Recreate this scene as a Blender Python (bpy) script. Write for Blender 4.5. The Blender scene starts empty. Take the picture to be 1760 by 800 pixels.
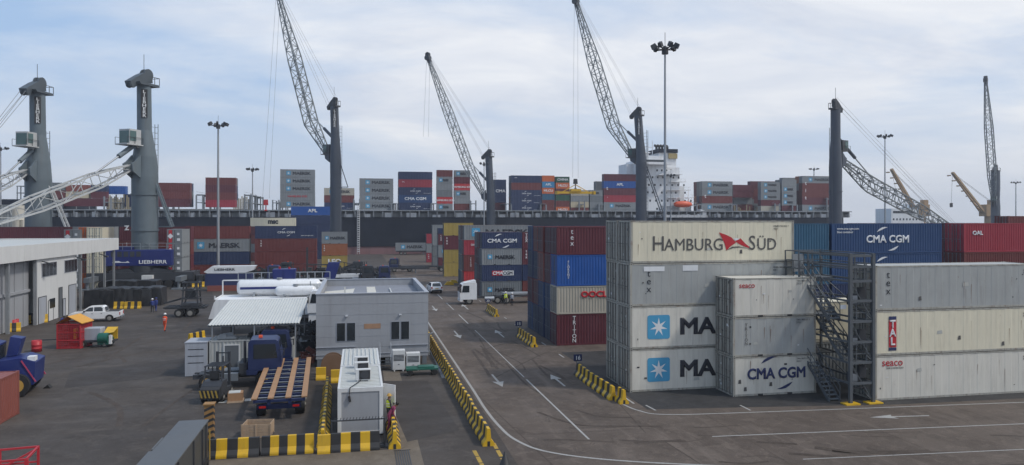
import bpy, bmesh, math, random
from mathutils import Vector, Matrix
random.seed(7)
R = math.radians
# ------------------------------------------------------------------ camera / picture geometry
F, H0, HOR = 1270.0, 11.64, 378.0
TH = math.atan2(262.0, 1270.0)
c_, s_ = math.cos(TH), math.sin(TH)
sc = bpy.context.scene
COL = sc.collection
cam = bpy.data.objects.new('camera', bpy.data.cameras.new('camera'))
COL.objects.link(cam)
cam.location = (0, 0, H0)
cam.rotation_euler = (R(90), 0, -TH)
cam.data.sensor_width = 36
cam.data.lens = F / 1760 * 36
cam.data.shift_y = -22 / 1760
cam.data.clip_start = .1
cam.data.clip_end = 9000
sc.camera = cam

# ------------------------------------------------------------------ world
SUN_EL, SUN_AZ = 50, 118          # azimuth clockwise from +Y (the road's direction)
world = bpy.data.worlds.new("World"); sc.world = world; world.use_nodes = True
nt = world.node_tree; nt.nodes.clear()
def N(t, **kw):
    n = nt.nodes.new(t)
    for k, v in kw.items(): setattr(n, k, v)
    return n
def math_node(op, a, b=None, clamp=False):
    m = N('ShaderNodeMath', operation=op); m.use_clamp = clamp
    for i, v in enumerate((a, b)):
        if v is None: continue
        if isinstance(v, (int, float)): m.inputs[i].default_value = v
        else: nt.links.new(v, m.inputs[i])
    return m.outputs[0]
def mix_col(fac, a, b):
    m = N('ShaderNodeMix', data_type='RGBA')
    for i, v in ((0, fac), (6, a), (7, b)):
        if isinstance(v, (int, float)): m.inputs[i].default_value = v
        elif isinstance(v, tuple): m.inputs[i].default_value = (*v, 1)
        else: nt.links.new(v, m.inputs[i])
    return m.outputs[2]
def ramp(src, stops):
    r = N('ShaderNodeValToRGB'); e = r.color_ramp.elements
    e[0].position, e[0].color = stops[0][0], (*[stops[0][1]]*3, 1)
    e[1].position, e[1].color = stops[1][0], (*[stops[1][1]]*3, 1)
    for p, v in stops[2:]:
        q = e.new(p); q.color = (v, v, v, 1)
    nt.links.new(src, r.inputs[0]); return r.outputs[0]
sky = N('ShaderNodeTexSky', sky_type='NISHITA', sun_disc=False)
sky.sun_elevation = R(SUN_EL); sky.sun_rotation = R(SUN_AZ)
sky.air_density = 1.3; sky.dust_density = 2.0; sky.ozone_density = 1.5
tc = N('ShaderNodeTexCoord'); sep = N('ShaderNodeSeparateXYZ')
nt.links.new(tc.outputs['Generated'], sep.inputs[0])
zz = math_node('ADD', math_node('MAXIMUM', sep.outputs[2], 0.0), .20)
cx = math_node('DIVIDE', sep.outputs[0], zz); cy = math_node('DIVIDE', sep.outputs[1], zz)
cmb = N('ShaderNodeCombineXYZ'); nt.links.new(cx, cmb.inputs[0]); nt.links.new(cy, cmb.inputs[1])
mp = N('ShaderNodeMapping'); mp.inputs['Rotation'].default_value = (0, 0, R(-28)); mp.inputs['Scale'].default_value = (.85, 1.25, 1)
mp.inputs['Location'].default_value = (2.2, .4, 0)
nt.links.new(cmb.outputs[0], mp.inputs[0])
n1 = N('ShaderNodeTexNoise'); n1.inputs['Scale'].default_value = .55; n1.inputs['Detail'].default_value = 9; n1.inputs['Roughness'].default_value = .56; n1.inputs['Distortion'].default_value = .35
n2 = N('ShaderNodeTexNoise'); n2.inputs['Scale'].default_value = 1.7; n2.inputs['Detail'].default_value = 8; n2.inputs['Roughness'].default_value = .6; n2.inputs['Distortion'].default_value = .6
nt.links.new(mp.outputs[0], n1.inputs[0]); nt.links.new(mp.outputs[0], n2.inputs[0])
cov = math_node('ADD', n1.outputs[0], math_node('ADD', math_node('MULTIPLY', sep.outputs[0], .16), -.03))
cover = ramp(cov, [(.40, .0), (.57, 1.0)])
tone = ramp(n2.outputs[0], [(.3, 0.0), (.7, 1.0)])
cloud = mix_col(tone, (6.2, 6.75, 7.8), (8.8, 8.95, 9.2))
blue = mix_col(.8, sky.outputs[0], (3.9, 5.6, 8.3))
skyc = mix_col(cover, blue, cloud)
low = math_node('SUBTRACT', 1.0, math_node('MULTIPLY', math_node('MAXIMUM', sep.outputs[2], 0.0), 5.5), True)
low = math_node('MULTIPLY', low, .8)
skyc = mix_col(low, skyc, (7.2, 7.55, 8.1))
# thin bright cloud to the right of the view
bg = N('ShaderNodeBackground'); bg.inputs[1].default_value = .112
wo = N('ShaderNodeOutputWorld')
nt.links.new(skyc, bg.inputs[0]); nt.links.new(bg.outputs[0], wo.inputs[0])
# ------------------------------------------------------------------ sun
sd = bpy.data.lights.new('sun', 'SUN'); sd.energy = 2.3; sd.angle = R(6); sd.color = (1, .95, .88)
sun = bpy.data.objects.new('sun', sd); COL.objects.link(sun)
dv = Vector((math.sin(R(SUN_AZ))*math.cos(R(SUN_EL)), math.cos(R(SUN_AZ))*math.cos(R(SUN_EL)), math.sin(R(SUN_EL))))
sun.rotation_euler = dv.to_track_quat('Z', 'Y').to_euler()
sc.view_settings.view_transform = 'Standard'; sc.view_settings.look = 'None'
sc.view_settings.exposure = -0.05; sc.view_settings.gamma = 1; sc.view_settings.use_curve_mapping = False

# ------------------------------------------------------------------ picture -> world
def ratio(px):
    t = (px-880)/F
    return (t*c_+s_)/(c_-t*s_)
def XA(px, Y): return ratio(px)*Y                        # world X of a picture column on the plane Y
def HA(py, px, Y):                                        # world height of a picture row on the plane Y
    t = (px-880)/F
    return H0-(py-HOR)/F*(Y/(c_-t*s_))
def G(px, py, h=0.0):                                     # picture point lying at height h
    Z = (H0-h)*F/(py-HOR); t = (px-880)/F
    return Vector((t*Z*c_+Z*s_, -t*Z*s_+Z*c_, h))

# ------------------------------------------------------------------ materials
MATS = {}
def paint(name, rgb, rough=.55, var=.18, dirt=.25, rust=0.0, metal=0.0, scale=1.0, bump=.0, streak=1.0, spec=.4):
    if name in MATS: return MATS[name]
    m = bpy.data.materials.new(name); m.use_nodes = True; t = m.node_tree; t.nodes.clear()
    def nd(k, **kw):
        n = t.nodes.new(k)
        for a, b in kw.items(): setattr(n, a, b)
        return n
    out = nd('ShaderNodeOutputMaterial'); p = nd('ShaderNodeBsdfPrincipled')
    t.links.new(p.outputs[0], out.inputs[0])
    tcn = nd('ShaderNodeTexCoord'); oi = nd('ShaderNodeObjectInfo')
    ml = nd('ShaderNodeMath', operation='MULTIPLY'); ml.inputs[1].default_value = 73.0
    t.links.new(oi.outputs['Random'], ml.inputs[0])
    def noise(sc3, scale_, detail, rough_):
        mpn = nd('ShaderNodeMapping'); mpn.inputs['Scale'].default_value = sc3
        t.links.new(tcn.outputs['Object'], mpn.inputs[0])
        n = nd('ShaderNodeTexNoise', noise_dimensions='4D')
        n.inputs['Scale'].default_value = scale_*scale; n.inputs['Detail'].default_value = detail; n.inputs['Roughness'].default_value = rough_
        t.links.new(mpn.outputs[0], n.inputs['Vector']); t.links.new(ml.outputs[0], n.inputs['W'])
        return n.outputs[0]
    def rmp(src, a, b, va, vb):
        r = nd('ShaderNodeMapRange'); r.clamp = True
        for i, v in zip((1, 2, 3, 4), (a, b, va, vb)): r.inputs[i].default_value = v
        t.links.new(src, r.inputs[0]); return r.outputs[0]
    def mix(fac, a, b, mode='MIX'):
        n = nd('ShaderNodeMix', data_type='RGBA', blend_type=mode)
        for i, v in ((0, fac), (6, a), (7, b)):
            if isinstance(v, (int, float)): n.inputs[i].default_value = v
            elif isinstance(v, tuple): n.inputs[i].default_value = (*v, 1)
            else: t.links.new(v, n.inputs[i])
        return n.outputs[2]
    big = noise((1, 1, 1), .7, 5, .6)
    streaks = noise((2.6, 2.6, .28), 1.3, 6, .7)
    lum = sum(rgb)/3
    fade = tuple(min(.9, v*1.25+.035) for v in rgb); dark = tuple(v*.55 for v in rgb)
    base = mix(rmp(big, .35, .68, 0, var*1.6), rgb, fade)
    base = mix(rmp(oi.outputs['Random'], 0, 1, 0, var), base, dark)
    if dirt > 0:
        dcol = (.10, .085, .07) if lum > .12 else tuple(v*.6+.02 for v in rgb)
        base = mix(rmp(streaks, .48, .78, 0, dirt), base, dcol)
    if rust > 0:
        rn = noise((1.2, 1.2, .7), 2.6, 8, .75)
        base = mix(rmp(rn, .68-rust*.12, .74, 0, .85), base, (.14, .05, .02))
    t.links.new(base, p.inputs['Base Color'])
    t.links.new(rmp(big, .3, .7, rough-.08, min(1, rough+.12)), p.inputs['Roughness'])
    p.inputs['Metallic'].default_value = metal; p.inputs['Specular IOR Level'].default_value = spec
    if bump > 0:
        b = nd('ShaderNodeBump'); b.inputs['Strength'].default_value = bump; b.inputs['Distance'].default_value = .03
        t.links.new(noise((1, 1, 1), 6, 6, .7), b.inputs['Height']); t.links.new(b.outputs[0], p.inputs['Normal'])
    MATS[name] = m; return m

def glass_dark(name='dark_glass', rgb=(.015, .02, .025)):
    if name in MATS: return MATS[name]
    m = paint(name, rgb, .12, .1, 0, spec=.7); return m

CC = dict(
    cream=(.66, .61, .47), white=(.60, .575, .51), reefer_grey=(.35, .36, .35), pale=(.205, .22, .23), grey=(.145, .16, .17),
    navy=(.016, .03, .085), blue_navy=(.014, .05, .14), blue=(.008, .075, .30), brown=(.135, .028, .026), maroon=(.10, .018, .028),
    red=(.29, .025, .042), bright_red=(.46, .03, .035), orange=(.52, .12, .035), yellow=(.34, .25, .06), green=(.02, .08, .05),
    teal=(.022, .09, .16), rust_orange=(.30, .10, .04), light_blue=(.04, .22, .42), beige=(.38, .35, .29), worn_red=(.22, .065, .05), sand=(.50, .43, .30))
WORD = dict(cream='cream', white='white', reefer_grey='grey', pale='pale grey', grey='grey', navy='navy', blue_navy='dark blue',
    blue='bright blue', brown='brown', maroon='maroon', red='red', bright_red='bright red', orange='orange', yellow='yellow',
    green='green', teal='teal', rust_orange='rusty orange', light_blue='light blue', beige='beige', worn_red='worn red', sand='sand')
def cmat(k):
    v = .10 if k in ('cream', 'white') else .22
    return paint('paint_'+k, CC[k], .5, v, .28 if k in ('cream', 'white', 'reefer_grey') else .22, rust=.35 if k not in ('navy', 'blue') else .1)
M = {}
M['bar_dirty'] = paint('dirty_lock_bar', (.13, .125, .115), .6, .2, .4, rust=1.0)
M['post_dirty'] = paint('dirty_pale_frame', (.34, .33, .29), .6, .2, .8, rust=1.3)
M['stair'] = paint('stair_steel', (.085, .095, .105), .5, .2, .3, rust=.2)
M['steel'] = paint('grey_steel', (.16, .18, .20), .5, .2, .3, rust=.2, metal=.2)
M['dark_steel'] = paint('dark_steel', (.035, .038, .045), .5, .2, .3, rust=.2)
M['galv'] = paint('galvanised', (.34, .36, .38), .45, .2, .2, metal=.5)
M['rope'] = paint('wire_rope', (.22, .23, .25), .6, .1, 0)
M['crane_grey'] = paint('crane_grey', (.105, .135, .155), .5, .25, .35, scale=.5)
M['head_grey'] = paint('head_grey', (.06, .075, .088), .5, .25, .35)
M['crane_dark'] = paint('crane_slate', (.050, .062, .085), .5, .25, .3, scale=.5)
M['lattice_white'] = paint('lattice_white', (.40, .41, .41), .5, .2, .3, rust=.15)
M['lattice_grey'] = paint('lattice_grey', (.16, .18, .19), .5, .2, .2)
M['crane_blue'] = paint('machine_blue', (.012, .022, .14), .45, .2, .3, scale=.6)
M['vehicle_blue'] = paint('vehicle_blue', (.008, .018, .075), .4, .2, .35)
M['fork_blue'] = paint('forklift_blue', (.010, .022, .13), .4, .2, .35)
M['hull'] = paint('hull_navy', (.008, .012, .024), .75, .35, .3, scale=.12, spec=.15)
M['boot'] = paint('boot_topping', (.22, .11, .11), .7, .4, .5, scale=.15)
M['ship_white'] = paint('ship_white', (.70, .71, .72), .5, .15, .3, scale=.3, rust=.1)
M['deck_grey'] = paint('deck_grey', (.20, .22, .24), .6, .3, .4, scale=.4, rust=.2)
M['yellow'] = paint('safety_yellow', (.60, .36, .012), .5, .18, .35, rust=.1)
M['black'] = paint('barrier_black', (.022, .022, .024), .6, .3, .3)
M['rubber'] = paint('rubber', (.018, .018, .019), .8, .2, .2)
M['rim'] = paint('rim', (.25, .24, .22), .5, .2, .4)
M['rim_yellow'] = paint('rim_yellow', (.45, .27, .06), .5, .2, .4)
M['red_paint'] = paint('red_paint', (.42, .02, .03), .5, .2, .25)
M['orange_paint'] = paint('crane_orange', (.36, .23, .12), .5, .2, .3)
M['car_white'] = paint('car_white', (.72, .73, .74), .25, .06, .12, spec=.6)
M['glass'] = glass_dark()
M['cab_glass'] = paint('green_glass', (.03, .085, .08), .15, .2, 0, spec=.8)
M['wall_white'] = paint('clad_white', (.58, .585, .58), .55, .1, .18, scale=.5)
M['wall_grey'] = paint('office_cladding', (.30, .31, .33), .6, .12, .22, scale=.5)
M['trim_grey'] = paint('trim_grey', (.34, .36, .40), .6, .15, .3)
M['roof_white'] = paint('roof_sheet', (.50, .51, .49), .5, .12, .2)
M['roof_cream'] = paint('roof_cream', (.55, .53, .47), .6, .2, .4)
M['roof_grey'] = paint('roof_membrane', (.20, .21, .24), .8, .3, .4, scale=.6)
M['dark_int'] = paint('shed_interior', (.10, .11, .12), .8, .3, .3)
M['wood'] = paint('wood_plank', (.36, .20, .10), .7, .35, .4, scale=2)
M['wood_pale'] = paint('wood_pale', (.42, .30, .20), .7, .35, .4, scale=2)
M['tarp'] = paint('black_tarp', (.014, .015, .018), .45, .4, .3, bump=.4)
M['txt_black'] = paint('lettering_black', (.018, .02, .028), .5, .2, .1)
M['txt_white'] = paint('lettering_white', (.68, .69, .70), .5, .1, .15)
M['txt_red'] = paint('lettering_red', (.45, .02, .03), .5, .1, .1)
M['txt_grey'] = paint('lettering_grey', (.09, .085, .08), .5, .1, .1)
M['txt_blue'] = paint('lettering_navy', (.02, .03, .10), .5, .1, .1)
M['star_blue'] = paint('emblem_blue', (.06, .30, .50), .5, .1, .15)
M['line'] = paint('road_paint_white', (.34, .335, .32), .7, .35, .7, scale=2.2, rust=0)
M['line_yellow'] = paint('road_paint_yellow', (.42, .27, .04), .7, .4, .8, scale=2.2)
M['skin'] = paint('skin', (.16, .08, .05), .6, .1, 0)
M['hi_orange'] = paint('hi_vis_orange', (.72, .09, .03), .7, .1, .1)
M['hi_yellow'] = paint('hi_vis_yellow', (.50, .62, .03), .7, .1, .1)
M['cloth_blue'] = paint('cloth_blue', (.025, .045, .20), .8, .15, .1)
M['cloth_dark'] = paint('cloth_dark', (.03, .032, .04), .8, .15, .1)
M['cloth_pink'] = paint('cloth_magenta', (.20, .03, .08), .8, .15, .1)
M['boots'] = paint('boots', (.02, .018, .016), .6, .1, 0)
M['hat_white'] = paint('hat_white', (.7, .7, .7), .3, .1, 0)
M['green_paint'] = paint('green_paint', (.012, .10, .07), .4, .2, .2)
M['life_orange'] = paint('lifeboat_orange', (.62, .09, .03), .4, .1, .15)
M['red_lamp'] = paint('lamp_red_lens', (.4, .01, .01), .2, .1, 0)
M['clear_lamp'] = paint('lamp_clear_lens', (.6, .62, .65), .15, .1, 0)

# ------------------------------------------------------------------ mesh builder
class MB:
    def __init__(s): s.v = []; s.f = []; s.m = []; s.sm = []
    def add(s, vs, fs, mi=0, smooth=False):
        o = len(s.v); s.v += [tuple(q) for q in vs]
        for f in fs: s.f.append([o+i for i in f]); s.m.append(mi); s.sm.append(smooth)
        return s
    def box(s, x0, y0, z0, x1, y1, z1, mi=0, taper=0, faces='all'):
        t = taper
        vs = [(x0, y0, z0), (x1, y0, z0), (x1, y1, z0), (x0, y1, z0), (x0+t, y0+t, z1), (x1-t, y0+t, z1), (x1-t, y1-t, z1), (x0+t, y1-t, z1)]
        return s.add(vs, [(3, 2, 1, 0), (4, 5, 6, 7), (0, 1, 5, 4), (1, 2, 6, 5), (2, 3, 7, 6), (3, 0, 4, 7)], mi)
    def cbox(s, cx, cy, z0, sx, sy, sz, mi=0): return s.box(cx-sx/2, cy-sy/2, z0, cx+sx/2, cy+sy/2, z0+sz, mi)
    def prism(s, pts, axis, a, b, mi=0, capmi=None):
        """pts: 2-D outline; axis 'y' extrudes (x,z) outline from y=a to b, 'x' extrudes (y,z), 'z' extrudes (x,y)"""
        def P(p, d):
            return (p[0], d, p[1]) if axis == 'y' else ((d, p[0], p[1]) if axis == 'x' else (p[0], p[1], d))
        n = len(pts); vs = [P(p, a) for p in pts]+[P(p, b) for p in pts]
        s.add(vs, [(i, (i+1) % n, n+(i+1) % n, n+i) for i in range(n)], mi)
        s.add(vs, [tuple(range(n))[::-1], tuple(range(n, 2*n))], mi if capmi is None else capmi); return s
    def bar(s, p, q, w, h=None, mi=0, up=None):
        p = Vector(p); q = Vector(q); d = q-p
        if d.length < 1e-6: return s
        h = h or w; d.normalize(); u = Vector(up) if up else (Vector((0, 0, 1)) if abs(d.z) < .95 else Vector((0, 1, 0)))
        a = d.cross(u).normalized()*(w/2); b = a.cross(d).normalized()*(h/2)
        vs = [p-a-b, p+a-b, p+a+b, p-a+b, q-a-b, q+a-b, q+a+b, q-a+b]
        return s.add(vs, [(3, 2, 1, 0), (4, 5, 6, 7), (0, 1, 5, 4), (1, 2, 6, 5), (2, 3, 7, 6), (3, 0, 4, 7)], mi)
    def tube(s, p, q, r0, r1=None, n=12, mi=0, caps=True, smooth=True):
        r1 = r0 if r1 is None else r1
        p = Vector(p); q = Vector(q); d = (q-p).normalized(); u = Vector((0, 0, 1)) if abs(d.z) < .95 else Vector((1, 0, 0))
        a = d.cross(u).normalized(); b = a.cross(d).normalized(); vs = []
        for c, r in ((p, r0), (q, r1)):
            for i in range(n):
                t = 2*math.pi*i/n; vs.append(c+a*math.cos(t)*r+b*math.sin(t)*r)
        s.add(vs, [(i, (i+1) % n, n+(i+1) % n, n+i) for i in range(n)], mi, smooth)
        if caps: s.add(vs, [tuple(range(n))[::-1], tuple(range(n, 2*n))], mi)
        return s
    def lathe(s, prof, n=14, mi=0, at=(0, 0, 0)):
        vs = []
        for r, z in prof:
            for i in range(n):
                t = 2*math.pi*i/n; vs.append((at[0]+r*math.cos(t), at[1]+r*math.sin(t), at[2]+z))
        for k in range(len(prof)-1):
            s.add([], [])
        o = len(s.v); s.v += vs
        for k in range(len(prof)-1):
            for i in range(n):
                s.f.append([o+k*n+i, o+k*n+(i+1) % n, o+(k+1)*n+(i+1) % n, o+(k+1)*n+i]); s.m.append(mi); s.sm.append(True)
        return s
    def mesh(s, name, mats):
        me = bpy.data.meshes.new(name); me.from_pydata(s.v, [], s.f); me.update()
        for m in mats: me.materials.append(m)
        me.polygons.foreach_set('material_index', s.m); me.polygons.foreach_set('use_smooth', s.sm)
        bm = bmesh.new(); bm.from_mesh(me); bmesh.ops.recalc_face_normals(bm, faces=bm.faces); bm.to_mesh(me); bm.free()
        return me
    def build(s, name, mats, parent=None, loc=None, rz=0, bevel=0):
        if not isinstance(mats, (list, tuple)): mats = [mats]
        me = s.mesh(name, mats)
        o = bpy.data.objects.new(name, me); COL.objects.link(o)
        if parent: o.parent = parent
        if loc is not None: o.location = loc
        o.rotation_euler.z = rz
        if bevel:
            bv = o.modifiers.new('bevel', 'BEVEL'); bv.width = bevel; bv.segments = 2; bv.limit_method = 'ANGLE'; bv.angle_limit = R(35)
        return o
def tag(o, label=None, cat=None, group=None, kind=None):
    if label: o['label'] = label
    if cat: o['category'] = cat
    if group: o['group'] = group
    if kind: o['kind'] = kind
    return o
def thing(name, label, cat, loc=(0, 0, 0), rz=0, group=None):
    o = bpy.data.objects.new(name, None); COL.objects.link(o); o.empty_display_size = .3
    o.location = loc; o.rotation_euler.z = rz
    return tag(o, label, cat, group)
def copy_tree(o, parent=None):
    c = o.copy(); COL.objects.link(c)
    if parent: c.parent = parent
    for ch in list(o.children): copy_tree(ch, c)
    return c
def inst(name, me, parent, mats=None, loc=None, rot=None, scale=None):
    o = bpy.data.objects.new(name, me); COL.objects.link(o)
    if parent: o.parent = parent
    if loc is not None: o.location = loc
    if rot is not None: o.rotation_euler = rot
    if scale is not None: o.scale = scale
    if mats:
        for i, m in enumerate(mats):
            o.material_slots[i].link = 'OBJECT'; o.material_slots[i].material = m
    return o

# ------------------------------------------------------------------ lettering
TXT = {}
def text_mesh(s, bold, sp=1.0, line=1.0, align='LEFT'):
    k = (s, bold, sp, line, align)
    if k in TXT: return TXT[k]
    cu = bpy.data.curves.new('lettering', 'FONT'); cu.body = s; cu.size = 1; cu.bevel_depth = bold*1.15; cu.bevel_resolution = 0
    cu.space_character = sp; cu.space_line = line; cu.align_x = align; cu.extrude = .002; cu.resolution_u = 3
    ob = bpy.data.objects.new('lettering_source', cu); COL.objects.link(ob)
    dg = bpy.context.evaluated_depsgraph_get(); me = bpy.data.meshes.new_from_object(ob.evaluated_get(dg))
    me.name = 'lettering'; bpy.data.objects.remove(ob); bpy.data.curves.remove(cu)
    me.materials.clear(); me.materials.append(M['txt_black'])
    TXT[k] = me; return me
def letters(parent, s, x, z, size, mat, bold=.02, y=-.006, sx=1.0, sp=1.0, line=1.0, align='LEFT', rz=0, name='lettering'):
    me = text_mesh(s, bold, sp, line, align)
    return inst(name, me, parent, [mat], (x, y, z), (R(90), 0, rz), (size*sx, size, 1))
LG = {}
def flat_poly(key, polys, mats):
    """polys: list of (outline (x,z), material index, depth)"""
    if key in LG: return LG[key]
    mb = MB()
    for pts, mi, y in polys:
        mb.add([(p[0], y, p[1]) for p in pts], [tuple(range(len(pts)))], mi)
    me = bpy.data.meshes.new(key); me.from_pydata(mb.v, [], mb.f)
    for m in mats: me.materials.append(m)
    me.polygons.foreach_set('material_index', mb.m); me.update()
    LG[key] = me; return me
def star_logo(parent, x, z, size, mats=None):
    a = .5; r = .09; sq = []
    for cx, cz, a0 in ((a-r, a-r, 0), (-a+r, a-r, 90), (-a+r, -a+r, 180), (a-r, -a+r, 270)):
        for k in range(4): t = R(a0+30*k); sq.append((cx+r*math.cos(t), cz+r*math.sin(t)))
    st = []
    for k in range(14):
        rr = .40 if k % 2 == 0 else .135; t = R(90+k*360/14); st.append((rr*math.cos(t), rr*math.sin(t)))
    me = flat_poly('emblem', [(sq, 0, 0), (st, 1, -.004)], [M['star_blue'], M['txt_white']])
    return inst('emblem', me, parent, None, (x, -.006, z), None, (size, 1, size))
def arc_logo(parent, x, z, w, mat):
    """two crescents round a name of width w centred on (x, z)"""
    def cres(sg):
        P = [(-.27, .15), (-.22, .19), (-.15, .225), (-.08, .245), (.0, .25)]; T = [0, .04, .05, .03, 0]
        up = [(p[0]*sg, (p[1]+t*.4)*sg) for p, t in zip(P, T)]; dn = [(p[0]*sg, (p[1]-t*.6)*sg) for p, t in zip(P, T)]
        return up+dn[::-1][1:-1]
    me = flat_poly('arcs', [(cres(1), 0, 0), (cres(-1), 0, 0)], [mat])
    return inst('emblem', me, parent, [mat], (x, -.006, z), None, (w, 1, w))

# ------------------------------------------------------------------ shipping containers
CM = {}
W_ = 2.438
def panel(mb, o, u, L, v, Hh, n, period, depth, flat=.36, mi=0):
    """corrugated sheet: origin o, along u for L, up v for Hh, n outward"""
    o = Vector(o); u = Vector(u); v = Vector(v); n = Vector(n)
    k = max(1, round(L/period)); p = L/k; pts = [(0, 0)]
    sl = (1-2*flat)/2
    for i in range(k):
        b = i*p; pts += [(b+flat*p, 0), (b+(flat+sl)*p, -depth), (b+(flat*2+sl)*p, -depth), (b+p, 0)]
    vs = []
    for a, d in pts: vs.append(o+u*a+n*d); vs.append(o+u*a+n*d+v*Hh)
    fs = [(2*i, 2*i+2, 2*i+3, 2*i+1) for i in range(len(pts)-1)]
    mb.add(vs, fs, mi)
def cont_body(mb, L, Hh, kind, mi=0, coarse=False):
    if kind == 'reefer': per, dep, fl = 1.12, .010, .46
    elif coarse: per, dep, fl = .55, .03, .3
    else: per, dep, fl = .277, .036, .28
    g = .012
    panel(mb, (.14, g, .14), (1, 0, 0), L-.28, (0, 0, 1), Hh-.24, (0, -1, 0), per, dep, fl, mi)
    panel(mb, (.14, W_-g, .14), (1, 0, 0), L-.28, (0, 0, 1), Hh-.24, (0, 1, 0), per, dep, fl, mi)
    panel(mb, (.10, .08, Hh-.045), (1, 0, 0), L-.20, (0, 1, 0), W_-.16, (0, 0, 1), per*1.2, dep*.5, fl, mi)
    panel(mb, (L-g, .12, .14), (0, 1, 0), W_-.24, (0, 0, 1), Hh-.24, (1, 0, 0), per, dep, fl, mi)
    mb.box(.06, .05, .13, L-.06, W_-.05, .16, mi)
def cont_frame(mb, L, Hh, mi=0, cast=0):
    for x0 in (0, L-.15):
        for y0 in (0, W_-.13): mb.box(x0, y0, .118, x0+.15, y0+.13, Hh-.118, mi)
    for y0 in (0, W_-.07): mb.box(.178, y0, .02, L-.178, y0+.07, .15, mi); mb.box(.178, y0, Hh-.11, L-.178, y0+.07, Hh-.02, mi)
    for x0 in (.004, L-.104): mb.box(x0, .17, .02, x0+.1, W_-.17, .15, mi); mb.box(x0, .17, Hh-.14, x0+.1, W_-.17, Hh-.02, mi)
    for x0 in (-.004, L-.174):
        for y0 in (-.004, W_-.158):
            for z0 in (0, Hh-.118):
                mb.box(x0, y0, z0, x0+.178, y0+.162, z0+.118, cast)
                if y0 < 0: mb.box(x0+.05, y0-.004, z0+.035, x0+.13, y0-.0005, z0+.085, 1)
                if x0 < 0: mb.box(x0-.004, y0+.045, z0+.035, x0-.0005, y0+.115, z0+.085, 1)
    if L < 7:
        for xa in (L*.5-1.25, L*.5+.9): mb.box(xa, -.006, .022, xa+.36, -.0005, .135, 1)
def door_leaf(mb, Hh, k, mi=0):
    y0 = .135+k*(W_/2-.135+.006); y1 = y0+W_/2-.147
    mb.box(.02, y0, .16, .07, y1, Hh-.145, mi)
    for q in range(1, 4): z = .16+(Hh-.30)*q/4; mb.box(.012, y0+.05, z-.05, .0199, y1-.05, z+.05, mi)
    for yy in (y0, y1-.02): mb.box(.012, yy-.008, .16, .0195, yy+.028, Hh-.145, 1)
    for zz in (.16, Hh-.165): mb.box(.014, y0+.02, zz, .0195, y1-.02, zz+.02, 1)
def lock_bar(mb, y, Hh, mi=0):
    mb.tube((-.012, y, .1), (-.012, y, Hh-.1), .028, n=6, mi=mi)
    for z in (.2, Hh*.38, Hh*.62, Hh-.2): mb.box(-.03, y-.06, z-.05, .008, y+.06, z+.05, mi)
    mb.box(-.035, y, Hh*.45-.03, -.02, y+.35, Hh*.45+.02, mi)
def container_near(L, Hh, col, frame_mat=None, kind='dry', loc=(0, 0, 0), rz=0, label='', group='containers stacked in the yard', door=True):
    t = thing('shipping_container', label, 'shipping container', loc, rz, group)
    k = ('near', L, Hh, kind)
    if k not in CM:
        a = MB(); cont_body(a, L, Hh, kind); b = MB(); cont_frame(b, L, Hh); ds = []
        dm = cmat('grey')
        for q in (0, 1): d = MB(); door_leaf(d, Hh, q); ds.append(d.mesh('door', [dm, M['black']]))
        bars = []
        for y in (.45, .95, 1.49, 1.99): d = MB(); lock_bar(d, y, Hh); bars.append(d.mesh('locking_bar', [M['galv']]))
        CM[k] = (a.mesh('panels', [dm]), b.mesh('frame', [dm, M['black']]), ds, bars)
    pa, fr, ds, bars = CM[k]; m = cmat(col)
    inst('panels', pa, t, [m]); inst('frame', fr, t, [frame_mat or m])
    for q in (0, 1):
        d = inst('door', ds[q], t, [frame_mat if (frame_mat and kind == 'reefer') else m])
        for bb in bars[q*2:q*2+2]: inst('locking_bar', bb, d, [M['bar_dirty'] if kind == 'reefer' else M['steel']])
    return t
def container_mid(L, Hh, col, kind='dry', loc=(0, 0, 0), rz=0, label='', group='containers stacked in the yard', far=False):
    k = ('far' if far else 'mid', round(L, 2), round(Hh, 3), kind)
    if far:
        if k not in CM:
            a = MB(); cont_body(a, L, Hh, kind, 0, True); cont_frame(a, L, Hh, 0, 1); a.box(.03, .14, .16, .06, W_-.14, Hh-.15, 0)
            for y in (.45, .95, 1.49, 1.99): a.bar((-.01, y, .1), (-.01, y, Hh-.1), .04, mi=1)
            CM[k] = a.mesh('shipping_container', [cmat('grey'), M['steel']])
        o = inst('shipping_container', CM[k], None, [cmat(col), M['steel']], loc, (0, 0, rz))
        return tag(o, label, 'shipping container', group)
    if k not in CM:
        a = MB(); cont_body(a, L, Hh, kind); b = MB(); cont_frame(b, L, Hh); d = MB()
        door_leaf(d, Hh, 0); door_leaf(d, Hh, 1); e = MB()
        for y in (.45, .95, 1.49, 1.99): lock_bar(e, y, Hh)
        CM[k] = (a.mesh('panels', [cmat('grey')]), b.mesh('frame', [cmat('grey'), M['black']]), d.mesh('door', [cmat('grey'), M['black']]), e.mesh('locking_bar', [M['steel']]))
    t = thing('shipping_container', label, 'shipping container', loc, rz, group); m = cmat(col)
    inst('panels', CM[k][0], t, [m]); inst('frame', CM[k][1], t, [m]); d = inst('door', CM[k][2], t, [m]); inst('locking_bar', CM[k][3], d, [M['steel']])
    return t

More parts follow.
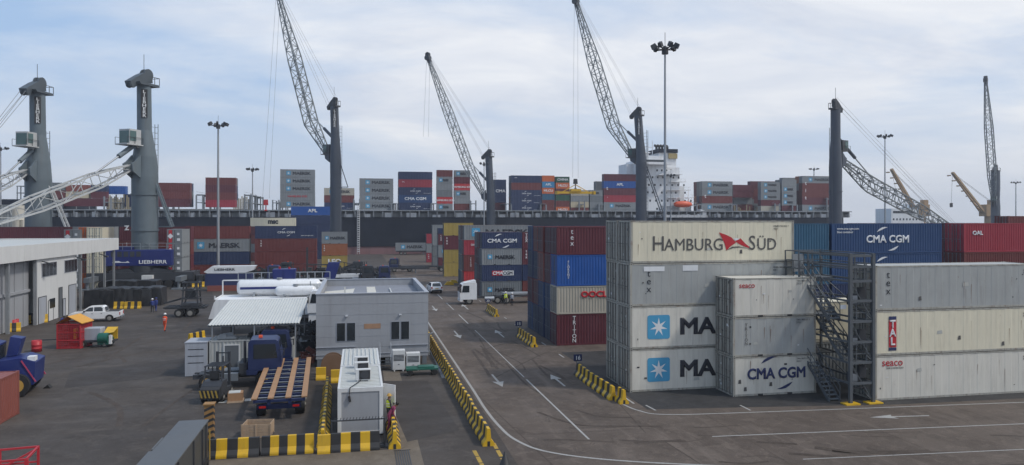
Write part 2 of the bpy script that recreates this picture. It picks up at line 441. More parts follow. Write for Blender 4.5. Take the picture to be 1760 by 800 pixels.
def decorate(t, deco, L, Hh):
    """lettering on the long face (local y = 0)"""
    if not deco: return
    w, b, r, g = M['txt_white'], M['txt_black'], M['txt_red'], M['txt_grey']
    k = L/12.19
    if deco == 'MAERSK':
        star_logo(t, L*.24, Hh*.5, Hh*.52); letters(t, 'MAERSK', L*.36, Hh*.33, Hh*.50, b, .03, sx=1.25*min(1, k*1.05 if k < 1 else 1)*(1 if k > .6 else .82))
    elif deco == 'MAERSK20':
        star_logo(t, L*.2, Hh*.5, Hh*.28); letters(t, 'MAERSK', L*.33, Hh*.38, Hh*.30, b, .03, sx=1.12)
    elif deco == 'MAERSKBIG':
        star_logo(t, L*.17, Hh*.53, Hh*.56); letters(t, 'MAERSK', L*.305, Hh*.28, Hh*.62, b, .035, sx=1.3)
    elif deco == 'CMA':
        letters(t, 'CMA CGM', L*.5, Hh*.37, Hh*.32, w, .028, align='CENTER', sx=1.25); arc_logo(t, L*.5, Hh*.48, 5.2*Hh*.32, w)
    elif deco == 'CMA_small':
        letters(t, 'CMA CGM', L*.5, Hh*.42, Hh*.22, w, .02, align='CENTER', sx=1.3); arc_logo(t, L*.5, Hh*.5, 5.5*Hh*.22, w)
        letters(t, 'www.cma-cgm.com', L*.74, Hh*.2, Hh*.12, w, .01)
    elif deco == 'HS_red':
        letters(t, 'HAMBURG SÜD', L*.5, Hh*.38, Hh*.32, r, .02, align='CENTER', sx=1.1)
    elif deco == 'HS_white':
        letters(t, 'HAMBURG SÜD', L*.5, Hh*.38, Hh*.34, w, .03, align='CENTER', sx=1.2)
    elif deco.startswith('v:'):
        s = deco[2:]; letters(t, '\n'.join(s), L*.10, Hh*(.76), Hh*.62/len(s)*1.1, w, .02, align='CENTER', line=.82)
    elif deco.startswith('vb:'):
        s = deco[3:]; letters(t, '\n'.join(s), L*.10, Hh*(.76), Hh*.62/len(s)*1.1, b, .02, align='CENTER', line=.82)
    elif deco.startswith('t:'):
        letters(t, deco[2:], L*.5, Hh*.35, Hh*.5, w, .03, align='CENTER', sx=1.2)
    elif deco.startswith('tl:'):
        letters(t, deco[3:], L*.10, Hh*.62, Hh*.18, w, .02)

def ordw(i, n):            # i = 0 for the bottom
    if n == 1: return 'alone in'
    if i == 0: return 'bottom of'
    if i == n-1: return 'top of'
    if i == n-2 and n > 3: return 'second from top of'
    w = ['', 'second', 'third', 'fourth', 'fifth', 'sixth', 'seventh'][i]
    return w+' from bottom of'
def stack(x, y, L, tiers, desc, level='mid', group='containers stacked in the yard', z0=0.0, rz=0, Hs=None):
    """tiers bottom -> top: (colour, height, lettering[, length[, x shift]])"""
    z = z0; out = []
    for i, q in enumerate(tiers):
        col, hh, deco = q[:3]; LL = q[3] if len(q) > 3 else L; dx = q[4] if len(q) > 4 else random.uniform(-.03, .03)
        kd = 'reefer' if col in ('cream', 'white', 'reefer_grey') else 'dry'
        lab = '%s container, %s %s' % (WORD[col], ordw(i, len(tiers)), desc)
        loc = (x+dx, y+random.uniform(-.02, .02), z)
        if level == 'near':
            o = container_near(LL, hh, col, M['post_dirty'] if kd == 'reefer' else None, kd, loc, rz, lab, group)
        else:
            o = container_mid(LL, hh, col, kd, loc, rz, lab, group, far=(level == 'far'))
        decorate(o, deco, LL, hh); out.append(o); z += hh
    return out
HC, ST = 2.896, 2.591
L40, L20, L45 = 12.192, 6.058, 13.716

# ================================================================== SETTING
def ground_mat(name, rgb, rgb2, stain=.5, scale=1.0, aniso=(1, 1, 1)):
    m = bpy.data.materials.new(name); m.use_nodes = True; t = m.node_tree; t.nodes.clear()
    def nd(k, **kw):
        n = t.nodes.new(k)
        for a, b in kw.items(): setattr(n, a, b)
        return n
    out = nd('ShaderNodeOutputMaterial'); p = nd('ShaderNodeBsdfPrincipled'); t.links.new(p.outputs[0], out.inputs[0])
    tcn = nd('ShaderNodeTexCoord')
    def noise(s3, sc_, det, ro, dist=0):
        mpn = nd('ShaderNodeMapping'); mpn.inputs['Scale'].default_value = s3; t.links.new(tcn.outputs['Object'], mpn.inputs[0])
        n = nd('ShaderNodeTexNoise'); n.inputs['Scale'].default_value = sc_*scale; n.inputs['Detail'].default_value = det
        n.inputs['Roughness'].default_value = ro; n.inputs['Distortion'].default_value = dist
        t.links.new(mpn.outputs[0], n.inputs['Vector']); return n.outputs[0]
    def rmp(src, a, b, va, vb):
        r = nd('ShaderNodeMapRange'); r.clamp = True
        for i, v in zip((1, 2, 3, 4), (a, b, va, vb)): r.inputs[i].default_value = v
        t.links.new(src, r.inputs[0]); return r.outputs[0]
    def mix(fac, a, b, mode='MIX'):
        n = nd('ShaderNodeMix', data_type='RGBA', blend_type=mode)
        for i, v in ((0, fac), (6, a), (7, b)):
            if isinstance(v, (int, float)): n.inputs[i].default_value = v
            elif isinstance(v, tuple): n.inputs[i].default_value = (*v, 1)
            else: t.links.new(v, n.inputs[i])
        return n.outputs[2]
    base = mix(rmp(noise((1, 1, 1), .05, 6, .65), .38, .62, 0, 1), rgb, rgb2)
    base = mix(rmp(noise((1, 1, 1), .35, 7, .7, .4), .45, .72, 0, stain), base, tuple(v*.55 for v in rgb))
    base = mix(rmp(noise(aniso, .5, 5, .6, .2), .55, .72, 0, stain*.7), base, tuple(v*1.35+.01 for v in rgb2))
    base = mix(rmp(noise((1, 1, 1), 2.2, 8, .8), .62, .74, 0, stain*.8), base, tuple(v*.45 for v in rgb))
    base = mix(rmp(noise((1, 1, 1), 1.1, 9, .78, .8), .52, .60, 0, stain*.45), base, tuple(v*1.5 for v in rgb2))
    base = mix(rmp(noise((1, 1, 1), .8, 9, .8, 1.2), .56, .62, 0, stain*.6), base, tuple(v*.42 for v in rgb))
    base = mix(rmp(noise((1, 1, 1), 14, 3, .6), .3, .7, 0, .3), base, tuple(v*1.6 for v in rgb2))
    t.links.new(base, p.inputs['Base Color'])
    t.links.new(rmp(noise((1, 1, 1), .25, 6, .6), .35, .7, .62, .9), p.inputs['Roughness'])
    p.inputs['Specular IOR Level'].default_value = .14
    b = nd('ShaderNodeBump'); b.inputs['Strength'].default_value = .5; b.inputs['Distance'].default_value = .02
    t.links.new(noise((1, 1, 1), 9, 5, .7), b.inputs['Height']); t.links.new(b.outputs[0], p.inputs['Normal'])
    return m
A_dark = ground_mat('asphalt_yard', (.046, .040, .037), (.078, .067, .059), .75, 1, (.35, 1.6, 1))
A_road = ground_mat('asphalt_road', (.080, .064, .054), (.114, .092, .077), .85, 1, (1.8, .25, 1))
A_conc = ground_mat('concrete_apron', (.105, .085, .066), (.145, .122, .096), .7, 1.4, (1, 1, 1))
A_pad = ground_mat('asphalt_pad', (.036, .035, .036), (.050, .048, .047), .6, 1.3, (1.5, .6, 1))
def sheet(name, pts, z, mat, kind='structure'):
    mb = MB(); mb.add([(x, y, z) for x, y in pts], [tuple(range(len(pts)))])
    me = bpy.data.meshes.new(name); me.from_pydata(mb.v, [], mb.f); me.materials.append(mat)
    o = bpy.data.objects.new(name, me); COL.objects.link(o); return tag(o, kind=kind)
g = MB(); g.box(-2500, -400, -5, 2500, 253, 0); tag(g.build('ground', A_dark), kind='structure')
wm = paint('sea_water', (.02, .045, .055), .12, .2, 0, scale=.05, bump=.3)
sheet('water', [(-2500, 253), (2500, 253), (2500, 2550), (-2500, 2550)], -2.6, wm)
sheet('road', [(7.35, -30), (420, -30), (420, 252), (7.35, 252)], .004, A_road)
sheet('apron', [(-9.5, 5), (3.0, 5), (3.0, 37.9), (-9.5, 37.9)], .004, A_conc)
sheet('footway', [(1.75, 37.9), (3.0, 37.9), (3.0, 58), (1.75, 58)], .004, A_conc)
sheet('container_pad', [(17.3, 42.7), (24, 41.9), (33, 40.7), (60, 39.8), (60, 62), (31, 62.6), (17.3, 62.6)], .008, A_pad)

def strip(name, pts, w, z=.012, mat='line', dashed=None):
    """painted line along world points"""
    mb = MB(); P = [Vector((p[0], p[1])) for p in pts]
    if dashed:
        on, off = dashed; segs = []
        for a, b in zip(P, P[1:]):
            L = (b-a).length; d = (b-a)/L; q = 0
            while q < L: segs.append((a+d*q, a+d*min(q+on, L))); q += on+off
        for a, b in segs:
            n = Vector((-(b-a).y, (b-a).x)).normalized()*w/2
            mb.add([(a.x-n.x, a.y-n.y, z), (b.x-n.x, b.y-n.y, z), (b.x+n.x, b.y+n.y, z), (a.x+n.x, a.y+n.y, z)], [(0, 1, 2, 3)])
    else:
        vs = []
        for i, p in enumerate(P):
            d = ((P[i+1]-p) if i == 0 else (p-P[i-1]) if i == len(P)-1 else (P[i+1]-P[i-1])).normalized(); n = Vector((-d.y, d.x))*w/2
            vs += [(p.x-n.x, p.y-n.y, z), (p.x+n.x, p.y+n.y, z)]
        mb.add(vs, [(2*i, 2*i+2, 2*i+3, 2*i+1) for i in range(len(P)-1)])
    me = bpy.data.meshes.new(name); me.from_pydata(mb.v, [], mb.f); me.materials.append(M[mat])
    o = bpy.data.objects.new(name, me); COL.objects.link(o); return tag(o, kind='structure')
def spline(P, n=8):
    out = []; P = [Vector(p[:2]) for p in P]; Q = [P[0]]+P+[P[-1]]
    for i in range(1, len(Q)-2):
        for k in range(n):
            t = k/n; a, b, c, d = Q[i-1:i+3]
            out.append(.5*((2*b)+(c-a)*t+(2*a-5*b+4*c-d)*t*t+(3*b-a-3*c+d)*t*t*t))
    return out+[P[-1]]
oc = [(7.6, 110), (7.6, 80), (7.6, 60), (7.6, 50)]+[G(*q)[:2] for q in ((833, 702), (858, 733), (887, 757), (941, 777), (1061, 792), (1278, 803), (1560, 812))]
strip('road_line', spline(oc), .17)
ic = [G(*q)[:2] for q in ((1068, 694), (1097, 706), (1146, 713), (1302, 709), (1760, 692), (2100, 680))]
strip('road_line', spline(ic), .14)
strip('road_line', [(11.9, 37.5), (11.9, 45), (11.9, 52.5)], .12)
strip('road_line', [(11.9, 53.3), (11.9, 77)], .09)
strip('road_line', [(11.9, 82), (11.9, 115)], .12, dashed=(8, 5))
strip('road_line', [G(1224, 751)[:2], G(1760, 729)[:2], G(2100, 716)[:2]], .12)
strip('road_line', [G(1380, 790)[:2], G(1760, 773)[:2]], .09)
strip('road_line', [(17.0, 44.2), (17.0, 46.3)], .14)
strip('road_line', [(16.9, 54), (16.9, 110)], .13, dashed=(1.6, 4.6))
strip('road_line', [G(1110, 697)[:2], G(1127, 706)[:2]], .12)
strip('road_line', [G(1272, 697)[:2], G(1290, 706)[:2]], .12)
strip('road_line', [G(815, 775)[:2], G(830, 803)[:2], G(838, 820)[:2]], .2, mat='line_yellow', dashed=(.9, .1))
strip('road_line', [G(848, 762)[:2], G(864, 790)[:2]], .2, mat='line_yellow', dashed=(1.0, .25))
def arrow(x, y, ang, L=3.2):
    """painted lane arrow pointing along ang (0 = +Y)"""
    mb = MB(); z = .012
    pts = [(-.07, -L/2), (.07, -L/2), (.09, L*.12), (.42, L*.08), (0, L/2), (-.42, L*.08), (-.09, L*.12)]
    ca, sa = math.cos(ang), math.sin(ang)
    mb.add([(x+px*ca-py*sa, y+px*sa+py*ca, z) for px, py in pts], [(0, 1, 2, 6), (3, 4, 5, 6, 2)])
    me = bpy.data.meshes.new('road_arrow'); me.from_pydata(mb.v, [], mb.f); me.materials.append(M['line'])
    o = bpy.data.objects.new('road_arrow', me); COL.objects.link(o); tag(o, kind='structure')
arrow(9.75, 52.6, math.pi, 4.2); arrow(14.05, 51.8, 0, 4.0)
arrow(9.7, 74.5, math.pi, 5); arrow(14.0, 74.2, 0, 5)
arrow(9.6, 97, math.pi, 6); arrow(13.8, 98, 0, 6)
a1, a2 = G(1495, 718), G(1597, 715); mid = (a1+a2)/2; dd = a1-a2
arrow(mid.x, mid.y, math.atan2(-dd.x, dd.y), dd.length)
# tyre marks, joints and spill (worn marks of their own shape)
tyre = ground_mat('tyre_mark', (.052, .041, .034), (.075, .06, .05), .9, 4)
def mark(pts, w, mat=tyre, z=.009, name='tyre_mark'):
    P = spline([G(*q)[:2] for q in pts]); o = strip(name, P, w, z); o.data.materials.clear(); o.data.materials.append(mat)
mark([(925, 709), (990, 730), (1065, 733), (1135, 733)], .22)
mark([(990, 705), (1030, 716), (1085, 718)], .2)
mark([(1090, 762), (1178, 758)], .22); mark([(1140, 758), (1215, 805)], .06); mark([(780, 640), (950, 800)], .05)
mark([(1400, 770), (1480, 778), (1600, 776)], .5); mark([(1430, 776), (1500, 785)], .3); mark([(1300, 760), (1370, 764)], .3); mark([(1355, 780), (1440, 786)], .35)
mark([(1060, 690), (1110, 745)], .05); mark([(850, 668), (905, 668)], .1)
mark([(850, 650), (930, 610), (960, 600)], .12); mark([(835, 600), (870, 590)], .3)
random.seed(31)
for k in range(9): strip('slab_joint', [(7.6, 30+k*9), (60 if k < 1 else 17, 30+k*9+random.uniform(-.3, .3))], .04, .0068).data.materials[0] = tyre
for k in range(5): strip('slab_joint', [(20+k*8, 24), (20.2+k*8, 41)], .04, .0067).data.materials[0] = tyre
for k in range(14):
    px, py = random.uniform(900, 1740), random.uniform(735, 800); mark([(px, py), (px+random.uniform(20, 60), py+random.uniform(-3, 3)), (px+random.uniform(70, 150), py+random.uniform(-5, 5))], random.uniform(.05, .22), z=.0085+k*.0001)
for k in range(14):
    x, y = random.uniform(8.5, 15.5), random.uniform(48, 95); mb_ = [(x, y), (x+random.uniform(-.3, .3), y+3), (x+random.uniform(-.8, .8), y+random.uniform(6, 12))]
    o = strip('tyre_mark', spline(mb_), random.uniform(.12, .3), .0065+k*.0001); o.data.materials.clear(); o.data.materials.append(tyre)
for k in range(16):
    x, y = random.uniform(-30, -9), random.uniform(42, 95); a_ = random.uniform(-.6, .6); L_ = random.uniform(5, 16)
    o = strip('tyre_mark', spline([(x, y), (x+math.sin(a_)*L_*.5, y+math.cos(a_)*L_*.5), (x+math.sin(a_*1.5)*L_, y+math.cos(a_*1.5)*L_)]), random.uniform(.15, .35), .0065+k*.0001); o.data.materials.clear(); o.data.materials.append(tyre)
spill = ground_mat('spill', (.16, .17, .18), (.22, .22, .23), .5, 3)
mark([(738, 596), (752, 620), (765, 650)], .5, spill, .007, 'spill')
dk = MB()
for k in range(7): dk.cbox(1.75+k*.11, 36.3, .004, .05, 2.6, .016)
dk.box(1.68, 34.98, .0045, 2.52, 35.0, .03); dk.box(1.68, 37.6, .0045, 2.52, 37.62, .03)
tag(dk.build('drain_grate', M['dark_steel']), 'slotted steel drain grate in the ground below the striped barriers', 'drain')
# ridge of cable cover on left ground etc: low patches
patch = ground_mat('asphalt_patch', (.040, .035, .033), (.060, .053, .049), .5, 2)
for q in ([(120, 640), (330, 615), (345, 640), (110, 668)], [(330, 505), (365, 500), (372, 560), (300, 565)], [(655, 655), (735, 655), (790, 740), (700, 760)]):
    sheet('asphalt_patch', [tuple(G(*p)[:2]) for p in q], .005, patch)

# ================================================================== YARD CONTAINERS, RIGHT
XB = 17.85
A1 = stack(XB, 47.13, L40, [('white', HC, None), ('white', HC, None), ('reefer_grey', HC, None), ('cream', HC, None)], 'the tall white stack by the road', 'near')
for o in A1[:2]:
    star_logo(o, 2.05, 1.46, 1.62); letters(o, 'MAERSK', 3.55, .95, 1.52, M['txt_black'], .034, sx=1.2)
letters(A1[2], 't\ne\nx', 1.35, 2.0, .66, M['txt_black'], .0, align='CENTER', line=.8)
inst('placard', flat_poly('placard', [([(0, 0), (1.5, 0), (1.5, .32), (0, .32)], 0, 0)], [M['txt_white']]), A1[2], None, (.98, -.006, 2.35))
inst('placard', flat_poly('placard', [], []), A1[2], None, (3.8, -.006, 2.35), None, (.75, 1, 1.2))
h = A1[3]; gg = M['txt_grey']
letters(h, 'H', 1.50, .86, 1.42, gg, .004, sx=.95); letters(h, 'AMBURG', 2.42, .86, 1.16, gg, .004, sx=.93)
letters(h, 'S', 8.68, .86, 1.42, gg, .004, sx=.85); letters(h, 'ÜD', 9.30, .86, 1.16, gg, .004, sx=.92)
inst('emblem', flat_poly('pennant', [([(0, 1.28), (.55, 1.1), (.95, .92), (1.28, .56), (.85, .3), (.55, 0), (.42, .5)], 0, 0),
    ([(1.2, .66), (1.62, .86), (2.0, .48), (2.55, .08), (2.0, .26), (1.55, .44)], 0, 0),
    ([(1.05, .84), (1.25, .70), (1.55, .80), (1.35, .88)], 1, -.003),
    ([(.45, 0), (1.0, .28), (1.5, .30), (2.5, .06), (1.6, .22), (1.1, .2)], 2, -.003)], [M['txt_red'], M['txt_white'], M['txt_grey']]), h, None, (6.45, -.006, .80))
for o in A1: letters(o, 'MNBU 901452 7\n45R1', 10.6, 2.45, .17, M['txt_black'], .0, line=1.1)
A2 = stack(XB, 49.65, L40, [('white', HC, None), ('reefer_grey', HC, None), ('white', HC, None), ('white', HC, None)], 'the second row of the tall white stack', 'near')
B = stack(24.0, 44.55, L20, [('white', 2.60, None), ('reefer_grey', 2.60, None), ('white', 2.60, None)], 'the short stack in front', 'near')
letters(B[0], 'CMA CGM', 3.15, 1.12, .98, M['txt_blue'], .03, align='CENTER', sx=.94); arc_logo(B[0], 3.15, 1.47, 4.3, M['txt_blue'])
letters(B[1], 'T\nR\nI\nT\nO\nN', .95, 2.0, .30, M['txt_grey'], .0, align='CENTER', line=.82)
letters(B[2], 'seaco', .42, 1.95, .5, M['txt_red'], .004)
for o in B: letters(o, 'TRIU 803115 2\n22G1', 4.6, 2.3, .16, M['txt_black'], .0, line=1.1)
Cc = stack(32.4, 41.7, L40, [('white', HC, None), ('cream', HC, None), ('reefer_grey', HC, None)], 'the stack right of the stair tower', 'near')
letters(Cc[0], 'seaco', .5, 2.22, .68, M['txt_red'], .004); letters(Cc[0], 'TEMP CONTROLLED', .8, 2.03, .14, M['txt_black'], .0)
letters(Cc[2], 't\ne\nx', .95, 2.1, .66, M['txt_black'], .0, align='CENTER', line=.8)
inst('placard', flat_poly('tal', [([(0, 0), (.56, 0), (.56, 1.75), (0, 1.75)], 0, 0), ([(0, -.22), (.56, -.22), (.56, -.02), (0, -.02)], 1, 0), ([(0, 1.77), (.56, 1.77), (.56, 1.99), (0, 1.99)], 1, 0)], [M['txt_red'], M['txt_blue']]), Cc[1], None, (1.0, -.006, .52))
letters(Cc[1], 'T\nA\nL', 1.28, 1.78, .68, M['txt_white'], .03, align='CENTER', line=.82, y=-.010)
for o in Cc: letters(o, 'SEGU 914082 3\n45R1', 11.3, 2.4, .15, M['txt_black'], .0, line=1.1)
random.seed(77)
for o in A1+A2+B+Cc:
    Lo = L20 if o in B else L40; mk_ = MB()
    for k in range(4 if Lo > 7 else 3):
        x = random.choice([random.uniform(.3, 1.2), random.uniform(Lo-2.2, Lo-.5), random.uniform(.5, Lo-.7)]); z = random.uniform(.3, 2.2); w1 = random.uniform(.06, .2); h1 = random.uniform(.04, .12)
        mk_.add([(x, -.003, z), (x+w1, -.003, z), (x+w1, -.003, z+h1), (x, -.003, z+h1)], [(0, 1, 2, 3)], random.choice([0, 2, 1, 2]))
    for k in range(6):
        x = random.uniform(.3, Lo-.4); z = random.uniform(1.2, 2.4); hh_ = random.uniform(.4, 1.3); w1 = random.uniform(.01, .03)
        mk_.add([(x, -.002, z), (x+w1, -.002, z), (x+w1*.3, -.002, z-hh_), (x, -.002, z-hh_)], [(0, 1, 2, 3)], 3)
    for k in range(1):
        x = random.uniform(.5, Lo-1.5); z = random.uniform(.4, 1.9); w1 = random.uniform(.2, .5)
        mk_.add([(x, -.0015, z), (x+w1, -.0015, z+.02), (x+w1*.9, -.0015, z+w1*.6), (x+.04, -.0015, z+w1*.5)], [(0, 1, 2, 3)], 4)
    for k in range(5):
        y = random.uniform(.3, 2.0); z = random.uniform(.4, 2.2); w1 = random.uniform(.08, .25)
        mk_.add([(-.001+.011, y, z), (.011, y+w1, z), (.011, y+w1, z+w1*.7), (.011, y, z+w1*.7)], [(0, 1, 2, 3)], random.choice([0, 1, 2]))
    mk_.build('markings', [M['txt_black'], M['txt_white'], M['txt_grey'], paint('rust_run', (.16, .07, .03), .8, .2, 0), paint('patch_repair', (.42, .42, .39), .6, .2, .2)], o)
for k, (o, x) in enumerate(((A1[0], 9.2), (A1[3], 8.0), (B[0], .35), (B[0], .75), (B[0], 2.6), (Cc[1], 6.2), (Cc[1], 9.6), (Cc[2], 3.2))):
    q = MB(); q.add([(x, -.004, .35+(k % 3)*.25), (x+.22, -.004, .35+(k % 3)*.25), (x+.2, -.004, .62+(k % 3)*.25), (x+.03, -.004, .60+(k % 3)*.25)], [(0, 1, 2, 3)]); q.build('sticker', M['txt_grey'], o)
C2 = stack(30.6, 47.13, L40, [('pale', HC, None), ('cream', HC, None)], 'the two-high stack behind the stair tower', 'near')  # bottom box takes a darker grey to paint in the shade behind the stairs
letters(C2[1], 'HL\nS', 1.6, 1.7, 1.2, M['txt_black'], .04, line=.75)
E = stack(XB, 65.9, L40, [('maroon', HC, None), ('beige', ST, None), ('blue', HC, None), ('maroon', ST, None)], 'the dark red stack by the road', 'near')
letters(E[0], 'T\nR\nI\nT\nO\nN', 1.65, 2.35, .52, M['txt_white'], .01, align='CENTER', line=.8)
letters(E[1], 'OOCL', 2.3, 1.55, .75, M['txt_red'], .05, sx=1.2)
letters(E[2], 'F\nL\nO\nR\nE\nN\nS', 1.05, 2.15, .30, M['txt_white'], .01, align='CENTER', line=.8)
letters(E[3], 't\ne\nx', 1.45, 1.95, .68, M['txt_white'], .0, align='CENTER', line=.8)
cols = ['navy', 'maroon', 'navy', 'brown', 'blue_navy', 'maroon', 'navy', 'worn_red']
rw = ['second', 'third', 'fourth', 'fifth']
for r in range(4):
    random.seed(20+r)
    stack(XB+random.uniform(-.06, .06), 65.9+2.49*(r+1), L40, [(random.choice(cols), q, None) for q in (HC, ST, HC, ST)], 'the %s row behind the dark red stack' % rw[r], 'near' if r < 2 else 'mid')
# row with the large blue containers
yD = 63.0
stack(31.75, yD, L40, [('maroon', HC, None), ('navy', ST, None), ('teal', HC, None), ('teal', HC, None)], 'the teal stack by the stair tower', 'mid')
xc = XA(1430, yD)
D = stack(xc, yD, L40, [('brown', HC, None), ('navy', ST, None), ('blue_navy', HC, None), ('blue_navy', HC, None)], 'the dark blue stack above the stair tower', 'near')
for o in D[2:]:
    letters(o, 'CMA CGM', 6.1, 1.05, .98, M['txt_white'], .03, align='CENTER', sx=1.05); arc_logo(o, 6.1, 1.40, 4.5, M['txt_white'])
letters(D[3], 'www.cma-cgm.com\nblue container', .55, 2.3, .30, M['txt_white'], .01, line=1.1)
xr = XA(1657, yD)
Dr = stack(xr, yD, L40, [('brown', HC, None), ('maroon', ST, None), ('brown', HC, None), ('red', HC, None)], 'the red stack at the right edge', 'mid')
letters(Dr[3], 'OAL', 1.0, 1.75, .55, M['txt_white'], .04, sx=1.1)
stack(XA(1624, yD+3), yD+2.6, L40, [('maroon', HC, None), ('brown', ST, None), ('maroon', HC, None), ('maroon', HC, None)], 'the stack behind the red one at right', 'mid')
stack(XA(1733, 92), 92, L40, [('brown', 2.44, None)]*5, 'the far brown stack at the right edge', 'mid')
# blocks further up the road, left ends on one line
F1 = stack(XB, 108.6, L20, [('grey', 2.44, 'MAERSK20'), ('navy', 2.44, None), ('pale', 2.44, 'MAERSK20'), ('navy', 2.44, 'CMA')], 'the stack behind the white truck', 'mid')
inst('placard', flat_poly('boxlogo', [([(0, 0), (1.6, 0), (1.6, .72), (0, .72)], 0, 0), ([(1.6, 0), (3.3, 0), (3.3, .72), (1.6, .72)], 1, 0)], [M['txt_red'], M['txt_white']]), F1[1], None, (1.5, -.006, .85))
letters(F1[1], 'CMA', 1.58, .98, .66, M['txt_white'], .03, y=-.01, sx=1.1); letters(F1[1], 'CGM', 3.18, .98, .66, M['txt_black'], .03, y=-.01, sx=1.0)
stack(XB+6.15, 108.6, L20, [('brown', 2.44, None), ('navy', 2.44, None), ('maroon', 2.44, 'v:tex'), ('maroon', 2.44, 'v:TEXT'[:5])], 'the narrow dark stack right of the truck stack', 'mid')
random.seed(5)
for r in range(2):
    stack(XB, 108.6+2.5*(r+1), L20, [(random.choice(['grey', 'pale', 'maroon', 'grey', 'brown']), 2.44, None) for q in range(4)], 'the %s row behind the truck stack' % rw[r], 'mid')
F2 = stack(XB, 128, L40, [('bright_red', ST, None), ('brown', HC, 'v:TRITON'), ('red', ST, 'tl:OAL'), ('pale', ST, 'MAERSKBIG')], 'the long stack behind the truck stack', 'mid')
for r in range(2):
    stack(XB, 128+2.5*(r+1), L40, [(random.choice(['grey', 'pale', 'beige', 'teal', 'brown']), q, None) for q in (ST, HC, ST, ST)], 'the %s row behind the long stack' % rw[r], 'mid')
stack(XB-.9, 151, L20, [('yellow', HC, None), ('yellow', ST, None), ('maroon', HC, 'v:tex'), ('yellow', ST, None)], 'the yellow stack by the road', 'mid')
stack(XB, 171, L20, [('maroon', HC, None), ('pale', HC, 'MAERSK20'), ('maroon', ST, 'v:tex'), ], 'the small stack left of the yellow', 'mid')
stack(XB, 171, L20, [('navy', 1.3, None)], 'the navy open-top box on the small stack', 'mid', z0=HC*2+ST)
stack(XB, 185, L20, [('grey', ST, None), ('grey', ST, None), ('pale', ST, None), ('pale', ST, None)], 'the pale stack far up the road', 'mid')
stack(XB, 202, L20, [('red', ST, 'v:tex'), ('pale', ST, None), ('red', ST, None)], 'the red stack farthest up the road', 'mid')

# ================================================================== YARD CONTAINERS, LEFT
yL = 158
stack(XA(318, yL), yL, L40, [('brown', ST, None), ('navy', ST, None), ('pale', ST, 'MAERSK'), ('brown', ST, None)], 'the stack left of the near lamp mast', 'mid')
L2 = stack(XA(438, yL), yL, L40, [('brown', ST, None), ('brown', ST, None), ('brown', ST, 'v:tex'), ('navy', ST, 'CMA_small')], 'the stack right of the near lamp mast', 'mid')
stack(XA(553, 185), 185, L20, [('yellow', HC, 't:LEO'), ('rust_orange', HC, 'v:tex'), ('pale', HC, 'MAERSK20')], 'the stack below the third crane', 'mid')
stack(XA(500, 225), 225, L40, [('navy', ST, None)]*4+[('navy', ST, None), ('blue', ST, 't:APL')], 'the blue stack rising before the ship', 'mid')
stack(XA(430, 218), 218, L40, [('brown', 2.44, None), ('grey', 2.44, None), ('brown', 2.44, None), ('maroon', 2.44, None), ('cream', 2.44, 'vb:  ')], 'the cream-topped stack before the ship', 'mid')
ms = [o for o in bpy.data.objects if o.get('label', '').startswith('cream container, top of the cream-topped')][0]
letters(ms, 'msc', 6.1, .8, 1.9, M['txt_black'], .05, align='CENTER', sx=.9)
yM = 146
XM = XA(-15, yM)
stack(XM, yM, L40, [('maroon', ST, None)]*4, 'the maroon stack behind the workshop roof', 'mid')
stack(-56.6, yM+2.7, L40, [('brown', ST, None), ('brown', ST, None), ('maroon', ST, None), ('pale', ST, 'MAERSK')], 'the stack behind the workshop gable', 'mid')
stack(XA(205, yM), yM, L40, [('brown', ST, None), ('maroon', ST, None), ('brown', ST, 'v:tex'), ('maroon', ST, 'v:z')], 'the stack behind the second crane', 'mid')
def end_on(px, Y, tiers, desc, L=L20):
    x = XA(px, Y)
    return stack(x+W_, Y, L, [(a, b, c, L, 0) for a, b, c in tiers], desc, 'mid', rz=R(90))
end_on(135, yM-9, [('orange', ST, None)]*1+[('worn_red', ST, None), ('brown', ST, None), ('orange', ST, None)], 'the end-on orange stack')
end_on(149, yM-9.5, [('cream', ST, None)]*4, 'the end-on cream stack')
end_on(-4, yM+10, [('white', HC, None)]*5, 'the end-on white stack at left edge', L40)
end_on(15, yM+13, [('cream', HC, None), ('white', HC, None), ('cream', HC, None), ('white', HC, None)], 'the second end-on stack at left edge', L40)
for px, Yp, n, ds in ((287, 138, 4, 'the placarded stack by the second crane'), (110, 136, 4, 'the placarded stack behind the workshop')):
    st_ = end_on(px, Yp, [('pale', 2.5, None)]*n, ds)
    for o in st_:      # red band, hazard diamonds and small white stickers on the doors
        me = flat_poly('hazard_placard', [([(0, 0), (.55, 0), (.55, 2.2), (0, 2.2)], 0, 0), ([(.27, .65), (.75, 1.13), (.27, 1.61), (-.21, 1.13)], 1, -.012),
             ([(1.35, .3), (1.85, .3), (1.85, .75), (1.35, .75)], 1, -.012), ([(1.35, 1.3), (1.75, 1.3), (1.75, 1.7), (1.35, 1.7)], 1, -.012)], [M['txt_red'], M['txt_white']])
        inst('placard', me, o, None, (-.05, 2.15, .15), (0, 0, R(-90)))
# near container at the left edge
wr = container_near(L40, ST, 'worn_red', None, 'dry', (-32.2, 47.0, 0), 0, 'worn red container with faded ribs standing at the lower left edge', 'containers stacked in the yard')

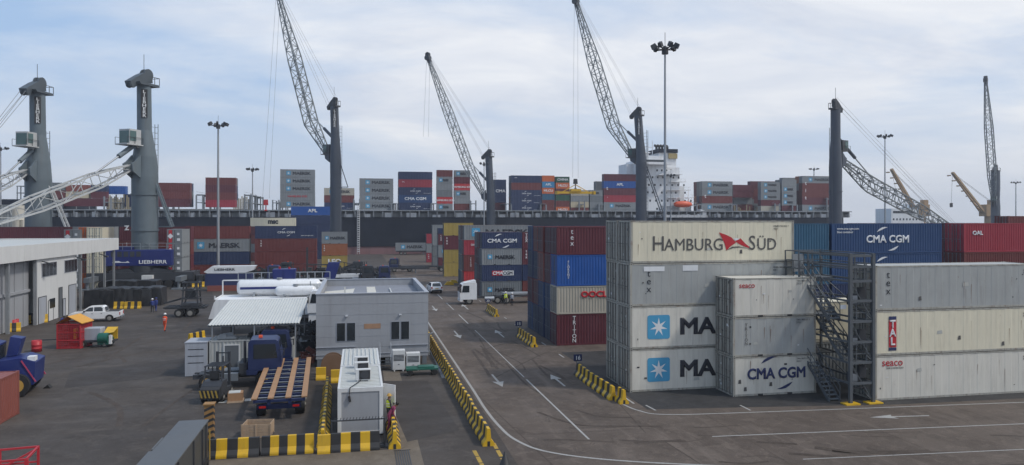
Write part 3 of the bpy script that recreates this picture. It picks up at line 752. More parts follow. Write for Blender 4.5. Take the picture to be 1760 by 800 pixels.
# ================================================================== CONTAINER SHIP
YS = 256.0; YC = 262.0
def sbox(mb, x0, x1, y0, y1, z0, z1, mi=0): return mb.box(min(x0, x1), y0, z0, max(x0, x1), y1, z1, mi)
ship = thing('container_ship', 'long dark hulled container ship moored along the quay', 'container ship', (XA(620, YS), YS, 0))
ox, oy = XA(620, YS), YS
def shp(name, mb, mats, parent=None, bevel=0):
    """world-coordinate builder -> child of the ship"""
    mb.v = [(v[0]-ox, v[1]-oy, v[2]) for v in mb.v]
    return mb.build(name, mats, parent or ship, bevel=bevel)
xh0, xh1 = XA(-420, YS), XA(1475, YS); DK = 12.5
hl = MB(); hl.prism([(xh0, YS), (xh1-14, YS), (xh1, YS+9), (xh1, YS+30), (xh1-14, YS+40), (xh0, YS+40), (xh0-30, YS+20)], 'z', 2.6, DK)
shp('hull', hl, M['hull'])
bt = MB(); bt.prism([(xh0, YS+.15), (xh1-14, YS+.15), (xh1-.2, YS+9), (xh1-.2, YS+30), (xh1-14, YS+39.8), (xh0, YS+39.8), (xh0-29.5, YS+20)], 'z', -2.6, 2.6)
shp('boot_topping', bt, M['boot'])
fo = MB(); xf = XA(48, YS); fo.prism([(xh0, YS+.02), (xf, YS+.02), (xf+8, YS+4), (xf+8, YS+36), (xf, YS+39.9), (xh0, YS+39.9), (xh0-32, YS+20)], 'z', DK, 18.0)
shp('forecastle', fo, M['hull'])
fm = MB()
xq = XA(41, YS+12)
for z0 in (18, 20.2, 22.4): fm.cbox(xq, YS+12, z0, 3.2, 3, .25)
for dx in (-1.4, 1.4):
    for dy in (-1.3, 1.3): fm.bar((xq+dx, YS+12+dy, 18), (xq+dx, YS+12+dy, 22.6), .25)
fm.cbox(xq-14, YS+14, 18, 7, 4, 1.6); fm.cbox(xq-26, YS+14, 18, 4, 4, 2.4)
shp('windlass_tower', fm, M['deck_grey'])
# strake lines along the side
rb = MB(); sbox(rb, xf+8, xh1-15, YS-.12, YS, DK-.35, DK); sbox(rb, xh0, xh1-15, YS-.1, YS, 2.5, 2.75)
for px in range(60, 1100, 37): x = XA(px, YS); rb.box(x, YS-.06, 3, x+.12, YS, DK-.4)
shp('rubbing_strake', rb, M['hull'])
# hatch coaming with stanchions and walkway
co = MB(); x0, x1 = XA(50, YS), XA(1465, YS)
co.box(x0, YS+4, DK, x1, YS+36, DK+2.1)
k = x0
while k < x1:
    co.box(k, YS+.4, DK, k+.35, YS+4.2, DK+2.3); k += 3.1
co.box(x0, YS+.3, DK+2.1, x1, YS+5.5, DK+2.45)
shp('hatch_coaming', co, M['deck_grey'])
dr = MB(); k = x0
while k < x1: dr.bar((k, YS+.15, DK), (k, YS+.15, DK+1.1), .07); k += 2.4
for z in (.4, .75, 1.1): dr.bar((x0, YS+.15, DK+z), (x1, YS+.15, DK+z), .05)
shp('deck_railing', dr, M['galv'])
cu_ = MB(); random.seed(3); k = x0+2
while k < x1-4:
    w = random.uniform(1.2, 3.5); cu_.box(k, YS+1.2, DK+.0, k+w, YS+3.5, DK+random.uniform(.7, 1.7)); k += random.uniform(4, 9)
shp('deck_gear', cu_, M['ship_white'])

def lashing_bridge(px, top_py, w=2.0):
    y = YS+4.2; x = XA(px, y); zt = HA(top_py, px, y); mb = MB()
    for dy in (0, 12.2, 24.4, 31.5):
        for dx in (-w/2, w/2): mb.bar((x+dx, y+dy, DK), (x+dx, y+dy, zt), .42)
        z = DK+2.4
        while z < zt: mb.bar((x-w/2, y+dy, z), (x+w/2, y+dy, z), .28); z += 2.4
    z = DK+4.8
    while z <= zt+.5: mb.box(x-w/2, y, z, x+w/2, y+31.5, z+.15); mb.bar((x-w/2, y, z+1), (x-w/2, y+31.5, z+1), .07); z += 2.6
    return shp('lashing_bridge', mb, M['deck_grey'])
for q in ((100, 345), (185, 338), (262, 345), (343, 336), (426, 334), (474, 344), (613, 342), (678, 350), (746, 350), (813, 345), (874, 352), (934, 352), (1000, 345), (1034, 350), (1202, 352), (1262, 352), (1336, 350), (1366, 352), (1425, 340)):
    lashing_bridge(*q)
# thin lashing rods behind the open bays
lr = MB(); random.seed(11)
for a, b, zt in ((184, 234, 335), (402, 430, 336), (1262, 1336, 352)):
    n = int((b-a)/2.6)
    for i in range(n):
        px = a+(b-a)*i/n; yy = YS+14+random.choice((0, 5, 10)); x = XA(px, yy); z = HA(zt+random.uniform(-1, 8), px, yy)
        lr.bar((x, yy, DK), (x, yy, z), .35)
for z in (DK+.1, DK+2.6): lr.box(XA(184, YS+14), YS+13.9, z, XA(430, YS+14), YS+14.1, z+.2); lr.box(XA(1262, YS+14), YS+13.9, z, XA(1336, YS+14), YS+14.1, z+.2)
shp('cell_guides', lr, paint('guide_ochre', (.30, .25, .16), .6, .3, .4, rust=.5))

def ship_stack(px0, px1, top, bot, cols_, desc, deco=None, Y=YC, rows=1):
    x0 = XA(px0, Y); x1 = XA(px1, Y); pm = (px0+px1)/2
    zt, zb = HA(top, pm, Y), HA(bot, pm, Y); n = len(cols_); hh = round((zt-zb)/n, 3); L = round(x1-x0, 2)
    tiers = []
    for i, q in enumerate(cols_):      # listed top to bottom
        if isinstance(q, str): q = (q, None)
        tiers.append((q[0], hh, q[1]))
    tiers = tiers[::-1]
    out = stack(x0, Y, L, tiers, desc, 'far', 'containers stacked on the ship', z0=zb)
    for r in range(1, rows):
        random.seed(int(px0)*7+r)
        stack(x0, Y+2.5*r, L, [(random.choice(['grey', 'brown', 'maroon', 'pale', 'rust_orange', 'navy']), hh, None) for _ in range(n)],
              rw[r-1]+' row of '+desc[4:], 'far', 'containers stacked on the ship', z0=zb)
    return out
mk = ('pale', 'MAERSK')
ship_stack(56, 112, 314, 341, ['grey', 'brown'], 'the deck stack behind the first crane')
ship_stack(86, 182, 341, 355, ['maroon'], 'the long deck row behind the white boom')
ship_stack(113, 152, 318, 341, ['worn_red', 'sand'], 'the small deck stack above the boom')
ship_stack(156, 183, 318, 341, ['navy', 'maroon'], 'the narrow deck stack left of the blue box')
ship_stack(184, 216, 320, 334, ['blue'], 'the bay left of the second crane', Y=YC+6)
ship_stack(214, 236, 334, 356, ['navy', 'navy'], 'the bay hidden by the second crane', Y=YC+10)
ship_stack(262, 327, 314.5, 356, ['brown', 'brown', 'maroon'], 'the deck stack right of the second crane', rows=2)
ship_stack(353, 405, 305.5, 356.5, ['brown', 'maroon', 'brown', 'red'], 'the deck stack behind the near lamp mast', rows=2)
ship_stack(481.5, 541, 291.5, 357.5, [mk, mk, mk, ('pale', 'HS_red'), mk], 'the deck stack left of the third crane')
ship_stack(557, 609, 323.5, 361, [('beige', 'MAERSK'), 'brown', ('navy', 'CMA_small')], 'the deck stack behind the third crane')
ship_stack(618, 676, 307, 361, [mk, mk, mk, mk], 'the deck stack right of the third crane', rows=1)
ship_stack(685, 743, 295.5, 362, ['navy', ('red', 'tl:OAL'), ('navy', 'CMA_small'), ('light_blue' if 0 else 'blue_navy', 't:CMA CGM'), ('navy', 'CMA_small')], 'the navy-red stack left of centre', rows=2)
ship_stack(751, 778, 292.5, 362, ['brown', mk, 'pale', 'grey', ('bright_red', 'HS_white'), mk], 'the left one of two short-container stacks')
ship_stack(781, 808, 293, 362, [mk, 'maroon', ('bright_red', 'HS_white'), mk, 'pale', 'brown'], 'the right one of two short-container stacks')
ship_stack(850, 870, 309, 362, ['navy', ('navy', 't:CMA'), 'navy', 'maroon'], 'the narrow navy stack beside the fourth crane', Y=YC+9)
ship_stack(879, 931, 302, 364, [('navy', 'tl:CMA'), 'brown', ('navy', 'CMA_small'), ('navy', 'CMA_small'), ('navy', 'CMA_small')], 'the navy stack right of fourth crane', rows=2)
ship_stack(932, 953, 302, 365, ['orange', ('light_blue', 't:APL'), ('orange', 't:HLCU'), 'teal', 'brown', 'brown'], 'the narrow stack with orange tops')
ship_stack(955.5, 979, 304, 366, [('green', 't:CHINA'), ('orange', 't:HLCU'), 'maroon', 'green', 'brown', ('orange', 't:HLCU')], 'the narrow stack with a green top')
ship_stack(981, 1012, 327, 367, ['beige', 'pale', 'sand', 'brown'], 'the low stack behind the yellow spreader')
ship_stack(1014, 1036, 327, 368, [mk, 'grey', 'pale', 'grey'], 'the low pale stack beside the spreader')
ship_stack(1024, 1039, 312, 327, ['grey'], 'the step left of the blue-banded stack', Y=YC+6)
ship_stack(1038, 1093, 299.6, 372, ['maroon', ('blue', 't:APL'), ('maroon', 'v:t'), ('red', 'tl:K'), mk, mk], 'the blue-banded stack left of the bridge')
ship_stack(1207, 1259, 312, 375, [mk, mk, ('brown', 'v:t'), mk, mk], 'the deck stack right of the bridge', rows=3)
ship_stack(1260, 1294, 318, 340, ['maroon', 'maroon'], 'the bay right of the bridge', Y=YC+8)
ship_stack(1262, 1293, 340, 375, ['pale', 'brown', 'grey'], 'the lower bay right of the bridge', Y=YC+10)
ship_stack(1308, 1341, 313, 375, [mk, mk, mk, 'maroon', 'beige', 'brown'], 'the stack stepping up to the sixth crane')
ship_stack(1344, 1369, 309, 376, ['pale', mk, mk, mk, 'maroon', 'grey'], 'the narrow stack by the sixth crane', rows=2)
ship_stack(1379, 1437, 303, 377, [mk, ('brown', 'v:t'), ('brown', 'v:i'), ('maroon', 'v:t'), mk, ('bright_red', 'HS_white')], 'the tallest stack by the sixth crane', rows=2)

ship_stack(1240, 1296, 320, 376, ['maroon', 'brown', 'grey', 'maroon', 'navy'], 'the inboard stack right of the bridge', Y=YC+14)
ship_stack(1290, 1348, 312, 376, ['maroon', 'brown', 'maroon', 'grey', 'brown'], 'the inboard stack farther right of the bridge', Y=YC+15)
ship_stack(1345, 1396, 306, 377, ['pale', 'brown', 'maroon', 'brown', 'navy'], 'the inboard stack left of the sixth crane', Y=YC+16)
ship_stack(978, 1040, 331, 370, ['brown', 'maroon', 'brown'], 'the inboard stack behind the yellow spreader', Y=YC+14)
# bridge block (white superstructure)
YB = YS+7
def X_(px, Y=YB): return XA(px, Y)
def Z_(py, px=1140, Y=YB): return HA(py, px, Y)
bs = MB()
bs.box(X_(1098), YB, DK, X_(1168), YB+16, Z_(288))
bs.box(X_(1098), YB+.0, Z_(288), X_(1146), YB+14, Z_(276)); bs.box(XA(1077, YB+6), YB+6, DK, X_(1098)-.01, YB+15, Z_(281))
bs.box(X_(1168)+.01, YB+2, DK, X_(1180), YB+16, Z_(320)); bs.box(X_(1180)+.01, YB+2, DK, X_(1192), YB+16, Z_(346))
bs.box(X_(1100), YB+1, Z_(276)+.01, X_(1134), YB+10, Z_(268))
bs.box(X_(1166)-7, YB+2, Z_(288)+.01, X_(1166), YB+12, Z_(262))
sup = shp('superstructure', bs, M['ship_white'])
for py, a, b in ((300, 1146, 1170), (313, 1150, 1176), (327, 1140, 1184), (340, 1146, 1190), (354, 1136, 1196)):
    d = MB(); d.box(X_(a), YB-1.6, Z_(py)-.1, X_(b), YB-.01, Z_(py)+.12)
    x = X_(a)+.2
    while x < X_(b): d.bar((x, YB-1.5, Z_(py)), (x, YB-1.5, Z_(py)+1.1), .07); x += 1.9
    d.bar((X_(a), YB-1.5, Z_(py)+1.1), (X_(b), YB-1.5, Z_(py)+1.1), .07)
    x = X_(a)+2.5
    while x < X_(b): d.bar((x, YB-1.5, Z_(py)-2.6), (x, YB-1.5, Z_(py)), .12); x += 7
    shp('deck_platform', d, M['ship_white'], sup)
for py, xs in ((295, range(1104, 1165, 8)), (307, range(1102, 1166, 9)), (320, range(1104, 1178, 10)), (333, range(1104, 1178, 8)), (347, range(1106, 1190, 10)), (361, range(1104, 1160, 12))):
    for px in xs:
        if (px*7+int(py)*3) % 5 == 0: continue
        d = MB(); d.box(X_(px), YB-.05, Z_(py), X_(px)+.65, YB+.02, Z_(py)+.75); shp('porthole', d, M['glass'], sup)
bw = MB(); bw.box(X_(1099), YB-.06, Z_(281), X_(1143), YB+.03, Z_(281)+1.3); shp('bridge_windows', bw, M['glass'], sup)
wg = MB(); wg.prism([(X_(1084), Z_(284)), (X_(1150), Z_(284)), (X_(1150), Z_(280)), (X_(1084), Z_(280))], 'y', YB-2.8, YB-.08); wg.prism([(X_(1128), Z_(302)), (X_(1150), Z_(293)), (X_(1150), Z_(302.5))], 'y', YB-3.5, YB-.05)
shp('bridge_wing', wg, M['ship_white'], sup)
fn = MB(); fn.box(X_(1134), YB+1.5, Z_(262), X_(1168), YB+12.5, Z_(255.5)); shp('funnel_cap', fn, M['hull'])
yb2 = MB()
for px in (1139, 1144, 1149, 1154, 1158): yb2.tube((X_(px), YB+6, Z_(258)), (X_(px), YB+6, Z_(249)), .5, n=8); yb2.tube((X_(px), YB+6, Z_(249)), (X_(px)-.9, YB+6, Z_(247.5)), .5, n=8)
shp('exhaust_pipe', yb2, M['black'])
fb = MB(); fb.box(X_(1152), YB+1.4, Z_(272), X_(1167), YB+1.9, Z_(263)); shp('funnel_band', fb, paint('funnel_ochre', (.35, .27, .12), .6, .2, .3))
mr = MB(); x = X_(1122)
mr.tube((x, YB+5, Z_(268)), (x, YB+5, Z_(236)), .35, .15, 8); mr.box(x-2.4, YB+4.9, Z_(252), x+2.4, YB+5.1, Z_(251)); mr.box(x-3.2, YB+4.8, Z_(262), x+1, YB+5.4, Z_(260))
mr.tube((X_(1130), YB+5, Z_(268)), (X_(1130), YB+5, Z_(240)), .22, .1, 8); mr.tube((X_(1112), YB+5, Z_(268)), (X_(1112), YB+5, Z_(250)), .2, .1, 8); mr.tube((X_(1105), YB+5, Z_(276)), (X_(1105), YB+5, Z_(260)), .3, .3, 8)
mr.lathe([(0, 0), (.9, .3), (1.1, 1), (.8, 1.7), (0, 2)], 10, 0, (X_(1116), YB+5, Z_(268)))
shp('radar_mast', mr, M['ship_white'], sup)
lb = MB(); xl0, xl1 = X_(1159, YB-3), X_(1188, YB-3); zl = Z_(357, 1170, YB-3); n = 12
prof = []
for i in range(13):
    t = i/12; w = math.sin(math.pi*min(1, max(0, .06+.88*t)))**.45; prof.append((t, w))
vs = []; 
for t, w in prof:
    for k in range(10):
        a = 2*math.pi*k/10; vs.append((xl0+(xl1-xl0)*t, YB-3+1.5*w*math.cos(a), zl+1.1+1.25*w*math.sin(a)*(1.15 if math.sin(a) > 0 else .9)))
lb.add(vs, [(i*10+k, i*10+(k+1) % 10, (i+1)*10+(k+1) % 10, (i+1)*10+k) for i in range(12) for k in range(10)]+[tuple(range(10)), tuple(range(120, 130))], 0, True)
lbo = shp('lifeboat', lb, M['life_orange'])
dv_ = MB()
for xx in (xl0+1, xl1-1): dv_.bar((xx, YB, zl-1), (xx, YB-3, zl+3.4), .3); dv_.bar((xx, YB, zl+3.6), (xx, YB-3, zl+3.6), .3)
shp('davit', dv_, M['ship_white'], lbo)
lw = MB(); lw.box(X_(1128), YS+.2, DK+.01, X_(1202), YS+5, Z_(370, 1160, YS)); lw.prism([(X_(1192), Z_(360)), (X_(1202), Z_(364)), (X_(1202), Z_(370)), (X_(1192), Z_(370))], 'y', YS+1, YS+5)
shp('lower_deckhouse', lw, M['ship_white'])
# gangway on the hull side
gw = MB(); xg = XA(616, YS)
for k in range(26): z = .8+k*.62; gw.box(xg-.35, YS-1.1, z, xg+.35, YS-.5, z+.2)
gw.bar((xg-.4, YS-.8, 0), (xg-.4, YS-.8, 17), .12); gw.bar((xg+.4, YS-.8, 0), (xg+.4, YS-.8, 17), .12)
shp('pilot_ladder', gw, M['ship_white'])

# second ship far right with two orange deck cranes
Y2 = 330
s2 = thing('cargo_ship', 'small cargo ship with white bridge and two orange deck cranes at far right', 'cargo ship', (XA(1640, Y2), Y2, 0))
def s2b(name, mb, mats, parent=None):
    mb.v = [(v[0]-XA(1640, Y2), v[1]-Y2, v[2]) for v in mb.v]; return mb.build(name, mats, parent or s2)
a, b = XA(1500, Y2), XA(1755, Y2); zd = HA(384, 1600, Y2)
q = MB(); q.prism([(a, Y2), (b-10, Y2), (b, Y2+10), (b-10, Y2+20), (a, Y2+20)], 'z', -2.6, zd); s2b('hull', q, M['hull'])
q = MB(); x0, x1 = XA(1532, Y2+4), XA(1588, Y2+4); z0, z1 = zd, HA(359, 1560, Y2+4)
q.box(x0, Y2+4, z0, x1, Y2+16, z1); q.box(x1-5, Y2+4.5, z1, x1, Y2+14, HA(351, 1585, Y2+4)); bo = s2b('superstructure', q, M['ship_white'])
q = MB()
for i in range(9): q.box(x0+1+i*(x1-x0-7)/9, Y2+3.93, z1-2.4, x0+2.3+i*(x1-x0-7)/9, Y2+4.02, z1-1.2)
for i in range(9): q.box(x0+1+i*(x1-x0-2)/9, Y2+3.93, z1-6, x0+1.8+i*(x1-x0-2)/9, Y2+4.02, z1-5)
s2b('bridge_windows', q, M['glass'], bo)
for (pa, pb, jx, jy, hx, hy) in ((1575, 1592, 1532, 291, 1543, 325), (1690, 1708, 1637, 297, 1639, 350)):
    q = MB(); yy = Y2+6; xm = XA((pa+pb)/2, yy)
    q.tube((xm, yy, zd), (xm, yy, HA(372, pb, yy)), 2.0, 2.0, 12); q.box(XA(pa-1, yy), yy-2.5, HA(372, pa, yy), XA(pb, yy), yy+2.5, HA(352, pa, yy)); q.box(xm+.5, yy-1.5, HA(352, pa, yy), xm+3, yy+1.5, HA(344, pa, yy))
    ped = s2b('deck_crane', q, M['orange_paint'])
    q = MB(); r0 = (XA(pa+1, yy), yy, HA(368, pa, yy)); tp = (XA(jx, yy-4), yy-4, HA(jy, jx, yy-4))
    for dy in (-1.3, 1.3): q.bar((r0[0], r0[1]+dy, r0[2]), (tp[0], tp[1]+dy*.35, tp[2]), .7, 1.0)
    for k in range(8): t = (k+.5)/8; q.bar((r0[0]+(tp[0]-r0[0])*t, r0[1]-1.2, r0[2]+(tp[2]-r0[2])*t), (r0[0]+(tp[0]-r0[0])*t, r0[1]+1.0, r0[2]+(tp[2]-r0[2])*t), .6)
    s2b('jib', q, M['orange_paint'], ped)
    q = MB(); q.bar(tp, (XA(hx-4, yy), yy, HA(hy, hx, yy)), .10); q.bar(tp, (xm+1.5, yy, HA(346, pa, yy)), .12); q.bar((tp[0], tp[1], tp[2]-.5), (xm+1.5, yy, HA(348, pa, yy)), .12)
    s2b('wire_rope', q, M['rope'], ped)
    q = MB(); q.cbox(XA(hx-4, yy), yy, HA(hy, hx, yy)-2.0, 1.2, .8, 2.2); s2b('hook_block', q, M['black'], ped)

# ================================================================== HARBOUR CRANES
def harbour_crane(label, px, Y, top_py, r0, r1, piv_py, tip, dirx, mats, lean=0.0, base=True, w=2.6, hook=None, cab=True, text=True, rise=None, house_px=None, kink=.0, cyl=True, boom_mat=None, wires=True, brace=None):
    bx = XA(px, Y); t = thing('harbour_crane', label, 'harbour crane', (bx, Y, 0), 0, 'mobile harbour cranes')
    mt, mb_ = mats; zt = HA(top_py, px, Y); zp = HA(piv_py, px, Y)
    tipw = Vector((XA(tip[0], tip[2])-bx, tip[2]-Y, HA(tip[1], tip[0], tip[2])))
    hd = Vector((tipw.x, tipw.y, 0)); hd.normalize(); sd_ = Vector((-hd.y, hd.x, 0))
    def cx_(z): return hd*(lean*max(0, (z-zp)/(zt-zp)))
    T = MB(); zb = 5.0 if base else 0
    lev = [(zb, r0), (zp-6, r0*.98), (zp-1.5, r0*1.0), (zp+2, r0*.90), (zt-9, r1*1.03), (zt-1.2, r1)]
    for (za, ra), (zc, rb_) in zip(lev, lev[1:]): T.tube(cx_(za)+Vector((0, 0, za)), cx_(zc)+Vector((0, 0, zc)), ra, rb_, 20, caps=False)
    for z in (zb+.3*(zp-zb), zb+.7*(zp-zb)): T.tube(Vector((0, 0, z)), Vector((0, 0, z+.25)), r0*1.06, n=20)
    tw = T.build('tower', mt, t)
    P_ = MB(); p = hd*(r0*.9); 
    for sgn in (-1, 1): P_.prism([(0, -1.8), (1.7, -.7), (1.9, .6), (1.2, 1.0), (0, 2.2)], 'y', sgn*.9-.15, sgn*.9+.15)
    M3 = Matrix.Translation(p+Vector((0, 0, zp))) @ Matrix.Rotation(math.atan2(hd.y, hd.x), 4, 'Z')
    P_.v = [tuple(M3 @ Vector(v)) for v in P_.v]; P_.build('boom_bracket', mt, t)
    hc = cx_(zt)+Vector((0, 0, zt)); Hd = MB()
    def hb(pts, a, b, mbx):      # outline in (hd, z) plane
        vs = []
        for d in (a, b):
            for q in pts: vs.append(hc+hd*q[0]+sd_*d+Vector((0, 0, q[1])))
        n = len(pts); mbx.add(vs, [(i, (i+1) % n, n+(i+1) % n, n+i) for i in range(n)]+[tuple(range(n))[::-1], tuple(range(n, 2*n))])
    k = r1/1.1*(.86 if base else .62)
    hb([(-2.4*k, -1.3), (2.2*k, -1.3), (2.6*k, -.9), (-2.4*k, -.9)], -1.5*k, 1.5*k, Hd)
    hb([(2.0*k, -1.2), (3.6*k, -1.9), (4.0*k, -1.0), (1.4*k, .5), (-.4*k, 1.3), (-1.3*k, .9), (-1.5*k, -.6)], -.7*k, .7*k, Hd)
    for a in (-.55*k, .3*k):
        Hd.tube(hc+sd_*a+hd*(-.6*k)+Vector((0, 0, .7)), hc+sd_*(a+.3*k)+hd*(-.6*k)+Vector((0, 0, .7)), 1.15*k, n=16); Hd.tube(hc+sd_*a+hd*(3.2*k)+Vector((0, 0, -1.4)), hc+sd_*(a+.3*k)+hd*(3.2*k)+Vector((0, 0, -1.4)), .75*k, n=14)
    hd_o = Hd.build('mast_head', M['dark_steel'] if not base else M['head_grey'], t)
    rl = MB()
    for a in (-2.4*k, -1.2*k):
        for b in (-1.45*k, 1.45*k): rl.bar(hc+hd*a+sd_*b+Vector((0, 0, -.9)), hc+hd*a+sd_*b+Vector((0, 0, .3)), .09)
    for b in (-1.45*k, 1.45*k): rl.bar(hc+hd*(-2.4*k)+sd_*b+Vector((0, 0, .3)), hc+sd_*b+Vector((0, 0, .3)), .08); 
    rl.bar(hc+hd*(-2.4*k)-sd_*1.45*k+Vector((0, 0, .3)), hc+hd*(-2.4*k)+sd_*1.45*k+Vector((0, 0, .3)), .08)
    rl.bar(hc+Vector((0, 0, 1)), hc+Vector((0, 0, 4.2)), .07)
    rl.build('head_railing', M['dark_steel'], hd_o)
    # lattice boom
    root = p+hd*1.3+Vector((0, 0, zp)); ax = tipw-root; L = ax.length; ax.normalize(); v = sd_.cross(ax).normalized()
    if v.z < 0 and abs(v.z) > .05: v = -v
    v_out = v if v.dot(hd) < 0 or True else v
    def wid(q): return w*(.35+.65*min(1, q/.22)) if q < .22 else (w if q < .62 else w*(1-.72*(q-.62)/.38))
    def cen(q): return root+ax*(L*q)-v_out*(kink*(min(1, q/.22) if q < .22 else 1-(q-.22)/.78))
    n = max(14, int(L/(w*.95))) if not base else int(L/(w*1.5)); rings = []
    for i in range(n+1):
        q = i/n; h_ = wid(q)/2; c = cen(q); rings.append([c+sd_*(a*h_*.8)+v*(b*h_) for a, b in ((-1, -1), (1, -1), (1, 1), (-1, 1))])
    B_ = MB(); cw = (.085 if not base else .10)*w; bw_ = .042*w
    for i in range(n):
        for j in range(4):
            B_.bar(rings[i][j], rings[i+1][j], cw); B_.bar(rings[i+1][j], rings[i+1][(j+1) % 4], bw_)
            if (i+j) % 2: B_.bar(rings[i][j], rings[i+1][(j+1) % 4], bw_)
            else: B_.bar(rings[i][(j+1) % 4], rings[i+1][j], bw_)
    bo_ = B_.build('boom', boom_mat or mb_, t)
    tb = MB(); te = cen(1)
    tb.tube(te-sd_*.8+ax*.3, te+sd_*.8+ax*.3, 1.0, n=14); tb.tube(te-sd_*.5+ax*1.4+v*.5, te+sd_*.5+ax*1.4+v*.5, .8, n=12); tb.bar(te-ax*1.5, te+ax*2.0+v*.4, 1.0, 1.3)
    tb.build('boom_head', M['dark_steel'], bo_)
    # wires
    rp = MB(); rw_ = .00022*Y if Y > 160 else .06
    for a in ((-.5, .5) if wires else ()): rp.bar(hc+hd*(3.3*k)+sd_*a+Vector((0, 0, -.8)), te+sd_*a+v*.5, rw_); rp.bar(hc+hd*(-.4*k)+sd_*a+Vector((0, 0, 1.7)), te+sd_*a+v*1.0, rw_)
    if hook:
        zh = HA(hook[1], hook[0], tip[2]); xx = XA(hook[0], tip[2])-bx
        for a in (-.9, .9): rp.bar((te.x+a*.6, te.y, te.z), (xx+a, te.y, zh+3), .00028*Y)
    if rp.v: rp.build('wire_rope', M['rope'], t)
    if hook:
        hk = MB(); hk.box(xx-.65, te.y-.4, zh+1, xx+.65, te.y+.4, zh+2.6, taper=.1); hk.tube((xx, te.y, zh-.3), (xx, te.y, zh+1), .16, n=8); hk.tube((xx-.35, te.y, zh-.5), (xx+.35, te.y, zh-.5), .22, n=8)
        if hook[2] == 'red': hk.build('hook_block', M['red_paint'], t)
        elif hook[2] == 'spreader':
            hk.build('hook_block', M['black'], t); sp_ = MB()
            sp_.box(xx-6, te.y-.5, zh-2.1, xx+6, te.y+.5, zh-1.4)
            for e in (-6, 6): sp_.box(xx+e-.35, te.y-1.25, zh-2.3, xx+e+.35, te.y+1.25, zh-1.3)
            for e in (-4, 4): sp_.bar((xx+e, te.y, zh-1.4), (xx, te.y, zh+.8), .2)
            sp_.box(xx-1.6, te.y-.9, zh-1.4, xx+1.6, te.y+.9, zh-.6)
            sp_.build('spreader', M['yellow'], t)
    if cyl:
        cy_ = MB(); a0 = hd*(r0*.85)+Vector((0, 0, zp+3.0+.04*L)); q = .24; a1_ = cen(q)+v*wid(q)*.5; am = a0+(a1_-a0)*.45
        cy_.tube(a0, am, .42, n=10); c0 = cy_.build('luffing_cylinder', mt, t)
        cy_ = MB(); cy_.tube(am, a1_, .16, n=8); cy_.build('piston_rod', M['galv'], c0)
    if cab:
        zc = zp+cab if not isinstance(cab, bool) else zp+5
        # cab hangs on the boom side on a bracket
        cb = MB(); C0 = hd*(r0+1.1)+Vector((0, 0, zc))
        Mx = Matrix.Translation(C0) @ Matrix.Rotation(math.atan2(hd.y, hd.x), 4, 'Z')
        cb.box(-1.3, -1.1, 0, 1.2, 1.1, 2.5); cb.box(-1.6, -1.3, -.2, 1.9, 1.3, -.01); cb.box(-3.2, -.4, -.5, -1.2, .4, .2)
        cb.v = [tuple(Mx @ Vector(v_)) for v_ in cb.v]; cbo = cb.build('operator_cab', M['lattice_white'] if base else M['dark_steel'], t)
        gl = MB(); gl.box(1.21, -.95, .2, 1.28, .95, 2.2); gl.box(-.2, -1.16, .5, 1.1, -1.11, 2.2); gl.box(-.2, 1.11, .5, 1.1, 1.16, 2.2)
        gl.v = [tuple(Mx @ Vector(v_)) for v_ in gl.v]; gl.build('cab_window', M['cab_glass'], cbo)
        rr = MB()
        for xa in (-1.5, .2, 1.85):
            for ya in (-1.28, 1.28): rr.bar((xa, ya, 0), (xa, ya, 1.1), .06)
        for ya in (-1.28, 1.28): rr.bar((-1.5, ya, 1.1), (1.85, ya, 1.1), .06)
        rr.v = [tuple(Mx @ Vector(v_)) for v_ in rr.v]; rr.build('cab_railing', M['dark_steel'], cbo)
    if brace:
        bb_ = MB(); e = Vector((XA(brace[0], Y)-bx, 0, HA(brace[1], brace[0], Y))); st0 = Vector((r0*.7, 0, zp-1.5))
        for dy in (-.9, .9): bb_.bar(st0+Vector((0, dy*.7, 0)), e+Vector((0, dy, 0)), .3 if base else .22)
        for q in range(1, 8): bb_.bar(st0.lerp(e, q/8)+Vector((0, -.8, 0)), st0.lerp(e, q/8)+Vector((0, .8, 0)), .12)
        bb_.bar(e, Vector((r0*.9, 0, e.z)), .2); bb_.build('rear_brace', M['lattice_white'] if px < 100 else mt, t)
    # ladder up the back of the tower
    ld = MB(); bk = -hd*(r0+.5)
    for a in (-.35, .35): ld.bar(bk+sd_*a+Vector((0, 0, zb+2)), bk+sd_*a+Vector((0, 0, zp+8)), .09)
    z = zb+2
    while z < zp+8: ld.bar(bk-sd_*.35+Vector((0, 0, z)), bk+sd_*.35+Vector((0, 0, z)), .06); ld.bar(bk*1.0+Vector((0, 0, z)), Vector((0, 0, z)), .05); z += 1.0
    ld.build('ladder', mt, t)
    if text:
        fx = -Vector((XA(px, Y), Y, 0)).normalized(); ang = math.atan2(fx.y, fx.x)+R(90)
        rr_ = r1*1.02+.03; zc = zt-2.0
        pl = MB(); pl.box(-.5, -.05, -4.9, .5, .02, 0)
        Mx = Matrix.Translation(Vector((fx.x*rr_, fx.y*rr_, zc))+cx_(zt-5)) @ Matrix.Rotation(ang, 4, 'Z')
        pl.v = [tuple(Mx @ Vector(v_)) for v_ in pl.v]; po = pl.build('name_plate', M['black'], t)
        me = text_mesh('L\nI\nE\nB\nH\nE\nR\nR', .016, 1, .80, 'CENTER')
        q = inst('lettering', me, po, [M['txt_white']]); q.matrix_local = Mx @ Matrix.Translation((0, -.07, -.68)) @ Matrix.Rotation(R(90), 4, 'X') @ Matrix.Diagonal((.95, .74, 1, 1))
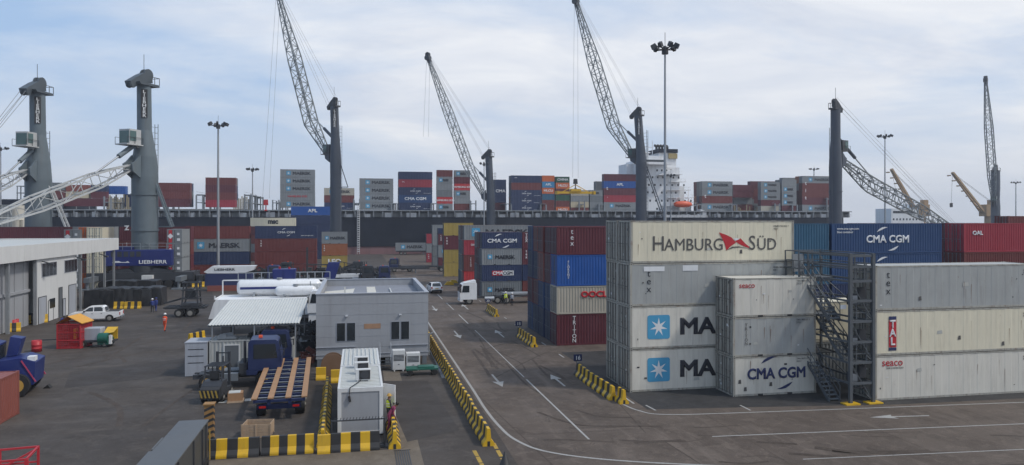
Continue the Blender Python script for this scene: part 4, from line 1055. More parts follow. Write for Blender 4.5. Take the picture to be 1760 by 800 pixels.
    if base:
        hx0, hx1 = house_px; a = XA(hx0, Y)-bx; b = XA(hx1, Y)-bx
        hs = MB(); hs.box(a, -2.2, 3.7, b, 3.0, 6.5); hs.box(a+1.2, -2.0, 6.5, a+4.5, 2.8, 7.0); ho = hs.build('machine_house', M['crane_blue'], t, bevel=.12)
        letters(ho, 'LIEBHERR', (a+b)/2, 4.1, .85, M['txt_white'], .016, y=-2.24, align='LEFT', sx=1.25)
        inst('emblem', flat_poly('swoosh', [([(0, 0), (.5, .28), (1.1, .3), (1.5, .12), (2.2, .12), (2.5, .3), (2.8, 0)], 0, 0)], [M['txt_white']]), ho, None, ((a+b)/2-4.2, -2.24, 4.3))
        lou = MB()
        for kx in range(5): lou.box(a+1+kx*1.0, -2.25, 5.3, a+1.7+kx*1.0, -2.2, 6.2)
        lou.build('louvre', M['dark_steel'], ho)
        hr = MB(); xx = a
        while xx <= b: hr.bar((xx, -2.1, 6.5), (xx, -2.1, 7.6), .06); xx += 1.4
        for z in (7.05, 7.6): hr.bar((a, -2.1, z), (b, -2.1, z), .06)
        hr.build('house_railing', M['galv'], ho)
        ch = MB(); ch.box(-8.5, -2.6, 1.2, 8.5, 2.6, 2.6); ch.tube((0, 0, 2.6), (0, 0, 3.7), 2.4, n=24)
        for e in (-1, 1): ch.prism([(e*4.5, 1.5), (e*5.2, 2.9), (e*2.0, 3.3), (e*1.0, 2.5)], 'y', -2.2, 2.2)
        cho = ch.build('undercarriage', M['dark_steel'], t)
        for e in (-7, 7):
            og = MB(); og.box(e-.45, -7, 1.3, e+.45, 7, 2.1)
            for f in (-6.6, 6.6): og.tube((e, f, .25), (e, f, 1.5), .25, n=10); og.cbox(e, f, 0, 2.0, 2.0, .25)
            og.build('outrigger', M['steel'], cho)
        for kx in range(9):
            for yy in (-2.4, 2.4):
                wl = MB(); x = -6+kx*1.5; wl.tube((x, yy-.45, .62), (x, yy+.45, .62), .62, n=14); wl.build('wheel', M['rubber'], cho)
    return t
harbour_crane('slate blue crane with dark machine cab, leftmost mast, lattice boom leaving the frame', 66, 152, 150, 2.2, 1.28, 297, (-120, 372, 128), -1, (M['crane_grey'], M['lattice_white']), lean=.3, house_px=(20, 112), brace=(117, 394), w=1.9, cab=4.6, kink=.0)
harbour_crane('grey crane with blue machine house and lowered white lattice boom pointing left', 249, 139, 136, 2.15, 1.15, 290, (-60, 398, 112), -1, (M['crane_grey'], M['lattice_white']), lean=.2, house_px=(187, 301), brace=(296, 390), w=2.3, cab=3.9, wires=False)
harbour_crane('third crane mast from the left, boom raised above the pale Maersk stack'.replace('Maersk ', ''), 577, 205, 176, 1.5, 1.1, 268, (478, -8, 222), -1, (M['crane_dark'], M['lattice_grey']), lean=-.8 if 0 else .6, base=False, w=3.0, hook=(457, 359, 'red'), cab=.6, brace=(598, 322), kink=2.6)
harbour_crane('short crane in the picture centre with its raised boom before open sky', 843, 244, 264, 1.4, 1.2, 338, (736, 101, 262), -1, (M['crane_dark'], M['lattice_grey']), lean=.8, base=False, w=2.6, hook=(732, 250, None), cab=False, kink=1.2, text=False)
harbour_crane('crane in front of the white ship bridge with its boom raised to the top edge', 1102, 205, 192, 1.6, 1.2, 272, (990, 4, 225), -1, (M['crane_dark'], M['lattice_grey']), lean=1.2, base=False, w=3.1, hook=(989, 322, 'spreader'), cab=.4, kink=2.6, brace=(1140, 372))
harbour_crane('thick dark crane mast at right with lattice boom lowered to the right', 1436, 165, 180, 1.55, 1.15, 276, (1650, 402, 190), 1, (M['crane_dark'], M['lattice_grey']), lean=0, base=False, w=3.2, cab=2.6, kink=1.6, text=False)
harbour_crane('distant crane at far right with nearly vertical lattice boom', 1711, 300, 290, 2.0, 1.9, 350, (1694, 139, 290), -1, (M['crane_dark'], M['lattice_grey']), lean=0, base=False, w=3.6, cab=1, kink=0, text=False, cyl=False)
# back stays of the raised cranes
# ================================================================== LAMP MASTS
def lamp_mast(px, Y, top_py, label, r=.2, n=8, span=1.7):
    x = XA(px, Y); h_ = HA(top_py, px, Y); t = thing('lamp_mast', label, 'lamp mast', (x, Y, 0), 0, 'high floodlight masts')
    p = MB(); p.tube((0, 0, 0), (0, 0, h_), r, r*.5, 12, caps=False); p.cbox(0, 0, 0, r*4, r*4, .06); p.build('pole', M['galv'], t)
    hd = MB(); hd.tube((0, 0, h_-.5), (0, 0, h_+.3), .38, n=12); hd.tube((0, 0, h_+.3), (0, 0, h_+2.0), .03, n=6)
    for k in range(n): a = 2*math.pi*k/n+.3; hd.bar((0, 0, h_), (math.cos(a)*span, math.sin(a)*span, h_+.1), .09)
    ho = hd.build('head_frame', M['dark_steel'], t)
    for k in range(n):
        a = 2*math.pi*k/n+.3; fl = MB(); fl.box(-.32, -.22, -.25, .32, .22, .3, taper=.05)
        fl.v = [tuple(Matrix.Translation((math.cos(a)*span, math.sin(a)*span, h_+.35)) @ Matrix.Rotation(a, 4, 'Z') @ Matrix.Rotation(R(30), 4, 'Y') @ Vector(v)) for v in fl.v]
        fl.build('floodlight', M['dark_steel'], ho)
    return t
lamp_mast(1143, 80, 86, 'tallest floodlight mast, rising behind the pennant-lettered white container', .21, 7, 1.3)
lamp_mast(375, 149, 217, 'floodlight mast in front of the grey star-marked container at left', .3, 7, 1.6)
lamp_mast(434, 246, 293, 'small far floodlight mast between the deck stacks at left', .3)
lamp_mast(832, 238, 283, 'small floodlight mast just left of the central crane', .26, 6, 1.3)
lamp_mast(1153, 240, 303, 'small floodlight mast in front of the white ship bridge', .26, 6, 1.3)
lamp_mast(1399, 310, 292, 'far floodlight mast behind the right deck stacks', .4, 8, 2.0)
lamp_mast(1521, 190, 236, 'floodlight mast between the dark crane and the orange jib', .28, 8, 1.9)
lamp_mast(1746, 300, 315, 'far floodlight mast at the right edge', .35, 8, 1.9)
lamp_mast(1, 250, 257, 'far floodlight mast at the left edge', .35, 8, 1.9)

# ================================================================== WORKSHOP (left)
XW = -35.0
def YW(px): return XW/ratio(px)
def zw(py, px): return HA(py, px, YW(px))
ws = thing('workshop_building', 'long white clad workshop with deep eaves and open bays at left', 'workshop', (XW, 94, 0))
def wsb(name, mb, mats, parent=None):
    mb.v = [(v[0]-XW, v[1]-94, v[2]) for v in mb.v]; return mb.build(name, mats, parent or ws)
q = MB(); q.box(-62, 60, 8.55, XW-.02, 118, 8.8); q.box(-60, 90, 8.8, -42, 92, 8.95); wsb('roof', q, M['roof_white'])
q = MB(); q.box(XW, 60, 7.25, XW+.25, 118.3, 8.95); q.box(-62, 118, 7.25, XW-.01, 118.3, 8.95)
for k in range(12): q.box(XW+.25, 62+k*5, 7.25, XW+.27, 62+k*5+.06, 8.95)
wsb('fascia', q, M['wall_white'])
q = MB(); q.box(XW-.3, YW(64), 0, XW-.02, YW(132), 7.25); q.box(-62, YW(132)-.3, 0, XW-.31, YW(132), 8.5); q.box(-62, 60, 0, -61.7, 118, 8.5)
wall = wsb('wall', q, M['wall_white'])
q = MB(); q.box(-36.0, 60, 0, -35.8, YW(64)-.2, 7.24); q.box(-35.79, 60, 3.7, -35.6, YW(64)-.2, 4.0)
for k in range(14): q.box(-35.79, 62+k*2.1, 0, -35.74, 62.08+k*2.1, 7.2)
wsb('sliding_door', q, M['wall_grey'])
for px in (15, 62): q = MB(); y = YW(px); q.box(XW-.25, y-.15, 0, XW+.05, y+.15, 7.24); wsb('column', q, M['galv'])
for px in (139, 160, 180, 196): q = MB(); y = YW(px); q.box(XW-.15, y-.13, 0, XW+.1, y+.13, 7.24); q.box(XW-.3, y-.3, 0, XW+.25, y+.3, .05); wsb('column', q, M['galv'])
for px in (148, 185): q = MB(); y = YW(px); q.bar((XW-10, y, 0), (XW-10, y, 8.5), .28); wsb('column', q, M['galv'])
for px0, px1, y0, y1 in ((72, 97, 474, 452), (111, 132, 467, 447)):
    q = MB(); a, b = YW(px0), YW(px1); z0, z1 = zw(y0, (px0+px1)/2), zw(y1, (px0+px1)/2)
    q.box(XW-.05, a-.06, z0-.06, XW+.03, b+.06, z1+.06); fr = wsb('window', q, M['trim_grey'])
    q = MB(); n = 4
    for k in range(n): w_ = (b-a)/n; q.box(XW+.031, a+k*w_+.04, z0, XW+.045, a+(k+1)*w_-.04, z1)
    wsb('pane', q, M['glass'], fr)
for px0, px1, top, mt in ((101, 106.5, 495, 'dark_int'), (66, 79, 511, 'trim_grey'), (83, 91, 517, 'wall_white'), (108, 112, 514, 'trim_grey'), (118, 130, 490, 'trim_grey')):
    q = MB(); a, b = YW(px0), YW(px1); z1 = zw(top, (px0+px1)/2); q.box(XW-.02, a, 0, XW+.03, b, z1)
    d = wsb('door', q, M[mt]); q = MB(); q.box(XW+.03, a-.08, 0, XW+.05, a, z1+.08); q.box(XW+.03, b, 0, XW+.05, b+.08, z1+.08); q.box(XW+.03, a, z1, XW+.05, b, z1+.08); wsb('door_frame', q, M['dark_steel'], d)
q = MB(); q.box(XW+.0, YW(85), 1.4, XW+.06, YW(94), 2.5); wsb('window', q, M['glass'])
for px in (70, 128, 168): q = MB(); y = YW(px); q.bar((XW+.1, y, 7.0), (XW+.9, y+.2, 6.7), .12); q.cbox(XW+1.0, y+.2, 6.5, .5, .5, .22); wsb('wall_lamp', q, M['dark_steel'])

# ================================================================== GREY OFFICE
ox0, ox1, oy0, oy1, of, ot = -3.35, 5.45, 60, 74.6, .65, 5.75
of_ = thing('office_building', 'grey clad single storey site office with flat parapet roof on short piers', 'office', (1, 60, 0))
def ofb(name, mb, mats, parent=None):
    mb.v = [(v[0]-1, v[1]-60, v[2]) for v in mb.v]; return mb.build(name, mats, parent or of_)
q = MB(); w = .22
q.box(ox0, oy0, of, ox1, oy0+w, ot); q.box(ox0, oy1-w, of, ox1, oy1, ot); q.box(ox0, oy0+w, of, ox0+w, oy1-w, ot); q.box(ox1-w, oy0+w, of, ox1, oy1-w, ot)
for k in range(1, 6): z = of+k*.86; q.box(ox0-.012, oy0-.012, z, ox1+.012, oy0-.001, z+.035); q.box(ox1+.001, oy0, z, ox1+.012, oy1, z+.035)
for k in range(1, 8): q.box(ox0+k*1.1, oy0-.006, of, ox0+k*1.1+.02, oy0-.001, ot-.01)
wl_ = ofb('wall', q, M['wall_grey'])
q = MB(); q.box(ox0-.06, oy0-.06, ot, ox1+.06, oy0+w+.05, ot+.06); q.box(ox0-.06, oy1-w-.05, ot, ox1+.06, oy1+.06, ot+.06); q.box(ox0-.06, oy0+w+.05, ot, ox0+w+.05, oy1-w-.05, ot+.06); q.box(ox1-w-.05, oy0+w+.05, ot, ox1+.06, oy1-w-.05, ot+.06)
ofb('parapet_cap', q, M['trim_grey'])
q = MB(); q.box(ox0+w, oy0+w, of+.1, ox1-w, oy1-w, 5.15); ofb('roof', q, M['roof_grey'])
q = MB(); q.prism([(ox0+w+.1, oy0+w+.1), (ox0+2.6, oy0+w+.1), (ox0+2.9, oy1-3.5), (ox0+1.6, oy1-5), (ox0+w+.1, oy1-6)], 'z', 5.155, 5.17); q.box(ox0+4.0, oy0+w+.1, 5.155, ox0+4.8, oy1-2, 5.17); q.box(ox0+3.4, oy0+.5, 5.155, ox0+3.99, oy0+.8, 5.17); ofb('roof_patch', q, M['roof_cream'])
q = MB(); q.cbox(ox0+2.1, 66, 5.17, .12, .12, .6); q.cbox(ox0+6.1, 67, 5.151, .1, 6, .12); ofb('roof_vent', q, M['roof_white'])
for x0 in (-1.75, 3.15-.65):
    for k in range(2):
        a = x0+k*.78; q = MB(); q.box(a-.05, oy0-.03, 2.0, a+.68, oy0-.013, 3.5); fr = ofb('window', q, M['trim_grey'])
        q = MB(); q.box(a, oy0-.045, 2.05, a+.62, oy0-.031, 3.45); ofb('pane', q, M['glass'], fr)
q = MB()
for x0 in (-1.1, 3.1): q.box(x0, oy0-.16, 3.98, x0+.2, oy0-.013, 4.08)
ofb('wall_lamp', q, M['clear_lamp'])
q = MB(); q.box(.35, oy0-.02, 2.95, 1.65, oy0-.013, 3.35); ofb('faded_notice', q, paint('notice_orange', (.38, .22, .13), .7, .3, .5))
q = MB(); q.box(ox0-.02, oy0-.05, .95, ox1+.02, oy0-.013, 1.0); q.box(ox0-.02, oy0-.09, 1.55, -.3, oy0-.013, 1.6); q.box(2.4, oy0-.09, 1.55, ox1, oy0-.013, 1.6); ofb('cable_tray', q, M['trim_grey'])
for x in (ox0+.25, -1, 2.2, ox1-.3):
    for y in (oy0+.2, 67, oy1-.3): q = MB(); q.cbox(x, y, 0, .35, .35, of); ofb('pier', q, M['steel'])
q = MB(); q.tube((ox1+.15, 61, .5), (ox1+.15, 61, 2.2), .05, n=8); q.tube((ox1+.15, 61, 2.2), (ox1+.5, 61, 2.35), .05, n=8); ofb('vent_pipe', q, M['galv'])
# steps to the office
q = thing('steel_steps', 'short steel steps between the cabin and the grey office', 'steps', (2.0, 58.2, 0))
a = MB()
for k in range(4): a.box(-.4, -.2+k*.3, .18+k*.2, .4, .06+k*.3, .21+k*.2)
a.build('tread', M['dark_steel'], q); a = MB()
for x in (-.42, .42): a.bar((x, -.3, 0), (x, 1.2, .95), .06, .15); a.bar((x, -.3, 1.0), (x, 1.2, 1.9), .04); a.bar((x, -.3, .1), (x, -.3, 1.0), .04); a.bar((x, 1.2, .9), (x, 1.2, 1.9), .04)
a.build('handrail', M['galv'], q)

# air-conditioning cabinets and green trolley in front of the office
for x, w_, h_, lab in ((2.95, .95, 1.5, 'tall white ventilation cabinet below the office window'), (4.05, 1.05, 1.25, 'lower white louvred cabinet beside the taller one')):
    t = thing('condenser_cabinet', lab, 'air conditioner', (x, 57.6, 0), 0, 'outdoor units before the office')
    a = MB(); a.cbox(0, .0, .12, w_, .7, h_); a.cbox(-w_*.35, 0, 0, .1, .7, .12); a.cbox(w_*.35, 0, 0, .1, .7, .12); a.build('casing', M['wall_white'], t, bevel=.02)
    a = MB()
    for k in range(5): a.box(-w_*.42, -.365, h_*.55+k*.1, w_*.42, -.351, h_*.55+.055+k*.1)
    a.cbox(0, -.36, h_*.35, .12, .03, .04); a.build('grille', M['dark_steel'], t)
t = thing('flat_trolley', 'low green flat trolley parked beside the white cabinets', 'trolley', (4.6, 55.9, 0))
a = MB(); a.cbox(0, 0, .42, 2.4, 1.1, .12); a.cbox(.3, 0, .54, 1.2, .8, .1); a.build('deck', M['green_paint'], t)
for x in (-.9, .9):
    for y in (-.5, .5): a = MB(); a.tube((x, y-.08, .22), (x, y+.08, .22), .22, n=12); a.build('wheel', M['rubber'], t)
a = MB(); a.bar((1.2, 0, .45), (2.0, 0, .3), .06); a.build('drawbar', M['dark_steel'], t)

# ================================================================== SITE CABINS
for yy, roof, lab in ((40.5, 'flat', 'nearest white cabin with grey end panel, open door and two fan units on top'), (46.75, 'rib', 'white cabin with ribbed roof joined behind the nearest cabin')):
    t = thing('site_cabin', lab, 'cabin', (-1.15, yy, 0), 0, 'site cabins inside the striped barriers')
    Wd, Ld, Hd_ = 2.4, 6.05, 2.62
    a = MB()
    for x in (0, Wd-.2):
        for y in (0, Ld-.2): a.box(x, y, .1, x+.2, y+.2, Hd_)
    a.box(.2, 0, .1, Wd-.2, .15, .28); a.box(.2, 0, Hd_-.22, Wd-.2, .15, Hd_); a.box(.2, Ld-.15, .1, Wd-.2, Ld, .28); a.box(.2, Ld-.15, Hd_-.22, Wd-.2, Ld, Hd_)
    for x in (0, Wd-.12): a.box(x, .2, Hd_-.2, x+.12, Ld-.2, Hd_); a.box(x, .2, .1, x+.12, Ld-.2, .28)
    a.build('frame', M['wall_white'], t)
    a = MB(); a.box(.2, .04, .28, Wd-.2, .1, Hd_-.22); a.build('end_panel', M['wall_grey'], t)
    a = MB(); a.box(.03, .2, .28, .09, Ld-.2, Hd_-.2); a.box(Wd-.09, .2, .28, Wd-.03, Ld-.2, Hd_-.2); a.box(.2, Ld-.1, .28, Wd-.2, Ld-.04, Hd_-.22); a.build('side_wall', M['wall_white'], t)
    a = MB()
    if roof == 'flat':
        a.box(.12, .15, Hd_-.1, Wd-.12, Ld-.15, Hd_-.04)
        for k in range(15): a.box(.12, .35+k*.38, Hd_-.04, Wd-.12, .42+k*.38, Hd_-.005)
    else:
        a.box(.12, .15, Hd_-.1, Wd-.12, Ld-.15, Hd_-.02)
        for k in range(8): a.box(.2+k*.27, .15, Hd_-.02, .27+k*.27, Ld-.15, Hd_+.05)
    a.build('roof', M['roof_white'], t)
    for x in (.3, Wd-.3):
        for y in (.3, Ld-.3): a = MB(); a.cbox(x, y, 0, .3, .3, .1); a.build('foot', M['dark_steel'], t)
    if roof == 'flat':
        a = MB(); a.add([(Wd, 2.6, .15), (Wd+.05, 2.6, .15), (Wd+.75, 1.95, .15), (Wd+.71, 1.92, .15), (Wd, 2.6, 2.25), (Wd+.05, 2.6, 2.25), (Wd+.75, 1.95, 2.25), (Wd+.71, 1.92, 2.25)], [(0, 1, 2, 3), (4, 5, 6, 7), (0, 1, 5, 4), (1, 2, 6, 5), (2, 3, 7, 6), (3, 0, 4, 7)])
        d = a.build('door', M['car_white'], t); a = MB(); a.cbox(Wd+.66, 1.97, 1.15, .1, .1, .1); a.build('handle', M['black'], d)
        a = MB(); a.box(Wd-.029, 2.6, .3, Wd-.02, 3.4, 2.3); a.build('door_opening', M['dark_int'], t)
for x, y, lab in ((.2, 42.2, 'white box fan unit on the cabin roof, nearer one'), (.12, 44.3, 'white box fan unit on the cabin roof, middle one'), (.1, 46.05, 'white box fan unit on the cabin roof, rear one')):
    t = thing('condenser_unit', lab, 'air conditioner', (x, y, 2.62), 0, 'fan units on the cabin roof')
    a = MB(); a.cbox(0, 0, .06, .84, .32, .62); a.cbox(-.3, 0, -.005, .06, .4, .065); a.cbox(.3, 0, -.005, .06, .4, .065); a.build('casing', M['wall_white'], t, bevel=.02)
    a = MB(); a.box(-.22, -.175, .12, .38, -.161, .62); a.build('fan_grille', M['black'], t)
    a = MB(); a.tube((.08, -.19, .37), (.08, -.176, .37), .22, n=18); a.tube((.08, -.2, .37), (.08, -.19, .37), .06, n=10); a.build('fan', M['dark_steel'], t)
tag(MB().bar((-.55, 40.47, 2.2), (-.5, 40.47, 1.9), .12).bar((-.5, 40.47, 2.65), (-.55, 40.47, 2.2), .035).bar((-.5, 40.47, 2.65), (-.1, 41.4, 2.7), .035).bar((-.1, 41.4, 2.7), (.1, 42.2, 2.7), .04).build('power_cable', M['black']), 'black cable with plug hanging over the grey end of the nearest cabin', 'cable')
t = thing('steel_fence', 'low dark steel barrier frame in front of the grey cabin end', 'fence', (0, 38.6, 0))
for x in (-1.4, 1.25): a = MB(); a.bar((x, 0, 0), (x, 0, 1.45), .07); a.box(x-.2, -.3, 0, x+.2, .3, .04); a.build('post', M['dark_steel'], t)
a = MB()
for z in (.15, 1.4): a.bar((-1.4, 0, z), (1.25, 0, z), .06)
a.build('rail', M['dark_steel'], t); a = MB(); k = -1.3
while k < 1.2: a.bar((k, 0, 1.4), (k+.05, 0, 1.55), .03); k += .16
a.build('spikes', M['dark_steel'], t)

# ================================================================== SHED WITH WHITE ROOF
t = thing('container_workshop', 'white container workshop with dark door, left of the blue tractor cabs', 'shed', (-11.0, 58.6, 0))
cb_ = MB(); cont_body(cb_, L20, ST, 'dry'); cb_.build('panels', cmat('reefer_grey'), t); cb_ = MB(); cont_frame(cb_, L20, ST); cb_.build('frame', [cmat('reefer_grey'), M['black']], t)
a = MB(); a.box(1.1, -.03, .16, 2.1, .008, 2.2); d = a.build('door', M['dark_int'], t); a = MB()
for x in (1.02, 2.1): a.box(x, -.05, .16, x+.08, .0, 2.28)
a.box(1.1, -.05, 2.2, 2.1, .0, 2.28); a.build('door_frame', M['wall_white'], d)
t = thing('steel_locker', 'small pale box store with three slits beside the container workshop', 'locker', (-12.65, 58.4, 0))
a = MB(); a.box(0, 0, .05, 1.55, 2.2, 2.5); a.box(-.03, -.03, 2.5, 1.58, 2.23, 2.56); a.box(.1, .1, 0, 1.4, 2.1, .05); a.build('casing', M['trim_grey'], t)
a = MB()
for k in range(3): a.box(.2, -.015, 1.0+k*.5, 1.3, -.001, 1.05+k*.5)
a.build('slit', M['black'], t)
t = thing('shed_roof', 'sloping pale corrugated canopy roof on steel posts over the container workshop', 'canopy', (-11.1, 58.5, 0))
a = MB(); z0, z1 = 3.75, 4.65; n = 30; dp = 9.6; vs = []
for i in range(n*4+1):
    x = i*6.6/(n*4); o = (0, .035, .035, 0)[i % 4]; vs += [(x, 0, z0+o), (x, dp, z1+o)]
a.add(vs, [(2*i, 2*i+2, 2*i+3, 2*i+1) for i in range(n*4)]); vs2 = [(v[0], v[1], v[2]-.03) for v in vs]; a.add(vs2, [(2*i, 2*i+1, 2*i+3, 2*i+2) for i in range(n*4)])
a.build('roof_sheet', M['roof_white'], t)
for x in (.3, 3.3, 6.3):
    for y, z in ((.2, z0), (dp-.2, z1)): a = MB(); a.bar((x, y, 0), (x, y, z-.05), .09); a.build('post', M['galv'], t)
a = MB()
for y, z in ((.2, z0-.08), (dp/2, (z0+z1)/2-.08), (dp-.2, z1-.08)): a.bar((0, y, z), (6.6, y, z), .08, .12)
a.build('purlin', M['steel'], t)
# things stored on top of / behind the container workshop
random.seed(4)
for k, (x, y, z, L, w_, hh, m_, lab, cat) in enumerate(((-10.6, 59.2, ST, 1.6, .8, .35, 'galv', 'bundle of bent metal stacked on the workshop roof', 'scrap metal'), (-8.4, 59.4, ST, 2.4, 1.2, .5, 'tarp', 'dark covered pile on the container workshop roof', 'covered pile'), (-6.2, 59.6, ST, 1.6, 1.3, .55, 'dark_steel', 'dark machine part on the right end of the workshop roof', 'machine part'))):
    a = MB()
    for i in range(14):
        x0 = random.uniform(0, L*.4); x1 = x0+random.uniform(.4, L*.6); y0 = random.uniform(0, w_); zz_ = random.uniform(.03, hh)
        a.bar((x0, y0, .03+zz_*.6), (min(x1, L), random.uniform(0, w_), .03+zz_), random.uniform(.05, .16), random.uniform(.05, .3))
    a.box(0, 0, 0, L*.9, w_*.9, hh*.4)
    tag(a.build('scrap_pile', M[m_], None, (x, y, z+.02)), lab, cat)

# ================================================================== BARRIERS
BR = {}
def barrier_mesh(L, n, first=0, Hb=.90, wb=.62):
    k = (L, n, first)
    if k in BR: return BR[k]
    a = MB(); w = wb/2
    pf = [(-w, 0), (w, 0), (w, .09), (w*.93, .16), (w*.42, .36), (w*.27, Hb-.02), (w*.2, Hb), (-w*.2, Hb), (-w*.27, Hb-.02), (-w*.42, .36), (-w*.93, .16), (-w, .09)]
    sl = L/n
    for i in range(n):      # painted bands are cut along the block; the notch at each end is a lifting slot
        x0, x1 = i*sl, (i+1)*sl; N_ = len(pf); vs = [(x0, *p) for p in pf]+[(x1, *p) for p in pf]; mi = (i+first) % 2
        a.add(vs, [(j, (j+1) % N_, N_+(j+1) % N_, N_+j) for j in range(N_)], mi)
        if i == 0: a.add([vs[j] for j in range(N_)], [tuple(range(N_))[::-1]], mi)
        if i == n-1: a.add(vs[N_:], [tuple(range(N_))], mi)
    a.box(-.012, -.07, 0, .04, .07, .26, 1); a.box(L-.04, -.07, 0, L+.012, .07, .26, 1)
    BR[k] = a.mesh('road_barrier', [M['yellow'], M['black']]); return BR[k]
def barrier(x, y, rz, L, n, lab, grp, first=0):
    o = bpy.data.objects.new('road_barrier', barrier_mesh(L, n, first)); COL.objects.link(o); o.location = (x, y, 0); o.rotation_euler.z = rz+random.uniform(-.012, .012)
    return tag(o, lab, 'barrier', grp)
random.seed(9)
GL = 'barriers in the long row beside the road line'
for k in range(18):
    y = 37.4+k*2.06
    lab = 'yellow and black barrier at the near end of the long row by the road' if k == 0 else 'yellow and black barrier in the long row between road line and cabins'
    barrier(6.5+random.uniform(-.03, .03), y, R(90), 2.0, 4, lab, GL, 0)
GR = 'barriers along the container side of the road'
for k in range(4): barrier(16.0+random.uniform(-.03, .03), 45.3+k*2.03, R(90), 2.0, 4, ['yellow and black barrier nearest the tall white stack', 'second barrier from the tall white stack on its roadside row', 'third barrier from the tall white stack on its roadside row', 'barrier carrying the nearest blue number sign'][k], GR)
barrier(16.35, 44.2, R(90), .95, 3, 'short checked yellow and black block at the corner of the tall white stack', GR)
for k in range(3): barrier(15.65+.0*k, 65.6+k*2.3, R(92), 2.0, 4, ['near barrier of three beside the dark red stack', 'middle barrier of three beside the dark red stack', 'far barrier of three beside the dark red stack'][k], GR)
for k in range(3): barrier(16.1, 87+k*2.1, R(92), 2.0, 4, ['near barrier of three before the white truck', 'middle barrier of three before the white truck', 'far barrier of three before the white truck'][k], GR)
GF = 'barriers around the site cabins'
barrier(-7.35, 38.35, 0, 2.5, 5, 'left one of two striped barriers in front of the wooden crate', GF, 1)
barrier(-4.75, 38.4, 0, 2.5, 6, 'right one of two striped barriers in front of the wooden crate', GF, 1)
barrier(-2.05, 38.1, 0, .62, 1, 'plain yellow barrier end at the front left of the nearest cabin', GF)
barrier(-1.4, 38.2, 0, 2.4, 5, 'striped barrier straight in front of the grey cabin end', GF, 1)
for k in range(3): barrier(1.75, 37.9+k*1.7, R(88), 1.55, 4, ['nearest yellow barrier right of the cabin below its open door', 'second yellow barrier right of the cabin', 'yellow barrier right of the cabin nearest the open door'][k], GF)
for k in range(6): barrier(-1.85-.05*k, 38.9+k*2.25, R(91), 2.05, 5, '%s yellow and black barrier from the front, left of the cabins' % ['first', 'second', 'third', 'fourth', 'fifth', 'sixth'][k], GF)
barrier(-3.1, 55.5, 0, .7, 1, 'plain yellow barrier end beside the trailer', GF); barrier(-2.0, 54.4, 0, .7, 1, 'plain yellow barrier end beside the cable drum', GF)
barrier(G(325, 590).x, G(325, 590).y, R(60), 2.0, 5, 'yellow barrier leaning by the small slitted box store', GF)
GW = 'barriers near the workshop'
for px, py, rz, lab in ((196, 531, 0, 'barrier in front of the black covered piles, left one'), (214, 531, 0, 'barrier in front of the black covered piles, right one'),
    (46, 556, 20, 'yellow and black barrier against the sliding door of the workshop'), (-4, 572, 20, 'yellow and black barrier at the left edge by the workshop'), (330, 494, 10, 'far yellow barrier behind the black trailer'), (345, 492, -15, 'far orange yellow barrier beside the tanks'), (236, 478, 0, 'small far yellow block left of the lamp mast')):
    p = G(px, py); barrier(p.x, p.y, R(rz), 2.0, 5, lab, GW)
def sign_board(x, y, txt, lab):
    t = thing('number_sign', lab, 'sign', (x, y, .9), 0, 'blue number signs on barriers')
    a = MB(); a.box(-.03, -.03, 0, .03, .03, .16); a.build('bracket', M['galv'], t)
    a = MB(); a.box(-.32, -.03, .16, .32, 0, .66); b_ = a.build('panel', M['vehicle_blue'], t); letters(b_, txt, 0, .26, .42, M['txt_white'], .01, y=-.04, align='CENTER')
sign_board(16.0, 53.2, '16', 'blue number sign on the barrier by the tall white stack')
sign_board(15.5, 71.9, '18', 'blue number sign on the barriers by the dark red stack')
sign_board(16.05, 93, '20', 'blue number sign on the barriers before the white truck')
# drums, drum of cable, crate, post, cone
def drum(x, y, lab, m_, r=.32, h_=.9):
    t = thing('oil_drum', lab, 'drum', (x, y, 0)); a = MB(); a.lathe([(0, .02), (r, .02), (r, .3), (r*1.05, .32), (r, .34), (r, .6), (r*1.05, .62), (r, .64), (r, h_), (r*.95, h_), (r*.93, h_-.03), (0, h_-.03)], 18); a.build('shell', M[m_], t)
    a = MB(); a.tube((r*.5, 0, h_-.03), (r*.5, 0, h_+.01), .04, n=8); a.build('bung', M['dark_steel'], t)
p = G(66, 551); drum(p.x, p.y, 'red drum beside the barrier at the workshop door', 'red_paint', .45, 1.1)
p = G(24, 567); drum(p.x, p.y, 'red drum by the barrier at the left edge', 'red_paint', .45, 1.1)
p = G(63, 605); drum(p.x, p.y, 'red drum behind the big blue forklift', 'red_paint', .4, 1.0)
t = thing('cable_drum', 'brown cable drum standing between grey office and cabins', 'cable drum', (-1.95, 56.6, 0))
a = MB()
for y in (-.45, .38): a.tube((0, y, .85), (0, y+.07, .85), .85, n=24)
a.build('flange', paint('drum_brown', (.16, .09, .05), .8, .3, .4), t); a = MB(); a.tube((0, -.38, .85), (0, .38, .85), .55, n=20); a.build('hose', M['rubber'], t)
t = thing('wooden_crate', 'open pale wooden crate on the ground behind the striped barriers', 'crate', (-5.36, 41.9, 0), R(-6))
a = MB(); W1, D1, H1 = 1.45, 1.1, .72
a.box(-W1/2, -D1/2, .1, W1/2, D1/2, .13); 
for k in range(4): z = .13+k*.15; a.box(-W1/2, -D1/2, z, W1/2, -D1/2+.025, z+.135); a.box(-W1/2, D1/2-.025, z, W1/2, D1/2, z+.135); a.box(-W1/2, -D1/2+.026, z, -W1/2+.025, D1/2-.026, z+.135); a.box(W1/2-.025, -D1/2+.026, z, W1/2, D1/2-.026, z+.135)
a.build('box', M['wood_pale'], t); a = MB()
for x in (-W1/2-.04, W1/2, -.04): a.box(x, -D1/2-.03, 0, x+.08, -D1/2-.002, H1+.02)
for y in (-D1/2, 0, D1/2-.1): a.box(-W1/2, y, 0, W1/2, y+.1, .099)
a.build('batten', M['wood_pale'], t)
